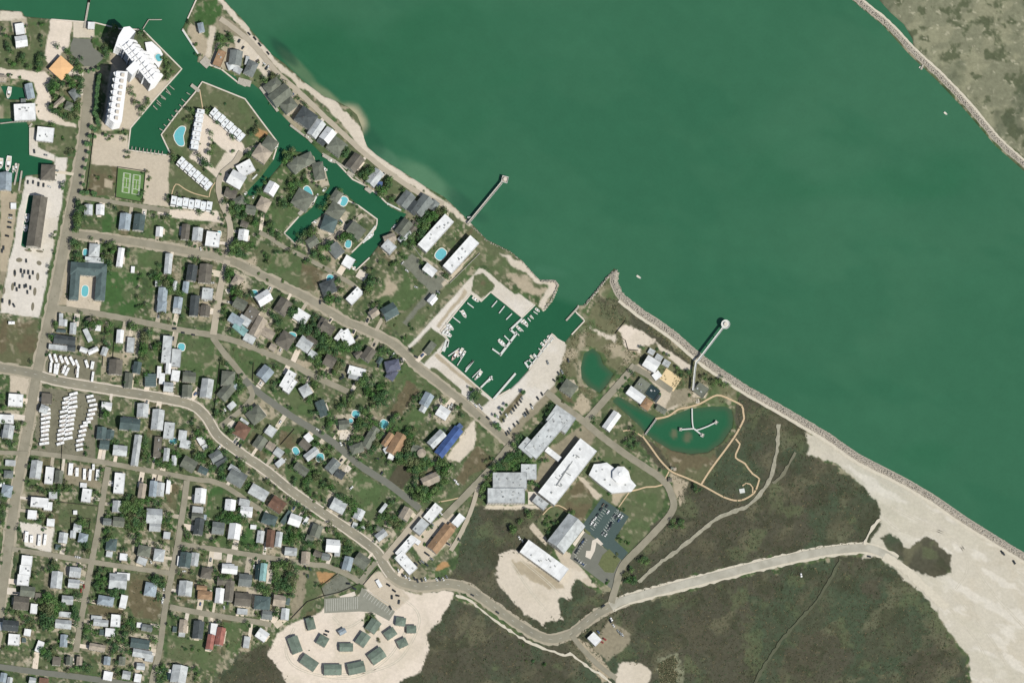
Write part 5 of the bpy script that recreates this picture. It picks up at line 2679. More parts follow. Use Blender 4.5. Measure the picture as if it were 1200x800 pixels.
def paint(key, soft, wobble, poly, op=1.0):
    xs = [p[0] for p in poly]; ys = [p[1] for p in poly]; m = 6+wobble*6
    i0, i1 = np.searchsorted(gy, [min(ys)-m, max(ys)+m]); j0, j1 = np.searchsorted(gx, [min(xs)-m, max(xs)+m])
    if i1 <= i0 or j1 <= j0: return
    s = np.s_[i0:i1, j0:j1]; xx, yy = X[s]+wob1[s]*wobble*9, Y[s]+wob2[s]*wobble*9
    f = sstep(sd_poly(xx, yy, poly)+(n3[s]-.5)*3.5*min(wobble, 2), -soft, soft)*op
    b = np.broadcast_to(c3(key), xx.shape+(3,)).copy()
    if key in ('scrub', 'scrubg'):
        b = mixc(b, c3('scrubg'), sstep(fbm(xx, yy, 60, 51), .46, .58)); b = mixc(b, np.array(col(112, 110, 86)[:3]), sstep(fbm(xx*.7+yy*.7, (yy-xx)*.4, 24, 55), .56, .7)*.6); b = mixc(b, c3('dark'), sstep(fbm(xx, yy, 34, 57), .5, .66)*.5); b = mixc(b, np.array(col(66,70,52)[:3]), sstep(fbm(xx, yy, 16, 61), .54, .68)*.6); b = mixc(b, c3('olive'), sstep(fbm(xx, yy, 26, 63), .62, .74)*.6)
    if key == 'isl':
        b = mixc(b, np.array(col(146,145,118)[:3]), sstep(fbm(xx*.8+yy*.4, yy, 22, 71), .5, .64)*.8); b = mixc(b, np.array(col(92,98,74)[:3]), sstep(fbm(xx, yy, 13, 73, 5), .54, .66)); b = mixc(b, np.array(col(176,172,146)[:3]), sstep(fbm(xx, yy, 5, 75, 3), .68, .8)*.8); b = mixc(b, np.array(col(84,92,72)[:3]), sstep(fbm(xx, yy, 45, 79), .58, .7)*.6)
    if key == 'dune':
        b = mixc(b, c3('tan'), sstep(fbm(xx, yy, 18, 81), .52, .68)*.8); b = mixc(b, c3('lawn'), sstep(fbm(xx, yy, 24, 83), .5, .62)*.8)
    if key in ('lawn', 'green', 'olive', 'brown'):
        b = mixc(b, c3('olive' if key != 'olive' else 'lawn'), sstep(fbm(xx, yy, 15, 91), .5, .66)*.6); b = mixc(b, c3('tan'), sstep(fbm(xx, yy, 7, 93), .62, .76)*.45)
    if key in ('beach', 'sand', 'pink', 'pale'):
        b = mixc(b, np.array(col(196,186,164)[:3]), sstep(fbm(xx, yy, 40, 95, 5), .5, .66)*.4)
    if key == 'beach':
        b = mixc(b, np.array(col(188,186,168)[:3]), (1-sstep(np.hypot(xx-1020, yy-585), 20, 75))*.6); b = mixc(b, np.array(col(226,220,206)[:3]), sstep(fbm((xx+yy)*.3, yy-xx*.6, 12, 97, 4), .54, .68)*.5); b = mixc(b, np.array(col(196,190,170)[:3]), sstep(fbm((xx+yy)*.25, yy-xx*.6, 26, 99, 4), .52, .66)*.5)
    col_[s] = mixc(col_[s], b, f)
n5 = fbm(X, Y, 4.5, 201, 3); n6 = fbm(X, Y, 6.5, 207, 3)
col_ = mixc(col_, c3('tan'), sstep(n5, .60, .70)*.75); col_ = mixc(col_, np.array(col(62, 80, 52)[:3]), sstep(n6, .58, .68)*.7)
yr = random.Random(3)
for g, rs in HG.items():               # yards round the houses
    r = max(rs, key=lambda q: q['w']*q['l'])
    if r['w']*r['l'] < 60 or r['x'] > 545: continue
    a = R(r['a']); c, s = math.cos(a), math.sin(a); W = r['w']*yr.uniform(.8, 1.15); L = r['l']*yr.uniform(.8, 1.15)
    paint(yr.choice(['lawn', 'olive', 'lawn', 'tan', 'green', 'conc', 'lawn', 'gravel', 'green', 'brown']), .7, .4, [(r['x']+c*u-s*v, r['y']+s*u+c*v) for u, v in ((-W, -L), (W, -L), (W, L), (-W, L))], .75)
town = ((X < 545) & (Y > 225))*1.0
col_ = mixc(col_, c3('conc'), sstep(fbm(X, Y, 5.5, 221, 3), .65, .72)*.55*town); col_ = mixc(col_, np.array(col(64, 80, 54)[:3]), sstep(fbm(X, Y, 4.2, 227, 3), .56, .66)*.65*town)
for p in PATCH: paint(*p)
wv = 1-.82*sstep(col_.mean(-1), .16, .36)
col_ *= (1+.42*(n3-.5)*wv)[..., None]*(1+.14*(n2-.5))[..., None]
verts = np.stack([X-600, 400-Y, Z], -1).reshape(-1, 3)
idx = np.arange(ny*nx).reshape(ny, nx)
quads = np.stack([idx[:-1, :-1], idx[1:, :-1], idx[1:, 1:], idx[:-1, 1:]], -1).reshape(-1, 4)
def np_mesh(name, verts, faces, mats, colors=None, layer='ground', midx=None):
    me = bpy.data.meshes.new(name); nv, nf, k = len(verts), len(faces), faces.shape[1]
    me.vertices.add(nv); me.vertices.foreach_set('co', np.ascontiguousarray(verts, np.float32).ravel())
    me.loops.add(nf*k); me.loops.foreach_set('vertex_index', np.ascontiguousarray(faces, np.int32).ravel())
    me.polygons.add(nf); me.polygons.foreach_set('loop_start', np.arange(0, nf*k, k, dtype=np.int32))
    for m in (mats if isinstance(mats, list) else [mats]): me.materials.append(m)
    if midx is not None: me.polygons.foreach_set('material_index', np.ascontiguousarray(midx, np.int32))
    me.update(calc_edges=True)
    if colors is not None:
        ca = me.color_attributes.new(layer, 'FLOAT_COLOR', 'POINT')
        ca.data.foreach_set('color', np.concatenate([colors.reshape(-1, 3), np.ones((nv, 1))], 1).astype(np.float32).ravel())
    o = bpy.data.objects.new(name, me); C.objects.link(o); return o
M_GROUND = mat('ground_cover', 'ground', rough=.95, var=.07, scale=.3, fine=.09, fscale=1.3, spec=.08, bump=.5)
struct(np_mesh('ground', verts, quads, M_GROUND, col_))

# water sheet, tinted by turbidity and shoals
wx = axis(-24, 1224, 3, 2500); wy = axis(-24, 824, 3, 2500); WX, WY = np.meshgrid(wx, wy)
def cw(r, g, b): return np.array(col(r, g, b)[:3])
wc = np.broadcast_to(cw(54, 105, 76), WX.shape+(3,)).copy()
wc = mixc(wc, cw(41, 98, 66), sstep(-(WX+WY*.55), -700, -330)); wc = mixc(wc, cw(60, 109, 80), sstep(fbm(WX*.6+WY*.5, WY-WX*.3, 260, 101, 3), .48, .62)*.8); wc = mixc(wc, cw(46, 102, 71), sstep(fbm(WX*.5+WY*.4, WY, 150, 107, 4), .52, .66)*.7)
wc = mixc(wc, cw(60, 112, 82), sstep(fbm(WX*.6+WY*.4, WY*1.1-WX*.5, 70, 113, 4), .58, .75)*.3)
wc = mixc(wc, cw(62, 114, 84), sstep(fbm((WX+WY)*.22, (WY-WX*.9), 14, 151, 3), .6, .74)*.08); wc = mixc(wc, cw(40, 96, 68), sstep(fbm((WX+WY)*.4, (WY-WX*.5), 60, 157, 4), .54, .7)*.28)
can = np.maximum(sd_poly(WX, WY, [(150,90),(205,88),(214,60),(240,78),(330,130),(480,250),(430,320),(330,290),(270,240),(180,190),(145,180)]), np.maximum(sd_poly(WX, WY, [(-500,90),(90,90),(70,300),(-500,300)]), sd_poly(WX, WY, [(505,335),(600,335),(720,370),(670,400),(580,480),(505,440)])))
wc = mixc(wc, cw(35, 92, 62), sstep(can, -8, 6))
for pd in PONDS[:2]: wc = mixc(mixc(wc, cw(66, 92, 66), sstep(sd_poly(WX, WY, pd), -6, 1)), cw(40, 96, 65), sstep(sd_poly(WX, WY, pd)+6*(fbm(WX, WY, 18, 141)-.5), 1, 9))
wc = mixc(wc, cw(54, 92, 70), sstep(sd_poly(WX, WY, PONDS[2]), -3, 1)*0)
def blob(cx, cy, rx, ry, a, c, op):
    global wc
    ca, sa = math.cos(R(a)), math.sin(R(a)); u = ((WX-cx)*ca+(WY-cy)*sa)/rx; v = (-(WX-cx)*sa+(WY-cy)*ca)/ry
    wc = mixc(wc, cw(*c), (1-sstep(np.sqrt(u*u+v*v)+.25*(fbm(WX, WY, 15, 131)-.5), .45, 1.0))*op)
blob(412, 140, 26, 20, 50, (176, 170, 140), .95); blob(350, 80, 40, 9, 46, (116, 134, 100), .45); blob(384, 114, 32, 9, 38, (140, 148, 114), .6); blob(790, 508, 5, 7, 10, (104, 108, 82), .9); blob(806, 512, 6, 9, 20, (100, 104, 80), .9); blob(810, 486, 50, 10, 0, (58, 100, 70), .4)
blob(500, 212, 50, 18, 35, (92, 132, 100), .75); blob(452, 184, 26, 12, 35, (84, 124, 96), .6); blob(438, 168, 14, 26, -30, (34, 80, 58), .5); blob(545, 240, 40, 12, 38, (36, 78, 60), .45)
blob(332, 60, 30, 9, 45, (34, 72, 54), .7); blob(645, 318, 30, 8, 10, (70, 120, 92), .3)
M_WATER = mat('harbour_water', 'tint', rough=.35, var=.035, scale=.05, fine=.03, fscale=.35, spec=.22, bump=.03)
struct(np_mesh('water', np.stack([WX-600, 400-WY, np.full(WX.shape, -1.1)], -1).reshape(-1, 3),
    (lambda I: np.stack([I[:-1, :-1], I[1:, :-1], I[1:, 1:], I[:-1, 1:]], -1).reshape(-1, 4))(np.arange(WX.size).reshape(WX.shape)), M_WATER, wc, 'tint'))

# ------------------------------------------------------------------ roads
RM = dict(dune=mat('dune_track_sand', col(160,156,136), var=.2, scale=.3, fine=.16), pale=mat('pale_road', col(186,182,166), var=.07, scale=.12, fine=.07, alt=col(168,164,148), altscale=.05), tanr=mat('worn_road', col(154,148,129), var=.07, scale=.12, fine=.08, alt=col(143,138,119), altscale=.05), tanl=mat('sandy_road', col(180,170,150), var=.06, scale=.15, fine=.06),
    asph=mat('asphalt', col(118,119,108), var=.06, scale=.15, fine=.06), grey=mat('grey_road', col(150,145,126), var=.07, scale=.12, fine=.07, alt=col(138,134,117), altscale=.04),
    sand=mat('sand_track', col(208,200,180), var=.08, scale=.3, fine=.1), grav=mat('gravel_track', col(120,118,98), var=.1), scrt=mat('scrub_track', col(92,95,74), var=.12), dark=mat('new_asphalt', col(76,92,88), var=.05, scale=.2, fine=.05),
    shoulder=mat('road_shoulder', col(172,163,142), var=.10, scale=.25, fine=.1))
M_LINE = mat('road_paint', col(226,226,216), var=.05, fine=.05)
def strip(name, pts, width, z, m, parent=None, jitter=0.0, off=0.0, closed=False, thick=0.0):
    pts = spline(pts, 4.0); vs = []; fs = []; n = len(pts); jr = random.Random(len(pts)+int(width*10))
    for i, (x, y) in enumerate(pts):
        a = pts[max(i-1, 0)]; b = pts[min(i+1, n-1)]; dx, dy = b[0]-a[0], b[1]-a[1]; L = math.hypot(dx, dy) or 1; px, py = -dy/L, dx/L
        w0 = width/2+jr.uniform(-jitter, jitter); w1 = width/2+jr.uniform(-jitter, jitter)
        vs.append(P(x+px*(off-w0), y+py*(off-w0), z)); vs.append(P(x+px*(off+w1), y+py*(off+w1), z))
    fs = [(2*i, 2*i+1, 2*i+3, 2*i+2) for i in range(n-1)]
    if thick > 0:
        b = len(vs); vs += [v-Vector((0, 0, thick)) for v in vs]
        for i in range(n-1):
            fs += [(2*i+b, 2*i+2+b, 2*i+3+b, 2*i+1+b), (2*i, 2*i+2, 2*i+2+b, 2*i+b), (2*i+1, 2*i+1+b, 2*i+3+b, 2*i+3)]
        fs += [(0, b, b+1, 1), (2*n-2, 2*n-1, 2*n-1+b, 2*n-2+b)]
    o = mesh(name, vs, fs, m, parent); return o
def flat(name, poly, z, m):
    a = sum(poly[i][0]*poly[(i+1) % len(poly)][1]-poly[(i+1) % len(poly)][0]*poly[i][1] for i in range(len(poly)))
    pl = poly if a < 0 else poly[::-1]
    return struct(mesh(name, [P(x, y, z) for x, y in pl], [tuple(range(len(pl)))], m))
for i, (nm, words, pts, w, mk, sh) in enumerate(ROADS):
    if sh: struct(strip(nm+'_shoulder', pts, w+5, .03+.006*i, RM['sand' if mk == 'pale' else 'shoulder'], jitter=1.1))
    struct(strip(nm, pts, w, .26+.025*i, RM[mk], jitter=.25 if mk not in ('sand', 'scrt', 'grav', 'dune') else 1.0))
RD = {r[0]: r for r in ROADS}
for side in (-1, 1):
    struct(strip('pavement', RD['main_road'][2][4:19], 1.1, .24, M_CONC, off=side*(5.6)))
for nm, dash in (('main_road', 3),):
    pts = spline(RD[nm][2], 3.0); mb = MB()
    for i in range(4, len(pts)-4, 4):
        (ax, ay), (bx, by) = pts[i], pts[i+1]; L = math.hypot(bx-ax, by-ay) or 1; px, py = -(by-ay)/L*.09, (bx-ax)/L*.09
        mb.add([P(ax-px, ay-py, 1.22), P(ax+px, ay+py, 1.22), P(bx+px, by+py, 1.22), P(bx-px, by-py, 1.22)], [(3, 2, 1, 0)])
    zz = .26+.025*[r[0] for r in ROADS].index(nm)+.02
    mb.v = [(v[0], v[1], zz) for v in mb.v]; struct(mb.build('centre_line_markings', M_LINE))
# car parks
flat('dark_car_park', [(705,583),(737,605),(720,632),(736,647),(729,656),(707,640),(682,616)], .12, RM['dark'])
flat('campus_car_park', [(682,617),(707,641),(728,656),(722,672),(717,690),(690,670),(668,654),(671,646),(684,626)], .09, RM['asph'])
flat('turning_circle', [(86,45),(107,46),(109,56),(121,65),(120,70),(107,81),(100,79),(82,62),(83,52)], .2, RM['asph'])
flat('barracks_car_park', [(380,701),(421,698),(424,688),(463,716),(456,727),(437,717),(421,716),(380,718)], .12, mat('worn_lot_asphalt', col(142,142,128), var=.08, scale=.2, fine=.08))
M_GRASSI = mat('island_grass', col(104,110,74), var=.14, fine=.14); M_KERB = mat('kerb_concrete', col(196,192,178), var=.06)
M_ISLD = mat('island_mulch', col(128,122,104), var=.15, fine=.15)
def island(poly, m=M_GRASSI, h=.22):
    mb = MB(); pl = [tuple(P(x, y)[:2]) for x, y in poly]; mb.prism(pl, 0, h, 1, 0); 
    return struct(mb.build('kerbed_island', [m, M_KERB]))
island([(706,650),(714,643),(727,656),(719,671),(709,670),(701,661)]); island([(694,633),(700,630),(707,637),(704,639),(699,635),(697,645),(692,655),(686,652),(687,645),(692,645)], M_CONC)
island([(671,637),(684,620),(686,622),(674,640)], M_CONC); island([(684,618),(692,624),(691,627),(684,622)])
def stalls(name, a, b, n, length, ang, z):
    mb = MB(); c, s = math.cos(R(ang))*length, math.sin(R(ang))*length
    for i in range(n+1):
        x = a[0]+(b[0]-a[0])*i/n; y = a[1]+(b[1]-a[1])*i/n; L = math.hypot(c, s); px, py = -s/L*.13, c/L*.13
        mb.add([P(x-px, y-py, z), P(x+px, y+py, z), P(x+c+px, y+s+py, z), P(x+c-px, y+s-py, z)], [(3, 2, 1, 0)])
    return struct(mb.build(name, M_LINE))
stalls('stall_markings', (708,594), (692,618), 9, 5, 37, .16); stalls('stall_markings', (728,600), (710,626), 10, 5, 217, .16); stalls('stall_markings', (722,597), (705,622), 9, 4.5, 37, .16)
stalls('stall_markings', (383,702), (419,699), 14, 14, 90, .16); stalls('stall_markings', (430,693), (460,714), 10, 7, 125, .16); stalls('stall_markings', (672,655), (684,664), 5, 5, -50, .13); stalls('stall_markings', (672,648), (684,630), 7, 5, 35, .13)
stalls('stall_markings', (606,482), (630,456), 10, 6, 215, .03)
for (ix, iy, ia, il, iw) in ((22.5,304.7,0,7.5,5.2),(45.8,308.3,30,6.2,5),(17.3,320,90,9,3.4),(44.2,324.2,92,9.5,3.8),(14.7,336,95,9.5,3.6),(40.8,341.7,95,10,3.8),(4.7,340.8,95,8,3.2),(38.3,359.2,95,10,3.6),(11.3,354.5,95,8,3.2),(33,293.5,10,9,3),(46.5,294.5,10,9,3)):
    cc, ss = math.cos(R(ia)), math.sin(R(ia)); island([(ix+cc*il/2*math.cos(t)-ss*iw/2*math.sin(t), iy+ss*il/2*math.cos(t)+cc*iw/2*math.sin(t)) for t in [k*math.pi/7 for k in range(14)]], M_ISLD)
M_TRK = mat('tyre_track_sand', col(196,189,170), var=.1, scale=.3, fine=.1)
for pts in ([(1040,592),(1085,614),(1126,640),(1160,690),(1205,740),(1260,800)],[(1112,690),(1140,720),(1175,770),(1200,830)],[(960,515),(1000,540),(1050,575),(1100,605),(1160,645),(1220,690)],[(1095,700),(1120,720),(1150,760),(1170,810)],[(1036,604),(1048,616),(1066,624),(1092,620),(1122,634),(1134,664),(1120,690)],
    [(470,700),(488,715),(490,735),(470,770),(440,785),(400,790)],[(345,735),(335,760),(345,780),(380,792),(420,792),(455,770),(478,735)],[(390,722),(405,735),(425,725)],[(600,660),(620,690),(640,715)],[(610,655),(640,680),(655,695)]):
    for o_ in (-1.1, 1.1): struct(strip('tyre_track', pts, .8, .035+.004*(o_ > 0), M_TRK, jitter=.15, off=o_))
# tennis courts
flat('court_surround', [(138.5,197),(170,202),(166.5,237),(136,231)], .1, mat('court_green_surround', col(92,124,70), var=.05))
for k in (0, 1):
    ox = 6.2+k*11.6; A = (138.5+ox*.985, 197+ox*.17)
    q = [(A[0], A[1]+4), (A[0]+9, A[1]+5.4), (A[0]+7, A[1]+29), (A[0]-2, A[1]+27.4)]
    flat('tennis_court', q, .14, mat('court_green', col(108,142,74), var=.05)) if k == 0 else flat('tennis_court', q, .14, bpy.data.materials['court_green'])
    mb = MB()
    def ln(a, b):
        L = math.hypot(b[0]-a[0], b[1]-a[1]); px, py = -(b[1]-a[1])/L*.2, (b[0]-a[0])/L*.2
        mb.add([P(a[0]-px, a[1]-py, .18), P(a[0]+px, a[1]+py, .18), P(b[0]+px, b[1]+py, .18), P(b[0]-px, b[1]-py, .18)], [(3, 2, 1, 0)])
    def bl(u, v): return tuple((q[0][i]*(1-u)+q[1][i]*u)*(1-v)+(q[3][i]*(1-u)+q[2][i]*u)*v for i in (0, 1))
    for u in (.02, .14, .86, .98): ln(bl(u, .02), bl(u, .98))
    for v in (.02, .98): ln(bl(.02, v), bl(.98, v))
    for v in (.27, .73): ln(bl(.14, v), bl(.86, v))
    ln(bl(.5, .27), bl(.5, .73)); struct(mb.build('court_markings', M_LINE))
    nt = MB(); a, b = P(*bl(-.05, .5)), P(*bl(1.05, .5)); nt.tube(a+Vector((0,0,0)), a+Vector((0,0,1.1)), .08, .08); nt.tube(b, b+Vector((0,0,1.1)), .08, .08); nt.add([a+Vector((0,0,.2)), b+Vector((0,0,.2)), b+Vector((0,0,1)), a+Vector((0,0,1))], [(0, 1, 2, 3)])
    tag(nt.build('tennis_net', M_METAL), 'net across the %s of the two green tennis courts' % ('western' if k == 0 else 'eastern'), 'tennis net')
# pads / driveways
PC = dict(t=M_CONC, y=mat('sandy_slab', col(228,204,160), var=.05, fine=.06))
for i, ln_ in enumerate(PADS.split('\n')):
    p = ln_.split(); x, y, w, l, a = map(float, p[:5]); c, s = math.cos(R(a)), math.sin(R(a))
    flat('concrete_apron', [(x+c*u-s*v, y+s*u+c*v) for u, v in ((-w/2, -l/2), (w/2, -l/2), (w/2, l/2), (-w/2, l/2))], .06+.0007*i, PC[p[5]])
dr = random.Random(5); MDRV = [M_CONC, M_SAND, RM['tanl'], mat('pale_driveway', col(226,212,192), var=.05)]
nd = 0; DRIVE = []
for g, rs in HG.items():
    r = max(rs, key=lambda q: q['w']*q['l'])
    if r['x'] > 545 or r['w']*r['l'] < 90: continue
    best = min(((near_line(q[2], r['x'], r['y']), q) for q in DRIVABLE), key=lambda t: t[0][0])
    d, _, _, (px, py) = best[0]; half = min(r['w'], r['l'])/2
    if d < half+best[1][3]/2+1.0 or d > half+28 or dr.random() < .12: continue
    ux, uy = (px-r['x'])/d, (py-r['y'])/d; off = dr.choice((-1, 1))*dr.uniform(.5, .3*max(r['w'], r['l'])*.9+.6); sx, sy = -uy*off, ux*off; w = dr.uniform(1.5, 3.6)
    a = (r['x']+ux*half*.8+sx, r['y']+uy*half*.8+sy); e = d-best[1][3]/2+.6; b = (r['x']+ux*e+sx, r['y']+uy*e+sy)
    flat('driveway', [(a[0]-uy*w, a[1]+ux*w), (a[0]+uy*w, a[1]-ux*w), (b[0]+uy*w, b[1]-ux*w), (b[0]-uy*w, b[1]+ux*w)], .19+.0003*nd, dr.choice(MDRV)); nd += 1
    DRIVE.append(((a[0]+b[0])/2, (a[1]+b[1])/2, math.degrees(math.atan2(uy, ux)), e-half, g))
for g, rs in HG.items():                # paved yards beside the houses
    r = max(rs, key=lambda q: q['w']*q['l'])
    if r['x'] > 545 or not 70 < r['w']*r['l'] < 420 or dr.random() < .45: continue
    a = R(r['a']); c, s = math.cos(a), math.sin(a); sx = dr.choice((-1, 1)); al = dr.random() < .5; q = dr.uniform(1.2, 2.6)
    if al: u0, u1, v0, v1 = sx*r['w']*.45, sx*(r['w']*.5+q), -r['l']*.5*dr.uniform(.2, .95), r['l']*.5*dr.uniform(.2, .95)
    else: v0, v1, u0, u1 = sx*r['l']*.45, sx*(r['l']*.5+q), -r['w']*.5*dr.uniform(.2, .95), r['w']*.5*dr.uniform(.2, .95)
    ox, oy = -LEAN[0]*4, -LEAN[1]*4
    flat('patio', [(r['x']+ox+c*u-s*v, r['y']+oy+s*u+c*v) for u, v in ((u0, v0), (u1, v0), (u1, v1), (u0, v1))], .145+.0001*nd, dr.choice(MDRV)); nd += 1
# sea walls and quay caps
for pts in ([(60,23),(86,25),(112,27),(140,34),(163,35)],[(168,36),(190,58),(213,81),(205,90),(180,118),(153,150),(150,176),(195,182)],[(199,179),(189,158),(208,133),(229,108),(237,96),(262,106),(287,116),(307,143),(326,168),(320,187)],
    [(627,357),(612,372),(594,357),(575,342),(564,353),(552,344),(534,366),(517,387),(526,399),(515,414),(536,432),(556,450),(577,468),(598,456)],[(620,433),(647,391),(653,397),(662,402)],[(670,392),(685,376),(674,364),(678,358)],
    [(397,230),(420,241),(442,257),(440,268),(412,296)],[(350,254),(333,273),(345,285)],[(404,304),(417,317),(433,302)],[(35,150),(35,181),(64,188)],[(455,240),(443,228),(427,217),(413,210),(395,191),(378,180)],[(230,0),(220,22)],[(233,64),(214,34)],[(288,101),(279,97),(259,81),(245,76)]):
    struct(strip('sea_wall', resample(pts, 6), 1.5, .34, M_CONC, thick=2.2))

# ------------------------------------------------------------------ houses
M_SEAM = mat('roof_seam', col(206,207,203), var=.05)
M_ROOFU = mat('rooftop_plant', col(176,178,174), rough=.6, var=.08, spec=.3)
def rect_pts(r, gx_=0.0, base=(0, 0), h=0.0):
    x, y = r['x']-LEAN[0]*h, r['y']-LEAN[1]*h; a = R(r['a']); c, s = math.cos(a), math.sin(a); p = P(x, y); return Vector((p.x, p.y)), -a
def build_rect(root, r, h, rd, tall=False, pitch=None, flatm=None, winds=True):
    ctr, rot = rect_pts(r, h=h); o = Vector((root.location.x, root.location.y)); ctr = ctr-o
    W, L = r['w'], r['l']; along = W >= L; lg, sh = (W, L) if along else (L, W); ro = rot if along else rot+math.pi/2
    ca, sa = math.cos(ro), math.sin(ro)
    def T(u, v, z): return (ctr.x+ca*u-sa*v, ctr.y+sa*u+ca*v, z)
    e = .0 if r['r'] in 'FRO' else .35
    hl, hs = lg/2-e, sh/2-e; rm = MR.get(r['c'], MR['w']) if flatm is None else flatm
    walls = MB(); roof = MB(); kind = r['r']
    if kind == 'O':
        n = 8 if min(W, L) > 14 else 16; rr = sh/2
        p0 = [T(rr*.97*math.cos(2*math.pi*(i+.5)/n), rr*.97*math.sin(2*math.pi*(i+.5)/n), 0)[:2] for i in range(n)]
        p1 = [T(rr*1.02*math.cos(2*math.pi*(i+.5)/n), rr*1.02*math.sin(2*math.pi*(i+.5)/n), 0)[:2] for i in range(n)]
        walls.prism(p0, -1, h-.02); top = T(0, 0, h+rr*.22); roof.add([(p[0], p[1], h) for p in p1]+[top], [tuple(range(n-1, -1, -1))]+[(i, (i+1) % n, n) for i in range(n)])
    else:
        if kind in ('G',):
            rh = h+(pitch or rd.uniform(.20, .30))*sh
            k = rh-h
            walls.add([T(-hl,-hs,-1),T(hl,-hs,-1),T(hl,hs,-1),T(-hl,hs,-1),T(-hl,-hs,h-.04),T(hl,-hs,h-.04),T(hl,hs,h-.04),T(-hl,hs,h-.04),T(-hl,0,rh-.12),T(hl,0,rh-.12)],
                [(3,2,1,0),(0,1,5,4),(2,3,7,6),(1,2,6,9,5),(3,0,4,8,7),(4,5,9,8),(7,8,9,6)])
            a, b = lg/2+.15, sh/2; t = .22
            roof.add([T(-a,-b,h),T(a,-b,h),T(a,b,h),T(-a,b,h),T(-a,0,rh),T(a,0,rh),T(-a,-b,h+t),T(a,-b,h+t),T(a,b,h+t),T(-a,b,h+t),T(-a,0,rh+t),T(a,0,rh+t)],
                [(0,4,5,1),(3,2,5,4),(6,7,11,10),(9,10,11,8),(0,1,7,6),(2,3,9,8),(1,5,11,7),(5,2,8,11),(4,0,6,10),(3,4,10,9)])
            roof.add([T(-a,-.22,rh+t-.02),T(a,-.22,rh+t-.02),T(a,.22,rh+t-.02),T(-a,.22,rh+t-.02),T(-a,0,rh+t+.12),T(a,0,rh+t+.12)], [(0,1,5,4),(3,4,5,2),(0,4,3),(1,2,5)], 0)
        elif kind in ('H', 'P'):
            k = (pitch or rd.uniform(.20, .28))*sh if kind == 'H' else .06*sh; rh = h+k; q = max((lg-sh)/2, .05)
            walls.add([T(-hl,-hs,-1),T(hl,-hs,-1),T(hl,hs,-1),T(-hl,hs,-1),T(-hl,-hs,h),T(hl,-hs,h),T(hl,hs,h),T(-hl,hs,h)], [(3,2,1,0),(4,5,6,7),(0,1,5,4),(1,2,6,5),(2,3,7,6),(3,0,4,7)])
            a, b = lg/2, sh/2; t = .2
            roof.add([T(-a,-b,h+.01),T(a,-b,h+.01),T(a,b,h+.01),T(-a,b,h+.01),T(-a,-b,h+t),T(a,-b,h+t),T(a,b,h+t),T(-a,b,h+t),T(-q,0,rh+t),T(q,0,rh+t)],
                [(3,2,1,0),(0,1,5,4),(1,2,6,5),(2,3,7,6),(3,0,4,7),(4,5,9,8),(5,6,9),(6,7,8,9),(7,4,8)])
        elif kind == 'R':
            walls.add([T(-hl,-hs,-1),T(hl,-hs,-1),T(hl,hs,-1),T(-hl,hs,-1),T(-hl,-hs,h),T(hl,-hs,h),T(hl,hs,h),T(-hl,hs,h)], [(3,2,1,0),(0,1,5,4),(1,2,6,5),(2,3,7,6),(3,0,4,7)])
            n = max(6, int(lg/2.2)); a, b = lg/2, sh/2
            for i in range(n):                       # standing bays, each a shallow vault
                x0, x1 = -a+2*a*i/n, -a+2*a*(i+1)/n; xm = (x0+x1)/2
                roof.add([T(x0,-b,h),T(x1,-b,h),T(x1,b,h),T(x0,b,h),T(xm,-b,h+.55),T(xm,b,h+.55)], [(0,1,4),(1,2,5,4),(2,3,5),(3,0,4,5),(3,2,1,0)])
        else:
            walls.add([T(-hl,-hs,-1),T(hl,-hs,-1),T(hl,hs,-1),T(-hl,hs,-1),T(-hl,-hs,h-.3),T(hl,-hs,h-.3),T(hl,hs,h-.3),T(-hl,hs,h-.3)], [(3,2,1,0),(4,5,6,7),(0,1,5,4),(1,2,6,5),(2,3,7,6),(3,0,4,7)])
            a, b = lg/2+.12, sh/2+.12; roof.add([T(-a,-b,h-.3+.003),T(a,-b,h-.3+.003),T(a,b,h-.3+.003),T(-a,b,h-.3+.003),T(-a,-b,h),T(a,-b,h),T(a,b,h),T(-a,b,h)], [(3,2,1,0),(4,5,6,7),(0,1,5,4),(1,2,6,5),(2,3,7,6),(3,0,4,7)])
            if lg*sh > 260:
                ns = int(lg/7)
                for i in range(1, ns):
                    u = -a+2*a*i/ns; roof.add([T(u-.1,-b+.4,h+.003),T(u+.1,-b+.4,h+.003),T(u+.1,b-.4,h+.003),T(u-.1,b-.4,h+.003),T(u-.1,-b+.4,h+.04),T(u+.1,-b+.4,h+.04),T(u+.1,b-.4,h+.04),T(u-.1,b-.4,h+.04)], [(4,5,6,7),(0,1,5,4),(1,2,6,5),(2,3,7,6),(3,0,4,7)], 1)
            if lg*sh > 120:
                pw = .35
                for (u0, u1, v0, v1) in ((-a, a, -b, -b+pw), (-a, a, b-pw, b), (-a, -a+pw, -b+pw, b-pw), (a-pw, a, -b+pw, b-pw)):
                    roof.add([T(u0,v0,h+.004),T(u1,v0,h+.004),T(u1,v1,h+.004),T(u0,v1,h+.004),T(u0,v0,h+.45),T(u1,v0,h+.45),T(u1,v1,h+.45),T(u0,v1,h+.45)], [(4,5,6,7),(0,1,5,4),(1,2,6,5),(2,3,7,6),(3,0,4,7)])
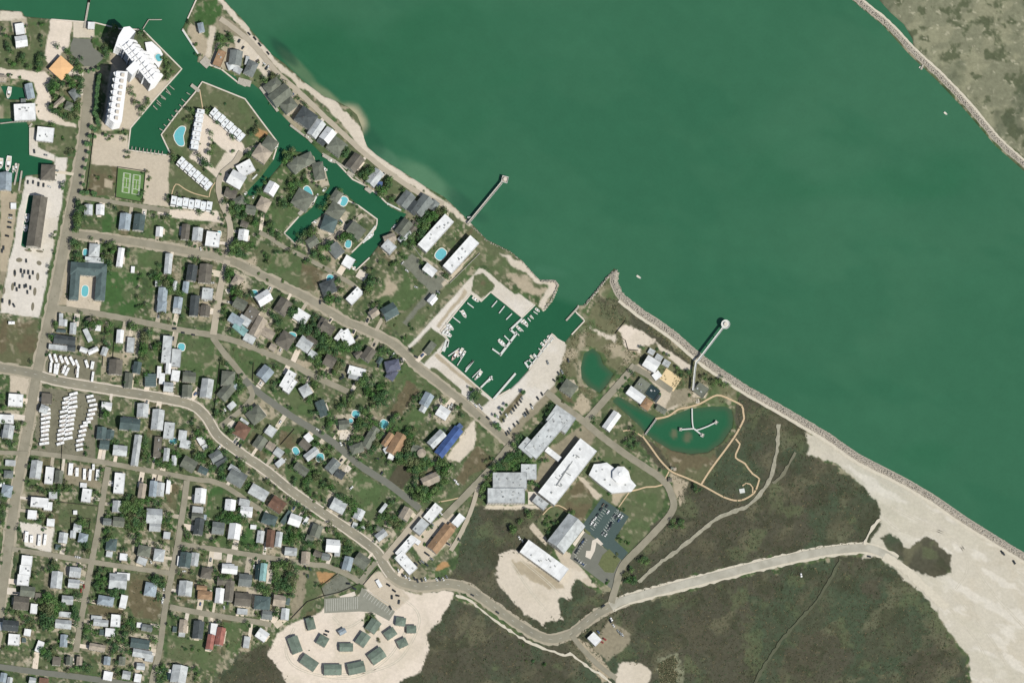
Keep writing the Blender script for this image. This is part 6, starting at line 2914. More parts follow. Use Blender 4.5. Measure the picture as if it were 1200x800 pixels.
        if winds and lg*sh > 40 and h > 2.8:
            d = .03
            for zz in ([.9] if h < 5 else [.9, 3.5] if h < 8 else [1+3*k for k in range(int(h/3))]):
                n = max(1, int(lg/3.4))
                for i in range(n):
                    u = -hl+(i+.5)*2*hl/n
                    for s in (-1, 1):
                        vs = [T(u-.55,s*(hs+d),zz),T(u+.55,s*(hs+d),zz),T(u+.55,s*(hs+d),zz+1.3),T(u-.55,s*(hs+d),zz+1.3)]
                        walls.add(vs, [(0,1,2,3) if s < 0 else (3,2,1,0)], 1)
                n = max(1, int(sh/3.6))
                for i in range(n):
                    v = -hs+(i+.5)*2*hs/n
                    for s in (-1, 1):
                        vs = [T(s*(hl+d),v-.5,zz),T(s*(hl+d),v+.5,zz),T(s*(hl+d),v+.5,zz+1.3),T(s*(hl+d),v-.5,zz+1.3)]
                        walls.add(vs, [(0,1,2,3) if s > 0 else (3,2,1,0)], 1)
            vs = [T(-.5,-hs-.05,0),T(.5,-hs-.05,0),T(.5,-hs-.05,2.1),T(-.5,-hs-.05,2.1)]; walls.add(vs, [(0,1,2,3)], 2)
    wo = walls.build('wall', [M_WALL, M_GLASS, M_DOOR], root); ro_ = roof.build('roof', [rm, M_SEAM], root)
    ar = lg*sh
    if kind == 'F' and ar > 150:
        for i in range(min(8, 1+int(ar/110))):
            u, v = rd.uniform(-hl*.8, hl*.8), rd.uniform(-hs*.6, hs*.6); b = MB(); a2, b2, hh = rd.uniform(.5, 1.3), rd.uniform(.4, 1.0), rd.uniform(.6, 1.3)
            b.add([T(u-a2,v-b2,h+.004),T(u+a2,v-b2,h+.004),T(u+a2,v+b2,h+.004),T(u-a2,v+b2,h+.004),T(u-a2*.9,v-b2*.9,h+hh),T(u+a2*.9,v-b2*.9,h+hh),T(u+a2*.9,v+b2*.9,h+hh),T(u-a2*.9,v+b2*.9,h+hh)], [(4,5,6,7),(0,1,5,4),(1,2,6,5),(2,3,7,6),(3,0,4,7)])
            b.build('rooftop_unit', M_ROOFU if rd.random() < .6 else M_METAL, ro_)
    elif kind in 'GH' and ar > 70 and rd.random() < .85:
        for i in range(rd.choice((1, 1, 2))):
            u, v = rd.uniform(-hl*.55, hl*.55), rd.choice((-1, 1))*hs*rd.uniform(.2, .5); zz = h+.2+(rh-h)*(1-abs(v)/(sh/2)); c2 = T(u, v, 0); b = MB(); b.box(c2[0]-.3, c2[0]+.3, c2[1]-.3, c2[1]+.3, zz-.25, zz+.6)
            b.build('roof_vent', M_METAL if rd.random() < .5 else M_WALLD, ro_)
    return wo, ro_
hr = random.Random(21)
SPECIAL = [  # plan point, name, category, label, eave height
 (665,552,'laboratory_block','laboratory','long white flat-roofed laboratory with dark rooftop pipework, joined by a covered walkway',9),
 (639,511,'research_building','laboratory','pale grey cranked research building between the harbour car park and white laboratory',8),
 (592,580,'research_building','laboratory','stepped pale grey building of three roofs with trees on its north side',9),
 (716,556,'visitor_hall','hall','sprawling bright white hall with a raised octagonal roof',6),
 (664,625,'research_hall','hall','weathered pale grey gabled hall against the dark car park',9),
 (638,656,'warehouse','warehouse','longest bright white flat building at the edge of the bare sand lot',7),
 (697,748,'service_station','station building','small white square building alone in the scrub south of the curving road',5),
 (527,517,'storage_shed','shed','long shed with vivid blue ribbed roof beside a sand lot',5),
 (517,632,'workshop','workshop','long orange brown workshop roof inside the yard of the white row building',5),
 (476,641,'row_building','warehouse','white L-shaped row building along the workshop yard lane',5),
 (72,80,'beach_house','house','square peach-coloured flat roof among trees near the top left corner',6),
 (49,262,'dock_building','warehouse','very long brown roof beside a dark slip on the western dock',7),
 (53,207,'boat_house','boat house','dark brown square roofed boat house over water of the western basin',5),
 (511,275,'motel','motel','western of two parallel white motel blocks by the turquoise pool',8),
 (540,300,'motel','motel','eastern of two parallel white motel blocks beside the grassy strip',8),
 (258,745,'red_roof_house','house','house with salmon red U-shaped roof south of the dead-end street',6),
 (494,530,'water_tank','tank','round pale tank among trees west of the blue shed',6),
 (664,478,'x','x','x',0), (766,427,'aquarium_building','laboratory','white gabled building beside three small silver tanks',6),
 (745,463,'boat_shed','shed','narrow white gabled shed on the north bank of the canal pond',5),
 (718,493,'boat_shed','shed','white gabled shed standing alone on the south bank of the canal pond',5),
 (765,459,'tank_house','shed','dark teal flat roof between olive roof and service yard',4),
 (752,454,'greenhouse','shed','olive grey flat roof next to the dark teal roof',4),
 (763,412,'fish_tank','tank','northwesternmost of three small silver vaulted tanks',3),(772,419,'fish_tank','tank','middle one of three small silver vaulted tanks',3),(781,425,'fish_tank','tank','southeasternmost of three small silver vaulted tanks',3),
 (822,457,'laboratory_annex','laboratory','grey flat roof at the landward foot of the round-headed pier',4),
 (758,473,'timber_pavilion','pavilion','orange brown hipped roof at the end of the canal pond bank',4),
 (624,407,'picnic_shelter','shelter','x',4),(504,408,'picnic_shelter','shelter','olive grey shelter roof on the grass block beside the marina road',4),
 (536,682,'x','x','x',0),(401,747,'plaza_slab','platform','pale bluish slab in the middle of the sandy barracks ground',1.2)]
info = {}
street_rows = {}
for g, rs in HG.items():
    big = max(rs, key=lambda q: q['w']*q['l']); ar = big['w']*big['l']
    sp = None
    for s in SPECIAL:
        if s[2] == 'x' or s[4] == 'x': continue
        if any(abs(q['x']-s[0]) < 6 and abs(q['y']-s[1]) < 6 for q in rs) and s[4] != 'x':
            if not any(v.get('sp') is s for v in info.values()): sp = s; break
    h = sp[5]*1.05 if sp else (hr.uniform(2.4, 3.2) if ar < 45 else hr.uniform(4.0, 5.8) if ar < 150 else hr.uniform(4.8, 7.0) if ar < 420 else 7.5)
    if big['c'] == 'N': h = 4.6
    word = ROOF[big['c']][1]
    best = min(((near_line(q[2], big['x'], big['y']), q) for q in DRIVABLE), key=lambda t: t[0][0])
    info[g] = dict(x=big['x'], y=big['y'], h=h, ar=ar, word=word, sp=sp, big=big, rs=rs, st=best[1], s=best[0][1], d=best[0][0], side=best[0][2], barr=big['c'] == 'N')
    kindw = 'shed' if ar < 45 else 'house' if ar < 420 else 'building'
    info[g]['kind'] = kindw
    if not sp and not info[g]['barr']: street_rows.setdefault((best[1][0], best[0][2] > 0), []).append(g)
shape_w = dict(G='gabled', H='hipped', F='flat-roofed', R='ribbed', O='round', P='flat')
for (sn, sd), gs in street_rows.items():
    st = RD[sn]; a, b = st[2][0], st[2][-1]; horiz = abs(b[0]-a[0]) >= abs(b[1]-a[1])
    gs.sort(key=lambda g: info[g]['s'])
    first = ('west' if b[0] > a[0] else 'east') if horiz else ('north' if b[1] > a[1] else 'south')
    for i, g in enumerate(gs):
        f = info[g]
        # side > 0 : offset to the right of travel in plan pixels (y down) is negative cross
        dx, dy = b[0]-a[0], b[1]-a[1]; nxp, nyp = (dy, -dx) if sd else (-dy, dx)
        side = ('east' if nxp > 0 else 'west') if not horiz else ('south' if nyp > 0 else 'north')
        f['short'] = '%s %s %s from %s, %s of %s' % (f['word'], f['kind'], ordw(i+1), first, side, st[1].replace('the ', ''))
        f['label'] = '%s %s %s, %s from %s end along %s side of %s' % (f['word'], shape_w[f['big']['r']], f['kind'], ordw(i+1), first, side, st[1].replace('the ', ''))
SHORT = {'laboratory_block665': 'the long white laboratory', 'research_building639': 'the cranked grey research building', 'research_building592': 'the stepped grey research building', 'visitor_hall716': 'the white octagon-roofed hall',
 'research_hall664': 'the weathered grey hall by the dark car park', 'warehouse638': 'the long white warehouse on the sand lot', 'service_station697': 'the small white station in the scrub', 'storage_shed527': 'the vivid blue shed', 'workshop517': 'the orange brown workshop',
 'row_building476': 'the white L-shaped row building', 'beach_house72': 'the peach-roofed square house', 'dock_building49': 'the long brown dock building', 'boat_house53': 'the dark brown boat house', 'motel511': 'the western white motel block', 'motel540': 'the eastern white motel block',
 'red_roof_house258': 'the salmon red house', 'water_tank494': 'the round pale tank', 'aquarium_building766': 'the white aquarium building', 'boat_shed745': 'the narrow white shed on the pond bank', 'boat_shed718': 'the lone white shed by the pond', 'tank_house765': 'the dark teal roof',
 'greenhouse752': 'the olive roof beside the dark teal roof', 'laboratory_annex822': 'the grey annex at the round-headed pier', 'timber_pavilion758': 'the orange pavilion on the pond bank', 'picnic_shelter504': 'the picnic shelter by the marina', 'plaza_slab401': 'the slab among the green huts'}
bl_ = sorted([g for g in info if info[g]['barr']], key=lambda g: math.atan2(info[g]['y']-740, info[g]['x']-405))
for i, g in enumerate(bl_):
    f = info[g]; f['label'] = 'sage green roofed %s hut, %s clockwise from the western one on the sand ring' % ('big' if f['ar'] > 240 else 'small', ordw(i+1)); f['short'] = 'sage green hut %s clockwise on the sand ring' % ordw(i+1)
for g, f in info.items():
    if f['sp']: f['label'] = f['sp'][4]; f['short'] = SHORT.get(f['sp'][2]+str(f['sp'][0]), 'the '+f['sp'][2].replace('_', ' '))
    nm = f['sp'][2] if f['sp'] else 'barracks_hut' if f['barr'] else {'shed': 'shed', 'house': 'house', 'building': 'large_building'}[f['kind']]
    cat = f['sp'][3] if f['sp'] else 'hut' if f['barr'] else f['kind']
    p = P(f['x']-LEAN[0]*f['h'], f['y']-LEAN[1]*f['h'])
    root = empty(nm, p); tag(root, f['label'], cat, 'houses of the town' if cat == 'house' else 'sheds of the town' if cat == 'shed' and not f['sp'] else 'green roofed huts on the sand' if f['barr'] else None)
    for k, r in enumerate(sorted(f['rs'], key=lambda q: -q['w']*q['l'])):
        hh = f['h'] if k == 0 else f['h']*(.8-.06*k) if r['r'] != 'O' else f['h']+4
        if r['r'] == 'F' and len(f['rs']) > 1 and k > 0 and r['w']*r['l'] > 60: hh = f['h']-.35*k
        build_rect(root, r, hh, hr, flatm=M_ORANGE if r['r'] == 'P' else None, pitch=.16 if f['barr'] else None)
# ------------------------------------------------------------------ terraced condominium
M_CW = mat('condo_white', col(244,244,242), var=.02, fine=.015)
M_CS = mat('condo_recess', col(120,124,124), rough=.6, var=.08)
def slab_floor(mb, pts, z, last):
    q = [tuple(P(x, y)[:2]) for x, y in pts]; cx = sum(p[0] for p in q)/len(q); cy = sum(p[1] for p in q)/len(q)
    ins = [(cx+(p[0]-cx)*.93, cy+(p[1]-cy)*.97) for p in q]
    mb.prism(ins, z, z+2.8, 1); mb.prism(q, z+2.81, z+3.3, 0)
H0 = 9; FL = 3.3; HT = H0*FL
def lo(x, y, h=HT): return (x-LEAN[0]*h, y-LEAN[1]*h)
croot = empty('condominium', P(*lo(150, 85))); tag(croot, 'tall white terraced condominium with sawtooth wing and long shadow', 'apartment block')
ro_off = Vector((croot.location.x, croot.location.y, 0))
def cbuild(mb, name, mats, parent):
    mb.v = [(v[0]-ro_off.x, v[1]-ro_off.y, v[2]) for v in mb.v]; return mb.build(name, mats, parent)
A0, A1 = (135.5, 83.5), (127.0, 141.0)          # sawtooth wing, west edge of the roof
ax_ = (A1[0]-A0[0], A1[1]-A0[1]); AL = math.hypot(*ax_); ux, uy = ax_[0]/AL, ax_[1]/AL; vx, vy = -uy, ux   # v points east-ish
if vx < 0: vx, vy = -vx, -vy
wing = []
wing += [(A0[0]+vx*15.5-ux*1, A0[1]+vy*15.5-uy*1)]; n = 8
for i in range(n):
    t0, t1 = AL*i/n, AL*(i+1)/n
    wing += [(A0[0]+ux*t0+vx*3.2, A0[1]+uy*t0+vy*3.2), (A0[0]+ux*(t0+2.6)-vx*1.2, A0[1]+uy*(t0+2.6)-vy*1.2), (A0[0]+ux*(t0+5.6)+vx*.6, A0[1]+uy*(t0+5.6)+vy*.6)]
wing += [(A1[0]+vx*4, A1[1]+vy*4), (A1[0]+ux*3+vx*9, A1[1]+uy*3+vy*9), (A1[0]+vx*17, A1[1]+vy*17), (A1[0]-ux*6+vx*17, A1[1]-uy*6+vy*17)]
mb = MB()
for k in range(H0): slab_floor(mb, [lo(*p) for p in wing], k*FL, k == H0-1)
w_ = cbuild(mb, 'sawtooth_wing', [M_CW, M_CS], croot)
for i in range(n):                                   # penthouse cabins and parapets over each unit
    t = AL*(i+.5)/n
    for (u, v, a, b, hh) in ((0, 4.2, 2.6, 2.4, 1.6), (.6, 10.2, 1.6, 1.9, 2.6), (-1.8, 8, .3, 5, .9)):
        c = lo(A0[0]+ux*(t+u)+vx*v, A0[1]+uy*(t+u)+vy*v); pl = [(c[0]+ux*q*a+vx*w*b, c[1]+uy*q*a+vy*w*b) for q, w in ((-1,-1),(1,-1),(1,1),(-1,1))]
        m2 = MB(); m2.prism([tuple(P(*p)[:2]) for p in pl], HT+.004, HT+hh, 0); cbuild(m2, 'roof_cabin', [M_CW if hh != 2.6 else M_CONC], w_)
g0, g1 = (141.5, 53.0), (176.5, 98.0); gL = math.hypot(g1[0]-g0[0], g1[1]-g0[1]); gu = ((g1[0]-g0[0])/gL, (g1[1]-g0[1])/gL); gv = (gu[1], -gu[0])   # to the north-east
N_ = 9
mbt = MB()
for k in range(H0):
    dep = 14.5+max(0, (H0-1-k))*1.3
    poly = [(g0[0]-gu[0]*0, g0[1]-gu[1]*0)]
    if True: poly = [(136, 55), (140, 43), (146, 33), (153, 32), (160, 38)] if k > 2 else [(136.5, 55), (140, 44), (146, 34), (153, 33), (160, 38)]
    for i in range(N_):
        t0, t1 = 2+(gL-2)*i/N_, 2+(gL-2)*(i+1)/N_; dd = dep+(2.2 if i in (3, 4, 5) else 0)-(1.5 if k > 6 and i % 2 else 0)
        poly += [(g0[0]+gu[0]*t0+gv[0]*(dd-1.4), g0[1]+gu[1]*t0+gv[1]*(dd-1.4)), (g0[0]+gu[0]*(t0+1.6)+gv[0]*dd, g0[1]+gu[1]*(t0+1.6)+gv[1]*dd), (g0[0]+gu[0]*(t1-1)+gv[0]*dd, g0[1]+gu[1]*(t1-1)+gv[1]*dd)]
    poly += [(g1[0]+gu[0]*4+gv[0]*8, g1[1]+gu[1]*4+gv[1]*8), (g1[0]+gu[0]*3, g1[1]+gu[1]*3), (g1[0], g1[1])]
    for i in range(5, 0, -1):                           # stair fins on the gallery side
        t = gL*i/6.0; poly += [(g0[0]+gu[0]*(t+1.2), g0[1]+gu[1]*(t+1.2)), (g0[0]+gu[0]*t-gv[0]*2.2, g0[1]+gu[1]*t-gv[1]*2.2), (g0[0]+gu[0]*(t-.8), g0[1]+gu[1]*(t-.8))]
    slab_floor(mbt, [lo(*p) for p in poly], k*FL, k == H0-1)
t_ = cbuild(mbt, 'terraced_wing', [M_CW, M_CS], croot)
for i in range(N_):
    t = 3+(gL-3)*(i+.5)/N_
    for (u, v, a, b, hh) in ((0, 3.2, 1.8, 1.2, 1.7), (.4, 7.6, 2.0, 1.5, 2.4), (-2.1, 6, .3, 5.6, 1.0)):
        c = lo(g0[0]+gu[0]*(t+u)+gv[0]*v, g0[1]+gu[1]*(t+u)+gv[1]*v); pl = [(c[0]+gu[0]*q*a+gv[0]*w*b, c[1]+gu[1]*q*a+gv[1]*w*b) for q, w in ((-1,-1),(1,-1),(1,1),(-1,1))]
        m2 = MB(); m2.prism([tuple(P(*p)[:2]) for p in pl], HT+.004, HT+hh, 0); cbuild(m2, 'roof_cabin', [M_CW], t_)
m2 = MB(); c = (157.5, 80.5); m2.prism([tuple(P(*lo(c[0]+x*.707-y*.707, c[1]+x*.707+y*.707, HT+3))[:2]) for x, y in ((-5,-7),(5,-7),(5,7),(-5,7))], 0, HT+3, 0); cbuild(m2, 'lift_tower', [M_CW], croot)
for t in range(1, 26): pass
m2 = MB(); gg = [(g0[0]-gv[0]*.9, g0[1]-gv[1]*.9), (g1[0]-gv[0]*.9, g1[1]-gv[1]*.9), (g1[0]-gv[0]*.1, g1[1]-gv[1]*.1), (g0[0]-gv[0]*.1, g0[1]-gv[1]*.1)]
m2.prism([tuple(P(*lo(*p))[:2]) for p in gg], HT-.6, HT+1.1, 0); cbuild(m2, 'gallery_parapet', [M_CW], croot)
m2 = MB(); deck = [(170,50),(178,49),(188,58),(191,64),(190,72),(186,80),(180,72),(172,60)]
m2.prism([tuple(P(*lo(*p, 3))[:2]) for p in deck], -.5, 3, 0); cbuild(m2, 'pool_terrace', [M_CW], croot)
# hall with the octagon, and the long laboratory's pipework
hh = 7.0; hp = [(690,556),(696,543.5),(703,543),(711,541.5),(720,548),(728,546),(737,553),(739,561),(745.5,568.5),(740,575.5),(717,577.5),(703,567)]
vroot = empty('visitor_hall', P(718-LEAN[0]*hh, 560-LEAN[1]*hh)); tag(vroot, 'sprawling bright white hall with a raised octagonal roof', 'hall'); vo = vroot.location
def vprism(poly, z0, z1, name, m, parent, hz=hh):
    m_ = MB(); m_.prism([(P(x-LEAN[0]*hz, y-LEAN[1]*hz).x-vo.x, P(x-LEAN[0]*hz, y-LEAN[1]*hz).y-vo.y) for x, y in poly], z0, z1); return m_.build(name, [m], parent)
def shrink(poly, k):
    cx = sum(p[0] for p in poly)/len(poly); cy = sum(p[1] for p in poly)/len(poly); return [(cx+(p[0]-cx)*k, cy+(p[1]-cy)*k) for p in poly]
vprism(shrink(hp, .985), -1, hh-.5, 'wall', M_WALL, vroot); vr = vprism(hp, hh-.49, hh, 'roof', MR['W'], vroot)
oc = [(727+10.2*math.cos(R(22.5+45*i)), 556+10.2*math.sin(R(22.5+45*i))) for i in range(8)]
vprism(shrink(oc, .97), hh+.003, hh+3.2, 'octagon_wall', M_WALL, vr)
m_ = MB(); oq = [(P(x-LEAN[0]*(hh+3), y-LEAN[1]*(hh+3)).x-vo.x, P(x-LEAN[0]*(hh+3), y-LEAN[1]*(hh+3)).y-vo.y) for x, y in oc]; oc_ = (sum(p[0] for p in oq)/8, sum(p[1] for p in oq)/8)
oz = [(oc_[0]+(p[0]-oc_[0])*.3, oc_[1]+(p[1]-oc_[1])*.3) for p in oq]
m_.add([(p[0], p[1], hh+3.2) for p in oq]+[(p[0], p[1], hh+5) for p in oz]+[(p[0], p[1], hh+5.8) for p in oz], [tuple(range(7, -1, -1))]+[(i, (i+1) % 8, 8+(i+1) % 8, 8+i) for i in range(8)]+[(8+i, 8+(i+1) % 8, 16+(i+1) % 8, 16+i) for i in range(8)]+[tuple(range(16, 24))]); m_.build('octagonal_roof', [MR['W']], vroot)
for (x, y, s) in ((699,552,.8),(706,550,.6),(709,562,1.0),(715,568,.7),(733,568,.7)): vprism([(x-s,y-s),(x+s,y-s),(x+s,y+s),(x-s,y+s)], hh+.003, hh+1, 'rooftop_unit', M_ROOFU, vr)
lr = [o for o in C.objects if o.name.startswith('laboratory_block') and o.parent is None]
if lr:
    lr = lr[0]; lo_ = lr.location; lroof = [c for c in lr.children if c.name.startswith('roof')][0]; hz = 9.45
    def lp(x, y): q = P(x-LEAN[0]*hz, y-LEAN[1]*hz); return (q.x-lo_.x, q.y-lo_.y)
    for (x0, y0, x1, y1, wd, zz) in ((668,544,652,569,1.1,1.0),(661,552,669,557,.8,.8),(658,556,666,549,.7,.8),(652,567,657,570,.9,.9),(655,562,651,559,.8,.7),(675,533,679,536,.9,1.2),(671,540,666,548,.5,.6)):
        L = math.hypot(x1-x0, y1-y0); px, py = -(y1-y0)/L*wd/2, (x1-x0)/L*wd/2; m_ = MB(); m_.prism([lp(x0+px, y0+py), lp(x1+px, y1+py), lp(x1-px, y1-py), lp(x0-px, y0-py)], hz+.1, hz+.1+zz); m_.build('duct', [M_METAL], lroof)
# townhouse rows
M_TH = mat('townhouse_roof', col(228,232,232), var=.06, scale=.5, fine=.05)
def townrow(a, b, depth, n, label, h=8.0):
    L = math.hypot(b[0]-a[0], b[1]-a[1]); u = ((b[0]-a[0])/L, (b[1]-a[1])/L); v = (-u[1], u[0])
    A = (a[0]-LEAN[0]*h, a[1]-LEAN[1]*h); root = empty('townhouse_row', P(*A)); tag(root, label, 'townhouses', 'white townhouse rows'); o = root.location
    def q(s, t): p = P(A[0]+u[0]*s+v[0]*t, A[1]+u[1]*s+v[1]*t)-o; return (p.x, p.y)
    m_ = MB(); m_.prism([q(.2, -depth/2+.2), q(L-.2, -depth/2+.2), q(L-.2, depth/2-.2), q(.2, depth/2-.2)], -1, h-1.1); 
    ow = m_.build('wall', [M_CS], root)
    rr = random.Random(n)
    for i in range(n):
        s0, s1 = L*i/n+.3, L*(i+1)/n-.3; zz = h-(.5 if i % 2 else 0); m_ = MB(); t = .5 if i % 2 else -.4
        m_.prism([q(s0, -depth/2+t), q(s1, -depth/2+t), q(s1, depth/2+t), q(s0, depth/2+t)], zz-.48, zz, 0)
        rf = m_.build('roof', [M_TH], root); m_ = MB(); m_.prism([q(s0, -depth/2+t), q(s0+.35, -depth/2+t), q(s0+.35, depth/2+t), q(s0, depth/2+t)], zz+.003, zz+.7); m_.build('party_wall', [M_TRIM], rf)
        m_ = MB(); sm = (s0+s1)/2; m_.prism([q(sm-.9, -.8), q(sm+.7, -.8), q(sm+.7, .9), q(sm-.9, .9)], zz+.003, zz+1.1); m_.build('skylight', [M_TRIM if i % 3 else M_METAL], rf)
        for side in (-1, 1):
            m_ = MB(); m_.prism([q(s0+.4, side*(depth/2-.17)), q(s1-.4, side*(depth/2-.17)), q(s1-.4, side*(depth/2+1.2)), q(s0+.4, side*(depth/2+1.2))], 3.4, 4.1); m_.build('balcony', [M_TRIM], root)
townrow((235.5,128), (227.5,175), 8.5, 9, 'white townhouse row beside the kidney-shaped pool')
townrow((248.5,129.5), (285.5,162), 9, 8, 'white townhouse row on the northeast side of the paved court')
townrow((210,187), (247,219), 9, 8, 'white townhouse row on the southwest side of the paved court')
townrow((200.5,234.5), (249,242), 9.5, 7, 'white townhouse row facing the pink sandy parking strip')
# courtyard hotel
hroot = empty('courtyard_hotel', P(103-LEAN[0]*7, 330-LEAN[1]*7)); tag(hroot, 'U-shaped hotel with slate green roof around a pool court', 'hotel')
for r in (dict(x=88, y=332, w=11, l=39, a=4, c='s', r='H'), dict(x=104, y=315.5, w=42, l=15, a=4, c='s', r='H'), dict(x=118.5, y=332, w=12, l=40, a=4, c='s', r='H')): build_rect(hroot, r, 7.0 if r['w'] > 20 else 6.8, hr)

# ------------------------------------------------------------------ pools
M_POOL = mat('pool_water', col(110,188,194), rough=.1, var=.05, fine=.03, spec=.5); M_COPE = mat('pool_coping', col(236,230,216), var=.04)
def nearest_short(x, y, skip=None):
    g = min((k for k in info if k != skip), key=lambda k: (info[k]['x']-x)**2+(info[k]['y']-y)**2); f = info[g]
    return f, compass(x-f['x'], y-f['y'])
POOLX = [(210,159.5,11,23,5,'kidney-shaped turquoise pool on the lawn west of the townhouses'),(361,225,8,14,-28,None),(402.5,236,9,11,30,None),(298,344,8,8,0,None),(342.5,393,9,7,10,None),(99.5,341,8,13,5,'pool in the court of the U-shaped hotel'),
    (516.5,298,11,14,40,'large turquoise motel pool between the two white motel blocks'),(408,286,7,9,10,None),(387,327,8,10,0,None),(203,516.5,9,7,10,None),(417,485,9,8,10,None),(450,497,10,10,30,None),(411,493,5,5,0,None),(375,536,9,10,0,None),(186,68,7,9,-30,'small pool on the condominium terrace')]
pl_ = list(POOLX)
for ln_ in POOLS.split('\n'):
    p = list(map(float, ln_.split()))
    if all(math.hypot(p[0]-q[0], p[1]-q[1]) > 7 for q in pl_): pl_.append((p[0], p[1], p[2]*.8, p[3]*.8, p[4], None))
pcount = {}
for i, (x, y, w, l, a, lab) in enumerate(pl_):
    zt = 3.02 if 'terrace' in (lab or '') else 0
    xx, yy = (x-LEAN[0]*zt, y-LEAN[1]*zt)
    root = empty('swimming_pool', P(xx, yy, zt), -R(a)); f, dr_ = nearest_short(x, y)
    lab = lab or 'turquoise pool %s of %s' % (dr_, f.get('short', f['label'])); 
    if lab in pcount: lab = 'second '+lab
    pcount[lab] = 1
    tag(root, lab, 'pool', 'swimming pools'); n = 20; kid = 'kidney' in lab; ring = []
    for k in range(n):
        t = 2*math.pi*k/n; e = .75; cx = math.copysign(abs(math.cos(t))**e, math.cos(t)); cy = math.copysign(abs(math.sin(t))**e, math.sin(t))
        if kid: cx -= .35*math.cos(math.pi*cy*.9)-.2
        ring.append((cx*w/2, cy*l/2))
    m_ = MB(); m_.prism(ring, .05, .40); m_.build('water_surface', [M_POOL], root)
    m_ = MB(); o2 = [(p[0]*(1+1.6/w), p[1]*(1+1.6/l)) for p in ring]; nn = n
    vs = [(p[0], p[1], .05) for p in o2]+[(p[0], p[1], .46) for p in o2]+[(p[0], p[1], .46) for p in ring]+[(p[0]*.99, p[1]*.99, .3) for p in ring]
    m_.add(vs, [(i_, (i_+1) % nn, nn+(i_+1) % nn, nn+i_) for i_ in range(nn)]+[(nn+i_, nn+(i_+1) % nn, 2*nn+(i_+1) % nn, 2*nn+i_) for i_ in range(nn)]+[(2*nn+i_, 2*nn+(i_+1) % nn, 3*nn+(i_+1) % nn, 3*nn+i_) for i_ in range(nn)])
    m_.build('coping', [M_COPE], root)

# ------------------------------------------------------------------ generic labels by zone
def inbox(z, x, y): return z[0] <= x <= z[2] and z[1] <= y <= z[3]
def zone_labels(items, zones, fmt, fallback):
    """items: dicts with x,y,desc.  zones: (x0,y0,x1,y1, phrase, axis 'x'|'y', end word).  Counts every item of the zone along the axis."""
    left = list(items); out = []
    for z in zones:
        ins = [i for i in left if inbox(z, i['x'], i['y'])]; left = [i for i in left if i not in ins]
        ins.sort(key=lambda i: i[z[5]] if len(z) < 8 else z[7]*i[z[5]])
        for k, i in enumerate(ins): i['label'] = fmt % (i['desc'], ordw(k+1), z[6], z[4])
    for i in left: i['label'] = fallback(i)
    seen = {}
    for i in items:
        b = i['label']
        if b in seen:
            seen[b] += 1; i['label'] = ('another ' if seen[b] == 2 else 'yet another ' if seen[b] == 3 else 'one more ' if seen[b] == 4 else 'still one more ')+b
        else: seen[b] = 1
def beside(what):
    def f(i):
        h, d = nearest_short(i['x'], i['y']); return ' '.join(('%s %s %s of %s' % (i['desc'], what, d, h.get('short', h['label']))).split()[:16])
    return f
# ------------------------------------------------------------------ docks
docks = []
for ln_ in DD.split('\n'):
    x0, y0, x1, y1, w = map(float, ln_.split()); L = math.hypot(x1-x0, y1-y0)
    if L < 1.5: continue
    docks.append(dict(x=(x0+x1)/2, y=(y0+y1)/2, a=(x0, y0), b=(x1, y1), w=max(w, .75), L=L, desc='thin timber finger pier' if w < 1.35 else 'narrow white dock' if w < 2 else 'wide pale dock'))
docks.append(dict(x=99, y=-10, a=(104, 4), b=(114, -60), w=2.2, L=64, desc='long straight fishing pier'))
for k in range(9):                                   # slips of the canal south of the townhouse island
    t = (k+.5)/9; docks.append(dict(x=0, y=0, a=(152+t*40, 176.2+t*6.4), b=(152.6+t*40, 171.5+t*6.4), w=.8, L=4.8, desc='thin timber finger pier'))
    docks[-1].update(x=docks[-1]['a'][0], y=docks[-1]['a'][1]-2)
ZD = [(150,170,197,190,'the condominium canal head wall','x','the west'),(150,95,213,172,'the condominium canal bank','y','the north'),(180,95,235,165,'the townhouse island bank','y','the north'),
      (500,330,575,416,'the marina northwest quay','y','the north'),(515,410,600,478,'the marina southwest quay','x','the west'),(570,340,612,380,'the marina northeast quay','x','the west'),(600,352,640,396,'the breakwater outer slips','y','the north'),(575,385,640,420,'the marina inner breakwater','x','the west'),(610,385,660,440,'the marina southeast quay','y','the north')]
zone_labels(docks, ZD, '%s, %s from %s along %s', beside('lying'))
for d in docks:
    d['label'] = ' '.join(d['label'].split()[:16]); (x0, y0), (x1, y1) = d['a'], d['b']; c = P((x0+x1)/2, (y0+y1)/2); rz = math.atan2(-(y1-y0), x1-x0)
    root = empty('finger_pier' if d['w'] < 1.35 else 'dock', c, rz); tag(root, d['label'], 'pier' if d['w'] < 1.35 else 'dock', 'finger piers' if d['w'] < 1.35 else 'docks')
    L, w = d['L'], d['w']; m_ = MB(); n = max(1, int(L/3)); zt = .75
    for k in range(n): m_.box(-L/2+L*k/n+.03, -L/2+L*(k+1)/n-.03, -w/2, w/2, zt-.25, zt, 0)
    m_.box(-L/2, L/2, -w/2-.05, -w/2+.05, zt-.3, zt-.05, 0) if w > 1.5 else None
    m_.build('deck', [M_DECKW if 'white' in d['desc'] or 500 < d['x'] < 660 else M_DECK], root)
    for u in (-L/2+.5, L/2-.5):
        for s in (-1, 1):
            m_ = MB(); m_.cyl(u, s*(w/2+.16), .15, .15, -4, zt+.6, 6); m_.build('piling', [M_PILE], root)
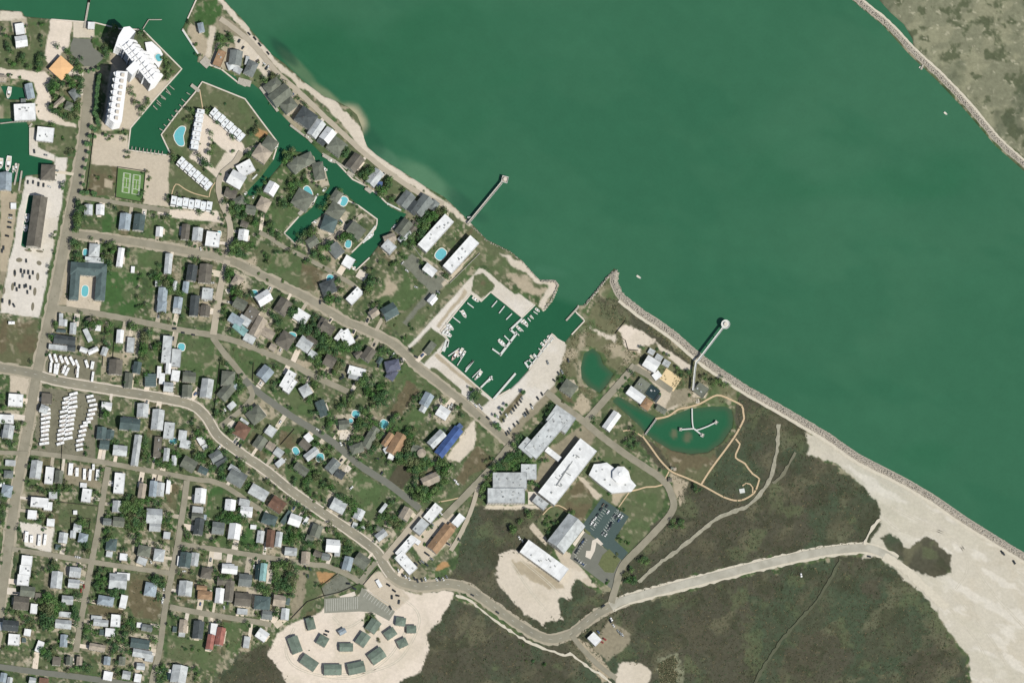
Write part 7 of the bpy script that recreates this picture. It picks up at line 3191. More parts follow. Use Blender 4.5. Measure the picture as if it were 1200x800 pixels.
# piers over the ship channel
def pier(name, label, pts, w, z, head=None, m=M_DECKW, rail=True):
    root = empty(name, P(*pts[0])); tag(root, label, 'pier'); o = root.location
    pts = [(x-LEAN[0]*z, y-LEAN[1]*z) for x, y in pts]; rp = resample(pts, 6)
    d = strip('deck', pts if len(pts) > 2 else pts, w, z, m, thick=.35); d.parent = root; d.data.transform(Matrix.Translation(-o))
    if rail:
        for s in (-1, 1):
            r_ = strip('railing', pts, .22, z+1.1, M_TRIM, off=s*(w/2-.15), thick=1.0); r_.parent = root; r_.data.transform(Matrix.Translation(-o))
    for i in range(0, len(rp), 2):
        a = rp[max(i-1, 0)]; b = rp[min(i+1, len(rp)-1)]; L = math.hypot(b[0]-a[0], b[1]-a[1]) or 1
        for s in (-1, 1):
            q = P(rp[i][0]-(b[1]-a[1])/L*s*w*.35, rp[i][1]+(b[0]-a[0])/L*s*w*.35)-o; m_ = MB(); m_.cyl(q.x, q.y, .22, .22, -4, z-.3, 7); m_.build('piling', [M_PILE], root)
    if head:
        hx, hy, r, n, rot = head; c = P(hx-LEAN[0]*z, hy-LEAN[1]*z)-o; m_ = MB(); R_ = [(c.x+r*math.cos(2*math.pi*(i+rot)/n), c.y+r*math.sin(2*math.pi*(i+rot)/n)) for i in range(n)]
        m_.prism(R_, z-.3, z+.07); hd = m_.build('pier_head', [m], root); m_ = MB()
        vs = []; 
        for rr_, zz in ((1, z+.07), (1, z+1.3), (.93, z+1.3), (.93, z+.07)): vs += [(c.x+(p[0]-c.x)*rr_, c.y+(p[1]-c.y)*rr_, zz) for p in R_]
        m_.add(vs, [(k*n+i, k*n+(i+1) % n, (k+1)*n+(i+1) % n, (k+1)*n+i) for k in range(3) for i in range(n)]); m_.build('railing', [M_TRIM], hd)
        m_ = MB(); m_.cyl(c.x, c.y, r*.42, r*.42, z+.07, z+2.2, 8); m_.build('shelter', [M_CONC], hd)
        for i in range(0, n, max(1, n//4)):
            m_ = MB(); m_.cyl(c.x+(R_[i][0]-c.x)*.7, c.y+(R_[i][1]-c.y)*.7, .25, .25, -4, z-.3, 7); m_.build('piling', [M_PILE], hd)
pier('round_headed_pier', 'white pier with a round head reaching into the ship channel', [(812,457),(815,428),(819,421),(847,384)], 2.3, 6.5, (850,380,5.2,18,0))
pier('fishing_pier', 'grey fishing pier with a square T-shaped end in the channel', [(548.5,262),(588,214)], 2.6, 3.2, (591.5,210.5,5.2,4,.35), M_DECK)
pier('viewing_platform', 'branching pale green bird-watching platform in the large pond', [(811,478),(813,502),(825,501),(838,495)], 1.4, 1.4, (839,495,2.6,4,.1), M_DECKW, False)
pier('viewing_walkway', 'western arm of the bird-watching walkway in the large pond', [(798,503),(813,502)], 1.5, 1.45, (797.5,503,2.3,4,.5), M_DECKW, False)
pier('viewing_walkway', 'southeastern arm of the bird-watching walkway in the large pond', [(813,502),(822,509)], 1.5, 1.5, (823,510,2.6,4,.2), M_DECKW, False)
pier('footbridge', 'straight dark footbridge between canal pond and large pond', [(756,509),(769,491)], 1.6, 1.0, None, M_DECK, True)
M_BW = mat('boardwalk_tan', col(204,181,146), var=.07, fine=.05)
BWK = [('boardwalk', 2.2, [(768,490.5),(783,487.5),(795,479.5),(807,477),(820,473),(831,467),(840,463),(848,464.5),(856,468),(869,475),(871,483),(872,490),(863,508),(852,524),(840,540),(830,554),(822,567)]),
 ('boardwalk', 2.0, [(753,511),(762,523),(772,537),(780,546),(788,553),(805,560),(822,568),(840,578),(850,583),(860,586),(868,586),(876,583),(884,577),(888,568),(890,561),(882,555),(877,549),(873,543),(862,536),(864,528),(867,520),(862,514)]),
 ('boardwalk', 1.5, [(882,578),(882,571),(879,567),(874,566),(870,569)]), ('footpath', 1.8, [(778,567),(768,570),(757,570.5),(745,574),(732,576),(721,577)]), ('footpath', 1.6, [(784,552),(779,562)]),('footpath', 1.3, [(737,577),(725,594)]),
 ('footpath', 1.6, [(730,505),(740,504),(752,511)]),('footpath', 1.4, [(514,588),(530,585),(545,581)]),('footpath', 1.2, [(636,603),(645,594),(655,592),(664,597)]),('footpath', 1.2, [(200,232),(206,216),(217,222),(228,227),(244,231)]),('footpath', 1.2, [(245,231),(247,222),(252,214)]),('footpath',1.3,[(234,106),(236,118),(238,130)])]
for nm, w, pts in BWK: struct(strip(nm, pts, w*.95, .42, M_BW, thick=.2))
m_ = MB(); m_.prism([tuple(P(*p)[:2]) for p in ((866,573),(872,572),(873,577),(867,578))], .1, .8); tag(m_.build('viewing_deck', [M_DECKW]), 'small pale deck inside the curl of the boardwalk', 'deck')
# ------------------------------------------------------------------ boats
MBOAT = {k: mat('boat_'+k, col(*c), rough=.4, var=.03, fine=.02, spec=.4, rnd=.04) for k, c in dict(W=(246,246,242), w=(222,222,214), d=(70,76,86), u=(120,140,176), p=(206,160,156)).items()}
M_DK = mat('boat_deck', col(214,206,186), var=.06); M_OB = mat('outboard_cowl', col(40,42,46), rough=.4)
def boat(x, y, L, W, ang, c, label, z=-1.15):
    root = empty('motorboat' if L < 11.5 else 'large_motorboat', P(x, y, z), -R(ang)); tag(root, label, 'boat', 'boats at the docks')
    out = [(-.5, -.42), (-.1, -.5), (.2, -.46), (.4, -.25), (.5, 0), (.4, .25), (.2, .46), (-.1, .5), (-.5, .42)]
    o = [(p[0]*L, p[1]*W) for p in out]; b = [(p[0]*L*.9-.02*L, p[1]*W*.6) for p in out]; n = len(o); fz = .5+.06*L
    m_ = MB(); vs = [(p[0], p[1], -.3) for p in b]+[(p[0], p[1], fz+(.25 if p[0] > .15*L else 0)) for p in o]+[(p[0]*.9-.01*L, p[1]*.82, fz+(.25 if p[0] > .15*L else 0)) for p in o]+[(p[0]*.88-.01*L, p[1]*.8, fz-.35) for p in o]
    m_.add(vs, [tuple(range(n-1, -1, -1))]+[(k*n+i, k*n+(i+1) % n, (k+1)*n+(i+1) % n, (k+1)*n+i) for k in (0, 1, 2) for i in range(n)]); m_.build('hull', [MBOAT[c]], root)
    m_ = MB(); m_.add([(p[0]*.885-.01*L, p[1]*.805, fz-.3) for p in o], [tuple(range(n))]); m_.build('deck', [M_DK], root)
    if L > 6:
        m_ = MB(); x0, x1, hw, hh = -.16*L, .2*L, W*.3, fz+1.0
        m_.add([(x0, -hw, fz-.3), (x1, -hw*.8, fz-.3), (x1, hw*.8, fz-.3), (x0, hw, fz-.3), (x0, -hw, hh), (x1-.12*L, -hw*.75, hh), (x1-.12*L, hw*.75, hh), (x0, hw, hh)], [(4,5,6,7),(0,1,5,4),(2,3,7,6),(3,0,4,7)]); cb = m_.build('cabin', [MBOAT['W' if c != 'd' else 'w']], root)
        m_ = MB(); m_.add([(x1+.02, -hw*.74, fz+.1), (x1+.02, hw*.74, fz+.1), (x1-.11*L, hw*.68, hh-.05), (x1-.11*L, -hw*.68, hh-.05)], [(0,1,2,3)]); m_.build('windscreen', [M_GLASS], cb)
    m_ = MB(); m_.box(-.56*L, -.5*L, -.28, .28, .1, fz+.5); m_.build('outboard_motor', [M_OB], root)
bl = []
for ln_ in BD.split('\n'):
    p = ln_.split(); x, y, L, W, a = map(float, p[:5]); sz = 'large' if L > 12 else 'small' if L < 7 else ''
    bl.append(dict(x=x, y=y, L=max(L, 4.2), W=max(W, 1.7), a=a, c=p[5], desc=(sz+' '+dict(W='white', w='off-white', d='dark', u='blue', p='pink-decked')[p[5]]+' motorboat').strip()))
ZB = [(500,330,562,416,'the marina northwest quay','y','the north'),(515,405,600,478,'the marina southwest quay','x','the west'),(575,395,600,420,'the marina inner breakwater','x','the west'),(600,350,640,396,'the breakwater outer slips','y','the north'),(610,380,660,440,'the marina southeast quay','y','the north'),
    (0,180,30,212,'the western basin dock','x','the west'),(740,310,770,340,'the ship channel','x','the west'),(1050,70,1150,140,'the far channel shore','x','the west')]
zone_labels(bl, ZB, '%s, %s from %s at %s', beside('moored'))
for b in bl: boat(b['x'], b['y'], b['L'], b['W'], b['a'], b['c'], ' '.join(b['label'].split()[:16]))
# ------------------------------------------------------------------ cars and trailers
CARC = dict(d=((58,62,64), 'dark grey'), k=((30,32,36), 'black'), w=((214,214,208), 'silver'), W=((240,240,236), 'white'), g=((140,144,142), 'grey'), b=((104,92,76), 'tan'), u=((84,104,140), 'blue'), r=((150,60,50), 'red'))
MCAR = {k: mat('car_paint_'+v[1].replace(' ', '_'), col(*v[0]), rough=.35, var=.03, fine=0, spec=.5, rnd=.15) for k, v in CARC.items()}
M_TYRE = mat('tyre_rubber', col(34,34,34))
def car_meshes():
    m_ = MB(); prof = [(-2.25,.35),(-2.3,.8),(-2.1,1.0),(-1.2,1.05),(1.0,1.02),(2.1,.85),(2.3,.6),(2.25,.35)]; n = len(prof)
    vs = [(p[0], -.92, p[1]) for p in prof]+[(p[0], .92, p[1]) for p in prof]
    m_.add(vs, [tuple(range(n)), tuple(range(2*n-1, n-1, -1))]+[(i, n+i, n+(i+1) % n, (i+1) % n) for i in range(n)])
    m_.add([(-1.35,-.7,1.52),(.35,-.7,1.52),(.35,.7,1.52),(-1.35,.7,1.52),(-1.35,-.7,1.58),(.35,-.7,1.58),(.35,.7,1.58),(-1.35,.7,1.58)], [(0,3,2,1),(4,5,6,7),(0,1,5,4),(1,2,6,5),(2,3,7,6),(3,0,4,7)])
    for wx_ in (-1.4, 1.4):
        for s in (-1, 1):
            vs = [(wx_+.34*math.cos(i*math.pi/5), s*.95, .34+.34*math.sin(i*math.pi/5)) for i in range(10)]+[(wx_+.34*math.cos(i*math.pi/5), s*.72, .34+.34*math.sin(i*math.pi/5)) for i in range(10)]
            m_.add(vs, [tuple(range(10)), tuple(range(19, 9, -1))]+[(i, 10+i, 10+(i+1) % 10, (i+1) % 10) for i in range(10)], 1)
    g = MB(); g.add([(-2.0,-.86,1.03),(1.05,-.86,1.03),(1.05,.86,1.03),(-2.0,.86,1.03),(-1.35,-.68,1.53),(.35,-.68,1.53),(.35,.68,1.53),(-1.35,.68,1.53)], [(4,5,6,7),(0,1,5,4),(1,2,6,5),(2,3,7,6),(3,0,4,7)])
    return m_, g
cbm, cgm = car_meshes(); CARP = {}
cars = []
for ln_ in CD.split('\n'):
    p = ln_.split(); k = 'd' if p[3] == 'b2' else p[3]
    if k not in CARC: continue
    if p[3] == 'b2': continue
    cars.append(dict(x=float(p[0]), y=float(p[1]), a=float(p[2]), c=k, desc=CARC[k][1]+' car'))
cr = random.Random(9)
for (x, y, a, L, g) in DRIVE:
    if L > 5.5 and cr.random() < .36 and all(math.hypot(c_['x']-x, c_['y']-y) > 4 for c_ in cars):
        k = cr.choice('ddkwWWgbu'); cars.append(dict(x=x, y=y, a=a, c=k, desc=CARC[k][1]+' car'))
ZC = [(13,290,48,372,'the pale western car park','y','the north'),(0,250,14,300,'the tan western lot edge','y','the north'),(28,205,66,225,'the row by the brown boat house','x','the west'),
    (683,580,738,630,'the dark tree-ringed car park','y','the north'),(665,626,700,672,'the grey campus car park','y','the north'),(578,410,680,512,'the marina south car park','x','the west'),(286,25,320,70,'the beachfront road','x','the west'),
    (462,660,540,690,'the bend of the main road','x','the west'),(480,640,512,668,'the workshop yard','y','the north'),(440,680,475,725,'the sandy yard below the bend','y','the north'),(495,590,545,640,'the workshop track','y','the north'),
    (1150,630,1200,670,'the eastern beach','x','the west'),(700,720,735,760,'the lot beside the small white station','x','the west')]
zone_labels(cars, ZC, '%s, %s from %s in %s', beside('parked'))
for c_ in cars:
    if c_['c'] not in CARP:
        o = cbm.build('parked_car', [MCAR[c_['c']], M_TYRE]); g_ = cgm.build('window_glass', [M_GLASS], o); CARP[c_['c']] = o
    else: o = copy_tree(CARP[c_['c']])
    s = cr.uniform(.95, 1.15); o.location = P(c_['x'], c_['y'], .34); o.rotation_euler = (0, 0, -R(c_['a'])+cr.uniform(-.06, .06)+(math.pi if cr.random() < .5 else 0)); o.scale = (s, s, s)
    tag(o, ' '.join(c_['label'].split()[:16]), 'car', 'parked cars')
M_TR = mat('trailer_white', col(244,244,240), rough=.45, var=.03, rnd=.06, spec=.4); M_STR = mat('trailer_stripe', col(150,140,128), var=.03)
rv = []
for ln_ in VD.split('\n'):
    x, y, L, W, a = map(float, ln_.split()); rv.append(dict(x=x, y=y, L=L, W=W, a=a, desc='white %s' % ('long trailer' if L > 11 else 'small trailer' if L < 8.5 else 'trailer')))
rv = [v for v in rv if not (40 < v['x'] < 118 and 455 < v['y'] < 530)]
for pts, n, L, W, aa in (([(54,481),(51.5,520)],9,11,3.3,-12),([(78,467),(74,490),(70.5,520)],11,9.6,3.2,-15),([(86,462),(83,486),(79,514)],11,11.5,3.4,-13),([(105,465),(109,474),(108,483),(105,491),(98.5,499),(96,507),(94,517),(93,527)],13,9.6,3.2,-13)):
    rp = resample(pts, .5)
    for k in range(n):
        p = rp[int((len(rp)-1)*k/(n-1))]; L2 = L*cr.uniform(.82, 1.12); rv.append(dict(x=p[0]+cr.uniform(-.5, .5), y=p[1], L=L2, W=W, a=aa+cr.uniform(-3, 3), desc='white %s' % ('long trailer' if L2 > 11 else 'small trailer' if L2 < 8.5 else 'trailer')))
ZV = [(50,415,120,450,'upper trailer lot','x','west'),(40,470,62,530,'west column of lower trailer lot','y','north'),(62,455,77,530,'second column of lower trailer lot','y','north'),(77,455,92,530,'third column of lower trailer lot','y','north'),(92,460,115,535,'east column of lower trailer lot','y','north'),
    (74,540,122,575,'row below trailer park street','x','west'),(24,610,64,645,'pale lot beside the broad avenue','x','west'),(0,370,30,385,'brown field on the west edge','x','west')]
zone_labels(rv, ZV, '%s, %s from %s in the %s', beside('parked'))
for v in rv:
    root = empty('travel_trailer', P(v['x'], v['y'], .05), -R(v['a'])); tag(root, ' '.join(v['label'].split()[:16]), 'trailer', 'travel trailers'); L, W = v['L'], max(2.6, v['W']*.85)
    m_ = MB(); prof = [(-L/2, .6), (-L/2, 2.7), (-L/2+.3, 3.1), (L/2-.8, 3.1), (L/2-.1, 2.5), (L/2, .9), (L/2-.4, .6)]; n = len(prof)
    m_.add([(p[0], -W/2, p[1]) for p in prof]+[(p[0], W/2, p[1]) for p in prof], [tuple(range(n)), tuple(range(2*n-1, n-1, -1))]+[(i, n+i, n+(i+1) % n, (i+1) % n) for i in range(n)])
    for s in (-1, 1): m_.add([(-L*.4, s*(W/2+.02), 1.6), (L*.3, s*(W/2+.02), 1.6), (L*.3, s*(W/2+.02), 2.3), (-L*.4, s*(W/2+.02), 2.3)], [(0,1,2,3) if s < 0 else (3,2,1,0)], 1)
    m_.box(-.4, .4, -W/2, W/2, .05, .6, 2); m_.build('body', [M_TR, M_GLASS, M_TYRE], root)
    m_ = MB(); m_.box(-.5, .5, -.4, .4, 3.1+.004, 3.45); m_.build('air_conditioner', [M_METAL], root)
    if cr.random() < .6: m_ = MB(); m_.add([(-L*.3, -W/2, 2.8), (L*.25, -W/2, 2.8), (L*.25, -W/2-1.8, 2.4), (-L*.3, -W/2-1.8, 2.4)], [(0,1,2,3)]); m_.build('awning', [M_STR], root)
# ------------------------------------------------------------------ foliage
def leaf_mat(name, dark, light):
    m = mat(name, dark, rough=.9, var=.22, scale=.5, fine=.18, fscale=2.2, spec=.08, alt=light, altscale=.35, rnd=.14); return m
ML = [leaf_mat('leaf_deep_green', col(68,98,66), col(92,122,76)), leaf_mat('leaf_mid_green', col(84,112,68), col(112,136,82)), leaf_mat('leaf_olive', col(96,108,74), col(120,126,88)), leaf_mat('leaf_fresh_green', col(70,108,58), col(98,134,74))]
def crown_arrays(seed, nf, flat_=.75, sz=.24, lobes=7):
    r = np.random.default_rng(seed); cen = []
    for k in range(lobes):
        t = r.random()*2*np.pi; d = .62*np.sqrt(r.random()); cen.append((d*np.cos(t), d*np.sin(t), r.uniform(-.15, .3)*flat_, r.uniform(.34, .58)))
    cen.append((0, 0, .2*flat_, .55)); cen = np.array(cen); w = cen[:, 3]**2; pick = r.choice(len(cen), nf, p=w/w.sum())
    d = r.normal(size=(nf, 3)); d[:, 2] = np.abs(d[:, 2])*1.1-.35; d /= np.linalg.norm(d, axis=1)[:, None]
    pos = cen[pick, :3]+d*(cen[pick, 3]*r.uniform(.72, 1.08, nf))[:, None]*np.array([1, 1, flat_])
    nrm = d+r.normal(size=(nf, 3))*.55; nrm /= np.linalg.norm(nrm, axis=1)[:, None]
    t1 = np.cross(nrm, r.normal(size=(nf, 3))); t1 /= np.linalg.norm(t1, axis=1)[:, None]; t2 = np.cross(nrm, t1); s = sz*r.uniform(.6, 1.25, nf)[:, None]
    v = np.stack([pos-t1*s*.55, pos+t2*s*.4, pos+t1*s*.55, pos-t2*s*.4], 1).reshape(-1, 3); f = np.arange(nf*4).reshape(nf, 4); return v, f
CV = [crown_arrays(100+k, 300) for k in range(8)]
def data_of(name, v, f, m):
    o = np_mesh(name, v, f, m); d = o.data; bpy.data.objects.remove(o); return d
CROWN = [[data_of('crown', v, f, m) for m in ML] for v, f in CV]
def trunk_data(seed):
    r = random.Random(seed); m_ = MB(); m_.tube((0, 0, -.3), (r.uniform(-.05, .05), 0, .55), .10, .07)
    for k in range(4):
        a = k*1.57+r.uniform(-.4, .4); m_.tube((0, 0, .48), (.5*math.cos(a), .5*math.sin(a), .95+r.uniform(-.1, .15)), .05, .02, 5)
    o = m_.build('trunk', [M_BARK]); d = o.data; bpy.data.objects.remove(o); return d
TRK = [trunk_data(k) for k in range(3)]
tr = random.Random(77); trees = []; shrubs = []; palms = []
PALMZ = [(96,152,114,236),(96,80,124,160),(578,452,622,505),(60,180,76,232)]
for ln_ in TD.split('\n'):
    x, y, r = map(float, ln_.split()); r0 = r; r *= 1.17
    if any(inbox(z, x, y) for z in PALMZ) and r < 3.8: palms.append((x, y, r))
    elif r < 2.7: shrubs.append((x, y, r))
    else: trees.append((x, y, r))
for k in range(24):
    t = k/23; palms.append((117-2*t+tr.uniform(-1, 1)-2*math.sin(t*3), 88+t*58, 2.4+tr.random()*.8))
def blocked(x, y, k=.45):
    if any(near_line(q_[2], x, y)[0] < q_[3]/2+1.5 for q_ in DRIVABLE): return True
    return any(math.hypot(x-i2['x'], y-i2['y']) < k*min(i2['big']['w'], i2['big']['l']) for i2 in info.values())
for (x, y, r) in list(trees)+[s for s in shrubs if s[2] > 2.2]:     # crowns that grow into one another
    for k in range(2):
        if tr.random() < (.48 if x < 545 else .25):
            a_ = tr.random()*6.28; d_ = r*tr.uniform(.9, 1.5); q = r*tr.uniform(.6, .9)
            if not blocked(x+d_*math.cos(a_), y+d_*math.sin(a_)): trees.append((x+d_*math.cos(a_), y+d_*math.sin(a_), max(q, 1.9)))
for g, f in info.items():               # hedges and bushes round the houses
    if f['x'] > 545 or f['ar'] < 60 or f['barr']: continue
    bg = f['big']; aa = R(bg['a']); cc, ss = math.cos(aa), math.sin(aa)
    for k in range(tr.choice((2, 3, 4, 5))):
        sd_ = tr.choice((0, 1, 2, 3)); t = tr.uniform(-1, 1); q = 1.2+tr.random()*3.2; u, v = ((t*bg['w']*.6, bg['l']*.5+q), (t*bg['w']*.6, -bg['l']*.5-q), (bg['w']*.5+q, t*bg['l']*.6), (-bg['w']*.5-q, t*bg['l']*.6))[sd_]
        x, y = f['x']+cc*u-ss*v-.8, f['y']+ss*u+cc*v+1.2
        if any(near_line(q_[2], x, y)[0] < q_[3]/2+1.5 for q_ in DRIVABLE): continue
        if any(math.hypot(x-i2['x'], y-i2['y']) < .45*min(i2['big']['w'], i2['big']['l']) for i2 in info.values()): continue
        shrubs.append((x, y, tr.uniform(1.0, 2.1)))
trees.sort(key=lambda t: -t[2]); shrubs.sort(key=lambda t: -t[2]); print('trees', len(trees), 'shrubs', len(shrubs), 'palms', len(palms))
def plant_label(kind, x, y, used, pre):
    f, d = nearest_short(x, y); return ' '.join(('%s %s of %s' % (pre, d, f.get('short', f['label']))).split()[:16])
def place(lst, name, cat, words, group, zf, hf):
    lab = {}
    objs = []
    for (x, y, r) in lst[:300]:
        h = hf(r); mi = tr.choices((0, 1, 2, 3), (5, 4, 2, 2))[0]; bx, by = x-LEAN[0]*h*.7, y-LEAN[1]*h*.7
        root = empty(name, P(bx, by)); root.scale = (r, r, h*.62); root.rotation_euler = (0, 0, tr.random()*6.28)
        if words[0]:
            t = bpy.data.objects.new('trunk', tr.choice(TRK)); C.objects.link(t); t.parent = root
        c = bpy.data.objects.new('crown', tr.choice(CROWN)[mi]); C.objects.link(c); c.parent = root; c.location = (0, 0, zf)
        pre = ('%s %s %s' % (('broad' if r > 4.4 else 'rounded' if r > 3.2 else 'small') if words[0] else ('leafy' if r > 2 else 'low'), ('dark', 'green', 'olive', 'bright')[mi], cat))
        f_, _d = nearest_short(x, y); objs.append((root, plant_label(name, x, y, None, pre), math.hypot(x-f_['x'], y-f_['y'])))
    same = {}
    for root, l, d_ in objs: same.setdefault(l, []).append((d_, root))
    for l, rr in same.items():
        rr.sort(key=lambda t: t[0])
        for k, (d_, root) in enumerate(rr):
            w_ = l.split(); tag(root, l if len(rr) == 1 else ' '.join([('nearest', 'second-nearest', 'third-nearest', 'fourth-nearest', 'fifth-nearest', 'sixth-nearest')[min(k, 5)]]+w_[1:]), cat, group)
    rest = lst[300:]
    if rest:
        vs, fs, mi_ = [], [], []; nb = 0
        for i, (x, y, r) in enumerate(rest):
            v, f = CV[i % 8]; n_ = 4*150; h = hf(r); a = tr.random()*6.28; ca, sa = math.cos(a), math.sin(a); q = v[:n_]*np.array([1.08, 1.08, 1.0]); p = P(x-LEAN[0]*h*.6, y-LEAN[1]*h*.6)
            vs.append(np.stack([p.x+r*(q[:, 0]*ca-q[:, 1]*sa), p.y+r*(q[:, 0]*sa+q[:, 1]*ca), h*.62*(q[:, 2]+zf)], 1)); fs.append(f[:150]+nb); nb += n_; mi_ += [tr.choices((0, 1, 2, 3), (5, 4, 2, 2))[0]]*150
        o = np_mesh('small_'+name+'_cover', np.concatenate(vs), np.concatenate(fs), ML, midx=np.array(mi_)); o['kind'] = 'stuff'; o['label'] = 'many more small green %ss filling the gardens' % cat
place(trees, 'garden_tree', 'tree', (True,), 'garden trees of the town', 1.05, lambda r: 2.6+r*1.1)
place(shrubs, 'garden_bush', 'bush', (False,), 'garden bushes of the town', .32, lambda r: 1.0+r*.9)
# palms
def palm_data():
    m_ = MB(); r = random.Random(4)
    for k in range(16):
        a = k*2*math.pi/16+r.uniform(-.15, .15); L = r.uniform(.8, 1.1); dz = r.uniform(.1, .5); pts = []
        for s in range(5):
            t = s/4; pts.append((L*t*math.cos(a), L*t*math.sin(a), dz*math.sin(t*2.2)-.5*t*t))
        nx_, ny_ = -math.sin(a), math.cos(a); w = [.03, .13, .15, .10, .01]
        vs = []
        for s, p in enumerate(pts): vs += [(p[0]+nx_*w[s], p[1]+ny_*w[s], p[2]-.05), (p[0], p[1], p[2]), (p[0]-nx_*w[s], p[1]-ny_*w[s], p[2]-.05)]
        m_.add(vs, [f for s in range(4) for f in ((3*s, 3*s+1, 3*s+4, 3*s+3), (3*s+1, 3*s+2, 3*s+5, 3*s+4))])
    o = m_.build('fronds', [ML[0]]); d = o.data; bpy.data.objects.remove(o)
    m_ = MB(); m_.tube((0, 0, -.3), (.02, .02, .5), .09, .07); m_.tube((.02, .02, .5), (0, 0, 1.02), .07, .055); o = m_.build('trunk', [M_BARK]); t = o.data; bpy.data.objects.remove(o); return d, t
PF, PT = palm_data()
for (x, y, r) in palms:
    h = 6.0; root = empty('palm_tree', P(x-LEAN[0]*h, y-LEAN[1]*h), tr.random()*6.28)
    t = bpy.data.objects.new('trunk', PT); C.objects.link(t); t.parent = root; t.scale = (2.2, 2.2, h)
    c = bpy.data.objects.new('fronds', PF); C.objects.link(c); c.parent = root; c.location = (0, 0, h); q = r*1.15; c.scale = (q, q, q)
    st = min(((near_line(q_[2], x, y)[0], q_) for q_ in DRIVABLE), key=lambda t_: t_[0])[1]
    root['_x'] = x; root['_y'] = y; root['_s'] = st[0]
pg = {}
for o in [o for o in C.objects if o.name.startswith('palm_tree')]: pg.setdefault('harbour' if o['_x'] > 500 else 'west dock' if o['_x'] < 80 else 'condominium' if o['_y'] < 152 else 'sports ground', []).append(o)
for k, L in pg.items():
    L.sort(key=lambda o: o['_y'])
    for i, o in enumerate(L): tag(o, 'star-shaped palm, %s from the north in the %s' % (ordw(i+1), dict(condominium='line below the tall condominium', harbour='marina car park planting').get(k, {'west dock': 'western dock planting', 'sports ground': 'avenue line by the sports ground'}.get(k))), 'palm', 'palm trees')
    for o in L:
        for q in ('_x', '_y', '_s'): del o[q]
# ------------------------------------------------------------------ scrub, dune grass: uncountable cover
def cover(name, label, polys, n, size, mats, wts, seed, excl=(), hgt=.6, clump=None):
    r = np.random.default_rng(seed); xs = [p[0] for pl in polys for p in pl]; ys = [p[1] for pl in polys for p in pl]; px = r.uniform(max(-24, min(xs)), min(1224, max(xs)), n*3); py = r.uniform(max(-24, min(ys)), min(824, max(ys)), n*3)
    ok = np.zeros(px.shape, bool)
    for pl in polys: ok |= sd_poly(px, py, pl) > 1
    lim = np.where(r.random(px.shape) < .2, 3.5, -1.2)
    for pl in excl: ok &= sd_poly(px, py, pl) < lim
    for nm in ROADS:
        if nm[2][-1][0] > 450 or nm[0] == 'main_road':
            for i in range(len(nm[2])-1):
                (ax, ay), (bx, by) = nm[2][i], nm[2][i+1]; l2 = (bx-ax)**2+(by-ay)**2; t = np.clip(((px-ax)*(bx-ax)+(py-ay)*(by-ay))/l2, 0, 1); ok &= (px-ax-t*(bx-ax))**2+(py-ay-t*(by-ay))**2 > (nm[3]/2+1.2)**2
    if clump: ok &= fbm(px, py, clump[0], clump[1], 3) > clump[2]
    px, py = px[ok][:n], py[ok][:n]; m = len(px); q = 5; s = size*r.uniform(.5, 1.3, m); px2 = np.repeat(px, q)+r.normal(size=m*q)*np.repeat(s, q)*.5; py2 = np.repeat(py, q)+r.normal(size=m*q)*np.repeat(s, q)*.5; s2 = np.repeat(s, q)*r.uniform(.6, 1.1, m*q); z = r.uniform(.1, 1, m*q)*hgt*np.repeat(s, q)
    nrm = r.normal(size=(m*q, 3))*.6+np.array([0, 0, 1]); nrm /= np.linalg.norm(nrm, axis=1)[:, None]; t1 = np.cross(nrm, r.normal(size=(m*q, 3))); t1 /= np.linalg.norm(t1, axis=1)[:, None]; t2 = np.cross(nrm, t1); c = np.stack([px2-600, 400-py2, z], 1); k = s2[:, None]
    v = np.stack([c-t1*k*.5, c+t2*k*.4, c+t1*k*.5, c-t2*k*.4], 1).reshape(-1, 3); f = np.arange(m*q*4).reshape(-1, 4)
    o = np_mesh(name, v, f, mats, midx=np.repeat(r.choice(len(mats), m, p=wts), q)); o['kind'] = 'stuff'; o['label'] = label
MS = [leaf_mat('scrub_dark', col(80,79,62), col(92,90,72)), leaf_mat('scrub_green', col(74,88,64), col(88,98,72)), leaf_mat('scrub_dry', col(104,98,72), col(128,118,90)), leaf_mat('dune_pale', col(150,144,114), col(178,168,136))]
SC = [p[3] for p in PATCH if p[0] == 'scrub']; BR = [p[3] for p in PATCH if p[0] in ('sand', 'pink', 'beach')]+[p[3] for p in PATCH if p[0] in ('olive', 'brown', 'conc', 'gravel') and p[3][0][0] > 600]+PONDS+[[(682,616),(705,583),(737,605),(736,647),(720,690),(668,654)]]
GR = [[tuple((q.x+600, 400-q.y)) for q in [Vector(v) for v in o.bound_box]] for o in []]
cover('scrub_vegetation', 'low dark coastal scrub over the southern flats', SC, 26000, 1.15, MS[:3], [.55, .32, .13], 5, BR, .22)
cover('scrub_thickets', 'denser green thickets scattered in the coastal scrub', SC, 3500, 1.7, MS[:2], [.4, .6], 6, BR, .5, (38, 57, .58))
cover('island_grass', 'mottled dry grass on the far island', [[p for p in PATCH if p[0] == 'isl'][0][3]], 9000, 1.2, MS, [.2, .4, .22, .18], 8, [PONDS[3]], .25, (14, 73, .47))
cover('dune_grass', 'patchy dune grass behind the rock jetty', [p[3] for p in PATCH if p[0] == 'dune'], 4500, 1.0, MS[1:], [.4, .45, .15], 9, [p[3] for p in PATCH if p[0] in ('sand', 'pink', 'conc', 'gravel', 'brown', 'tan') and p[3][0][0] > 640]+PONDS, .22, (16, 83, .46))
cover('yard_weeds', 'rough grass and weeds between the houses', [[(30,250),(90,232),(260,250),(400,330),(520,460),(600,530),(545,590),(440,640),(420,690),(340,730),(260,800),(0,800),(0,560),(40,440)]], 9000, .8, MS[1:3], [.6, .4], 12, [p[3] for p in PATCH if p[0] in ('pale', 'pink', 'conc', 'sand')], .4, (15, 33, .5))
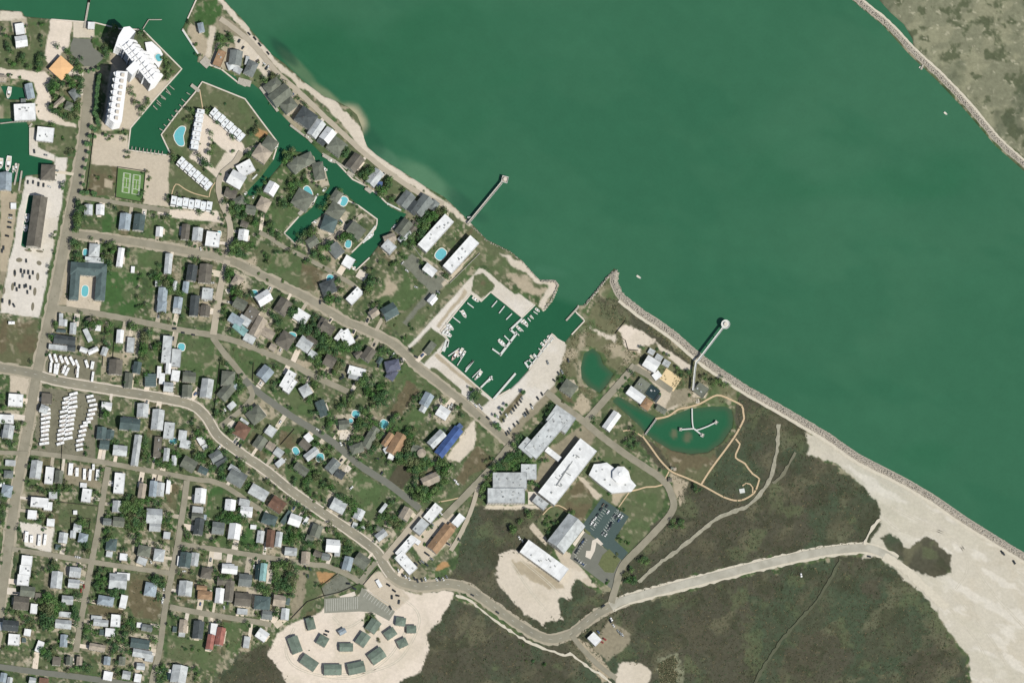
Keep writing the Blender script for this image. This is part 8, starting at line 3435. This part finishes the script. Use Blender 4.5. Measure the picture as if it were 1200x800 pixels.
# ------------------------------------------------------------------ rock revetments
def ico():
    bm = bmesh.new(); bmesh.ops.create_icosphere(bm, subdivisions=1, radius=1); v = np.array([v.co[:] for v in bm.verts]); f = np.array([[w.index for w in q.verts] for q in bm.faces]); bm.free(); return v, f
IV, IF = ico()
MRK = [mat('jetty_rock_pale', col(190,182,166), var=.12, scale=.6, fine=.12), mat('jetty_rock_pink', col(182,173,157), var=.12, scale=.6, fine=.12), mat('jetty_rock_grey', col(166,159,144), var=.14, scale=.6, fine=.12)]
def rocks(name, label, pts, half, size, dens, seed, zc=1.6, skew=0.0):
    r = np.random.default_rng(seed); rp = resample(pts, 1.0); n = int(len(rp)*half*2*dens); i = r.integers(0, len(rp)-1, n); a = np.array(rp); d = a[np.minimum(i+3, len(rp)-1)]-a[np.maximum(i-3, 0)]; d /= np.linalg.norm(d, axis=1)[:, None]+1e-9
    t = r.uniform(-1, 1, n); edge = half*(.88+.24*r.random(n)); c = a[i]+np.stack([-d[:, 1], d[:, 0]], 1)*(t*edge)[:, None]+d*r.uniform(-.5, .5, n)[:, None]; z = zc*(1-np.abs(t)**2)-1.2*np.abs(t)**2; s = size*r.uniform(.55, 1.25, n)
    V = IV[None]*(1+.35*(r.random((n, len(IV), 1))-.5))*s[:, None, None]*np.stack([r.uniform(.8, 1.3, n), r.uniform(.8, 1.3, n), r.uniform(.55, .8, n)], 1)[:, None, :]
    V = V+np.stack([c[:, 0]-600, 400-c[:, 1], z], 1)[:, None, :]; F = IF[None]+(np.arange(n)*len(IV))[:, None, None]
    o = np_mesh(name, V.reshape(-1, 3), F.reshape(-1, 3), MRK, midx=np.repeat(r.choice(3, n, p=[.5, .32, .18]), len(IF))); o['kind'] = 'stuff'; o['label'] = label
J1 = [(721,319),(719,330),(728,348),(754,368.5),(786,390),(822,421),(846,438),(872,455),(899,470.5),(939,493.5),(973,514),(1005,536.5),(1038,553.5),(1065,567.5),(1098,587.5),(1131,610.5),(1200,653),(1240,678)]
J1 = [(p[0]+.2, p[1]-.5) if i > 2 else p for i, p in enumerate(J1)]
M_BED = mat('rock_bed', col(172,164,148), var=.12, scale=.5, fine=.12)
struct(strip('rock_bed', J1, 8.6, .1, M_BED, jitter=.5))
rocks('rock_jetty', 'long pale boulder jetty along the near side of the ship channel', J1, 4.4, .68, 1.9, 31, 1.2)
J2 = [(990,-18),(1002,0),(1037.5,29),(1069.5,62.5),(1102.5,93),(1135,127.5),(1169,167.5),(1203,197.5),(1240,232)]
J2 = [(p[0]+1.2, p[1]-1.6) for p in J2]
rocks('rock_jetty', 'pale boulder jetty along the far island shore', J2, 3.6, .65, 2.0, 32, 1.2); struct(strip('rock_bed', J2, 7.2, .1, M_BED, jitter=.5))
rocks('rock_groyne', 'narrow rock groyne between jetty tip and marina mouth', [(723,317),(711,326),(703,337),(694,348),(685,358)], 1.7, .7, 1.2, 33, 1.0)
rocks('rock_spit', 'white rocks edging the spit at the marina mouth', [(634,330),(650,330),(653.5,334.5),(646,352),(637,363)], 1.6, .7, 1.3, 34, 1.0)
rocks('shore_rocks', 'scattered rocks along the grassy shore east of the motels', [(553,265),(570,282),(597,295),(612,307),(630,327)], 1.2, .5, .8, 35, .5)
struct(strip('jetty_path', [(p[0]-3.2, p[1]+4.6) for p in J1[2:]], 3.4, .5, RM['sand'], jitter=.4)); struct(strip('jetty_path', [(p[0]+2.8, p[1]-2.2) for p in J2], 2.6, .5, RM['sand'], jitter=.4))
# ------------------------------------------------------------------ fences
M_FEN = mat('fence_timber', col(92,86,74), var=.15); M_FENW = mat('fence_white', col(226,222,212), var=.05)
def fence(pts, label, h=1.8, m=M_FEN, name='fence'):
    root = empty(name, P(*pts[0])); tag(root, label, 'fence'); o = root.location; s_ = strip('fence_panel', resample(pts, 3), .18, h, m, thick=h); s_.parent = root; s_.data.transform(Matrix.Translation(-o))
    rp = resample(pts, 9)[:90]
    for p in rp: m_ = MB(); q = P(*p)-o; m_.box(q.x-.12, q.x+.12, q.y-.12, q.y+.12, 0, h+.15); m_.build('post', [m], root)
for pts, lab in (([(138,196),(170.5,201),(167,237.5),(135.5,231.5),(138,196)], 'fence enclosing the green tennis courts'),([(110,157),(106,190),(101,227)], 'dark fence east of the palm line by the sports ground'),
    ([(73,518),(69,588)], 'dark yard fence below the trailer row, east of the long white roof'),([(83,606),(83,632)], 'dark fence on the west of the small square garden'),([(83,606),(106,608)], 'dark fence on the north of the small square garden'),([(106,608),(104,625)], 'dark fence on the east of the small square garden'),
    ([(68,588),(114,593)], 'dark fence between the bare yard and the green lot'),([(396,672),(376,687),(380,698),(398,694),(420,684)], 'dark fence around the grey triangular yard'),([(443,665),(426,685)], 'dark fence at the north edge of the sandy yard'),
    ([(427,690),(466,714)], 'pale fence between sandy yard and striped car park'),([(340,726),(360,705),(380,698)], 'dark curved fence north of the sand ring'),([(258,262),(244,398)], 'x'),([(320,590),(306,600)], 'x'),
    ([(733,376),(721,391),(733,399),(736,410),(748,411)], 'dark fence around the sandy equipment yard by the jetty'),([(297,425),(296,446),(306,454)], 'dark fence west of the flat pale-blue roof'),([(258,422),(253,466),(250,488)], 'dark boundary fence west of the olive hipped house'),
    ([(495,262),(480,283),(492,300),(525,332)], 'pale fence around the western motel'),([(527,332),(562,297)], 'long pale fence along the grassy strip beside the eastern motel'),([(318,497),(303,514)], 'dark fence south of the tan concrete pad'),([(345,503),(329,521)], 'dark fence beside the brown fenced lot'),
    ([(120,428),(123,383)], 'dark fence between two narrow green yards under the courtyard hotel street'),([(132,422),(135,384)], 'dark fence east of the narrow white-roofed yard'),([(175,450),(178,468)], 'x'),([(196,565),(196,592)], 'x'),([(432,500),(470,560)], 'x')):
    if lab != 'x': fence(pts, lab, m=M_FENW if 'pale' in lab.split()[:2] else M_FEN)
# ------------------------------------------------------------------ light, sky, camera
w = bpy.data.worlds.new('World'); bpy.context.scene.world = w; w.use_nodes = True; nt = w.node_tree
EL, AZ = 53.5, 141.0           # sun high in the south-east
sky = nt.nodes.new('ShaderNodeTexSky'); sky.sky_type = 'NISHITA'; sky.sun_disc = False; sky.sun_elevation = R(EL); sky.sun_rotation = R(AZ); sky.dust_density = 1.5; sky.air_density = 1.0
nt.links.new(sky.outputs[0], nt.nodes['Background'].inputs['Color']); nt.nodes['Background'].inputs['Strength'].default_value = .088
sd = bpy.data.lights.new('sun', 'SUN'); sd.energy = 4.4; sd.angle = R(.5); sd.color = (1.0, .972, .915); so = bpy.data.objects.new('sun', sd); C.objects.link(so)
sdir = Vector((math.sin(R(AZ))*math.cos(R(EL)), math.cos(R(AZ))*math.cos(R(EL)), math.sin(R(EL)))); so.rotation_euler = (-sdir).to_track_quat('-Z', 'Y').to_euler(); so.location = sdir*500
cd = bpy.data.cameras.new('camera'); co = bpy.data.objects.new('camera', cd); C.objects.link(co); HC = 12000.0
co.location = (-LEAN[0]*HC, LEAN[1]*HC, HC); co.rotation_euler = (0, 0, 0); cd.sensor_width = 36; cd.lens = 36*HC/1200.0; cd.shift_x = LEAN[0]*HC/1200.0; cd.shift_y = -LEAN[1]*HC/1200.0
cd.clip_start = 100; cd.clip_end = 40000; bpy.context.scene.camera = co
s_ = bpy.context.scene; s_.view_settings.view_transform = 'Standard'; s_.view_settings.look = 'None'; s_.view_settings.exposure = 0; s_.view_settings.gamma = 1; s_.view_settings.use_curve_mapping = False
s_.render.engine = 'CYCLES'; s_.cycles.max_bounces = 4; s_.cycles.diffuse_bounces = 2; s_.cycles.glossy_bounces = 2
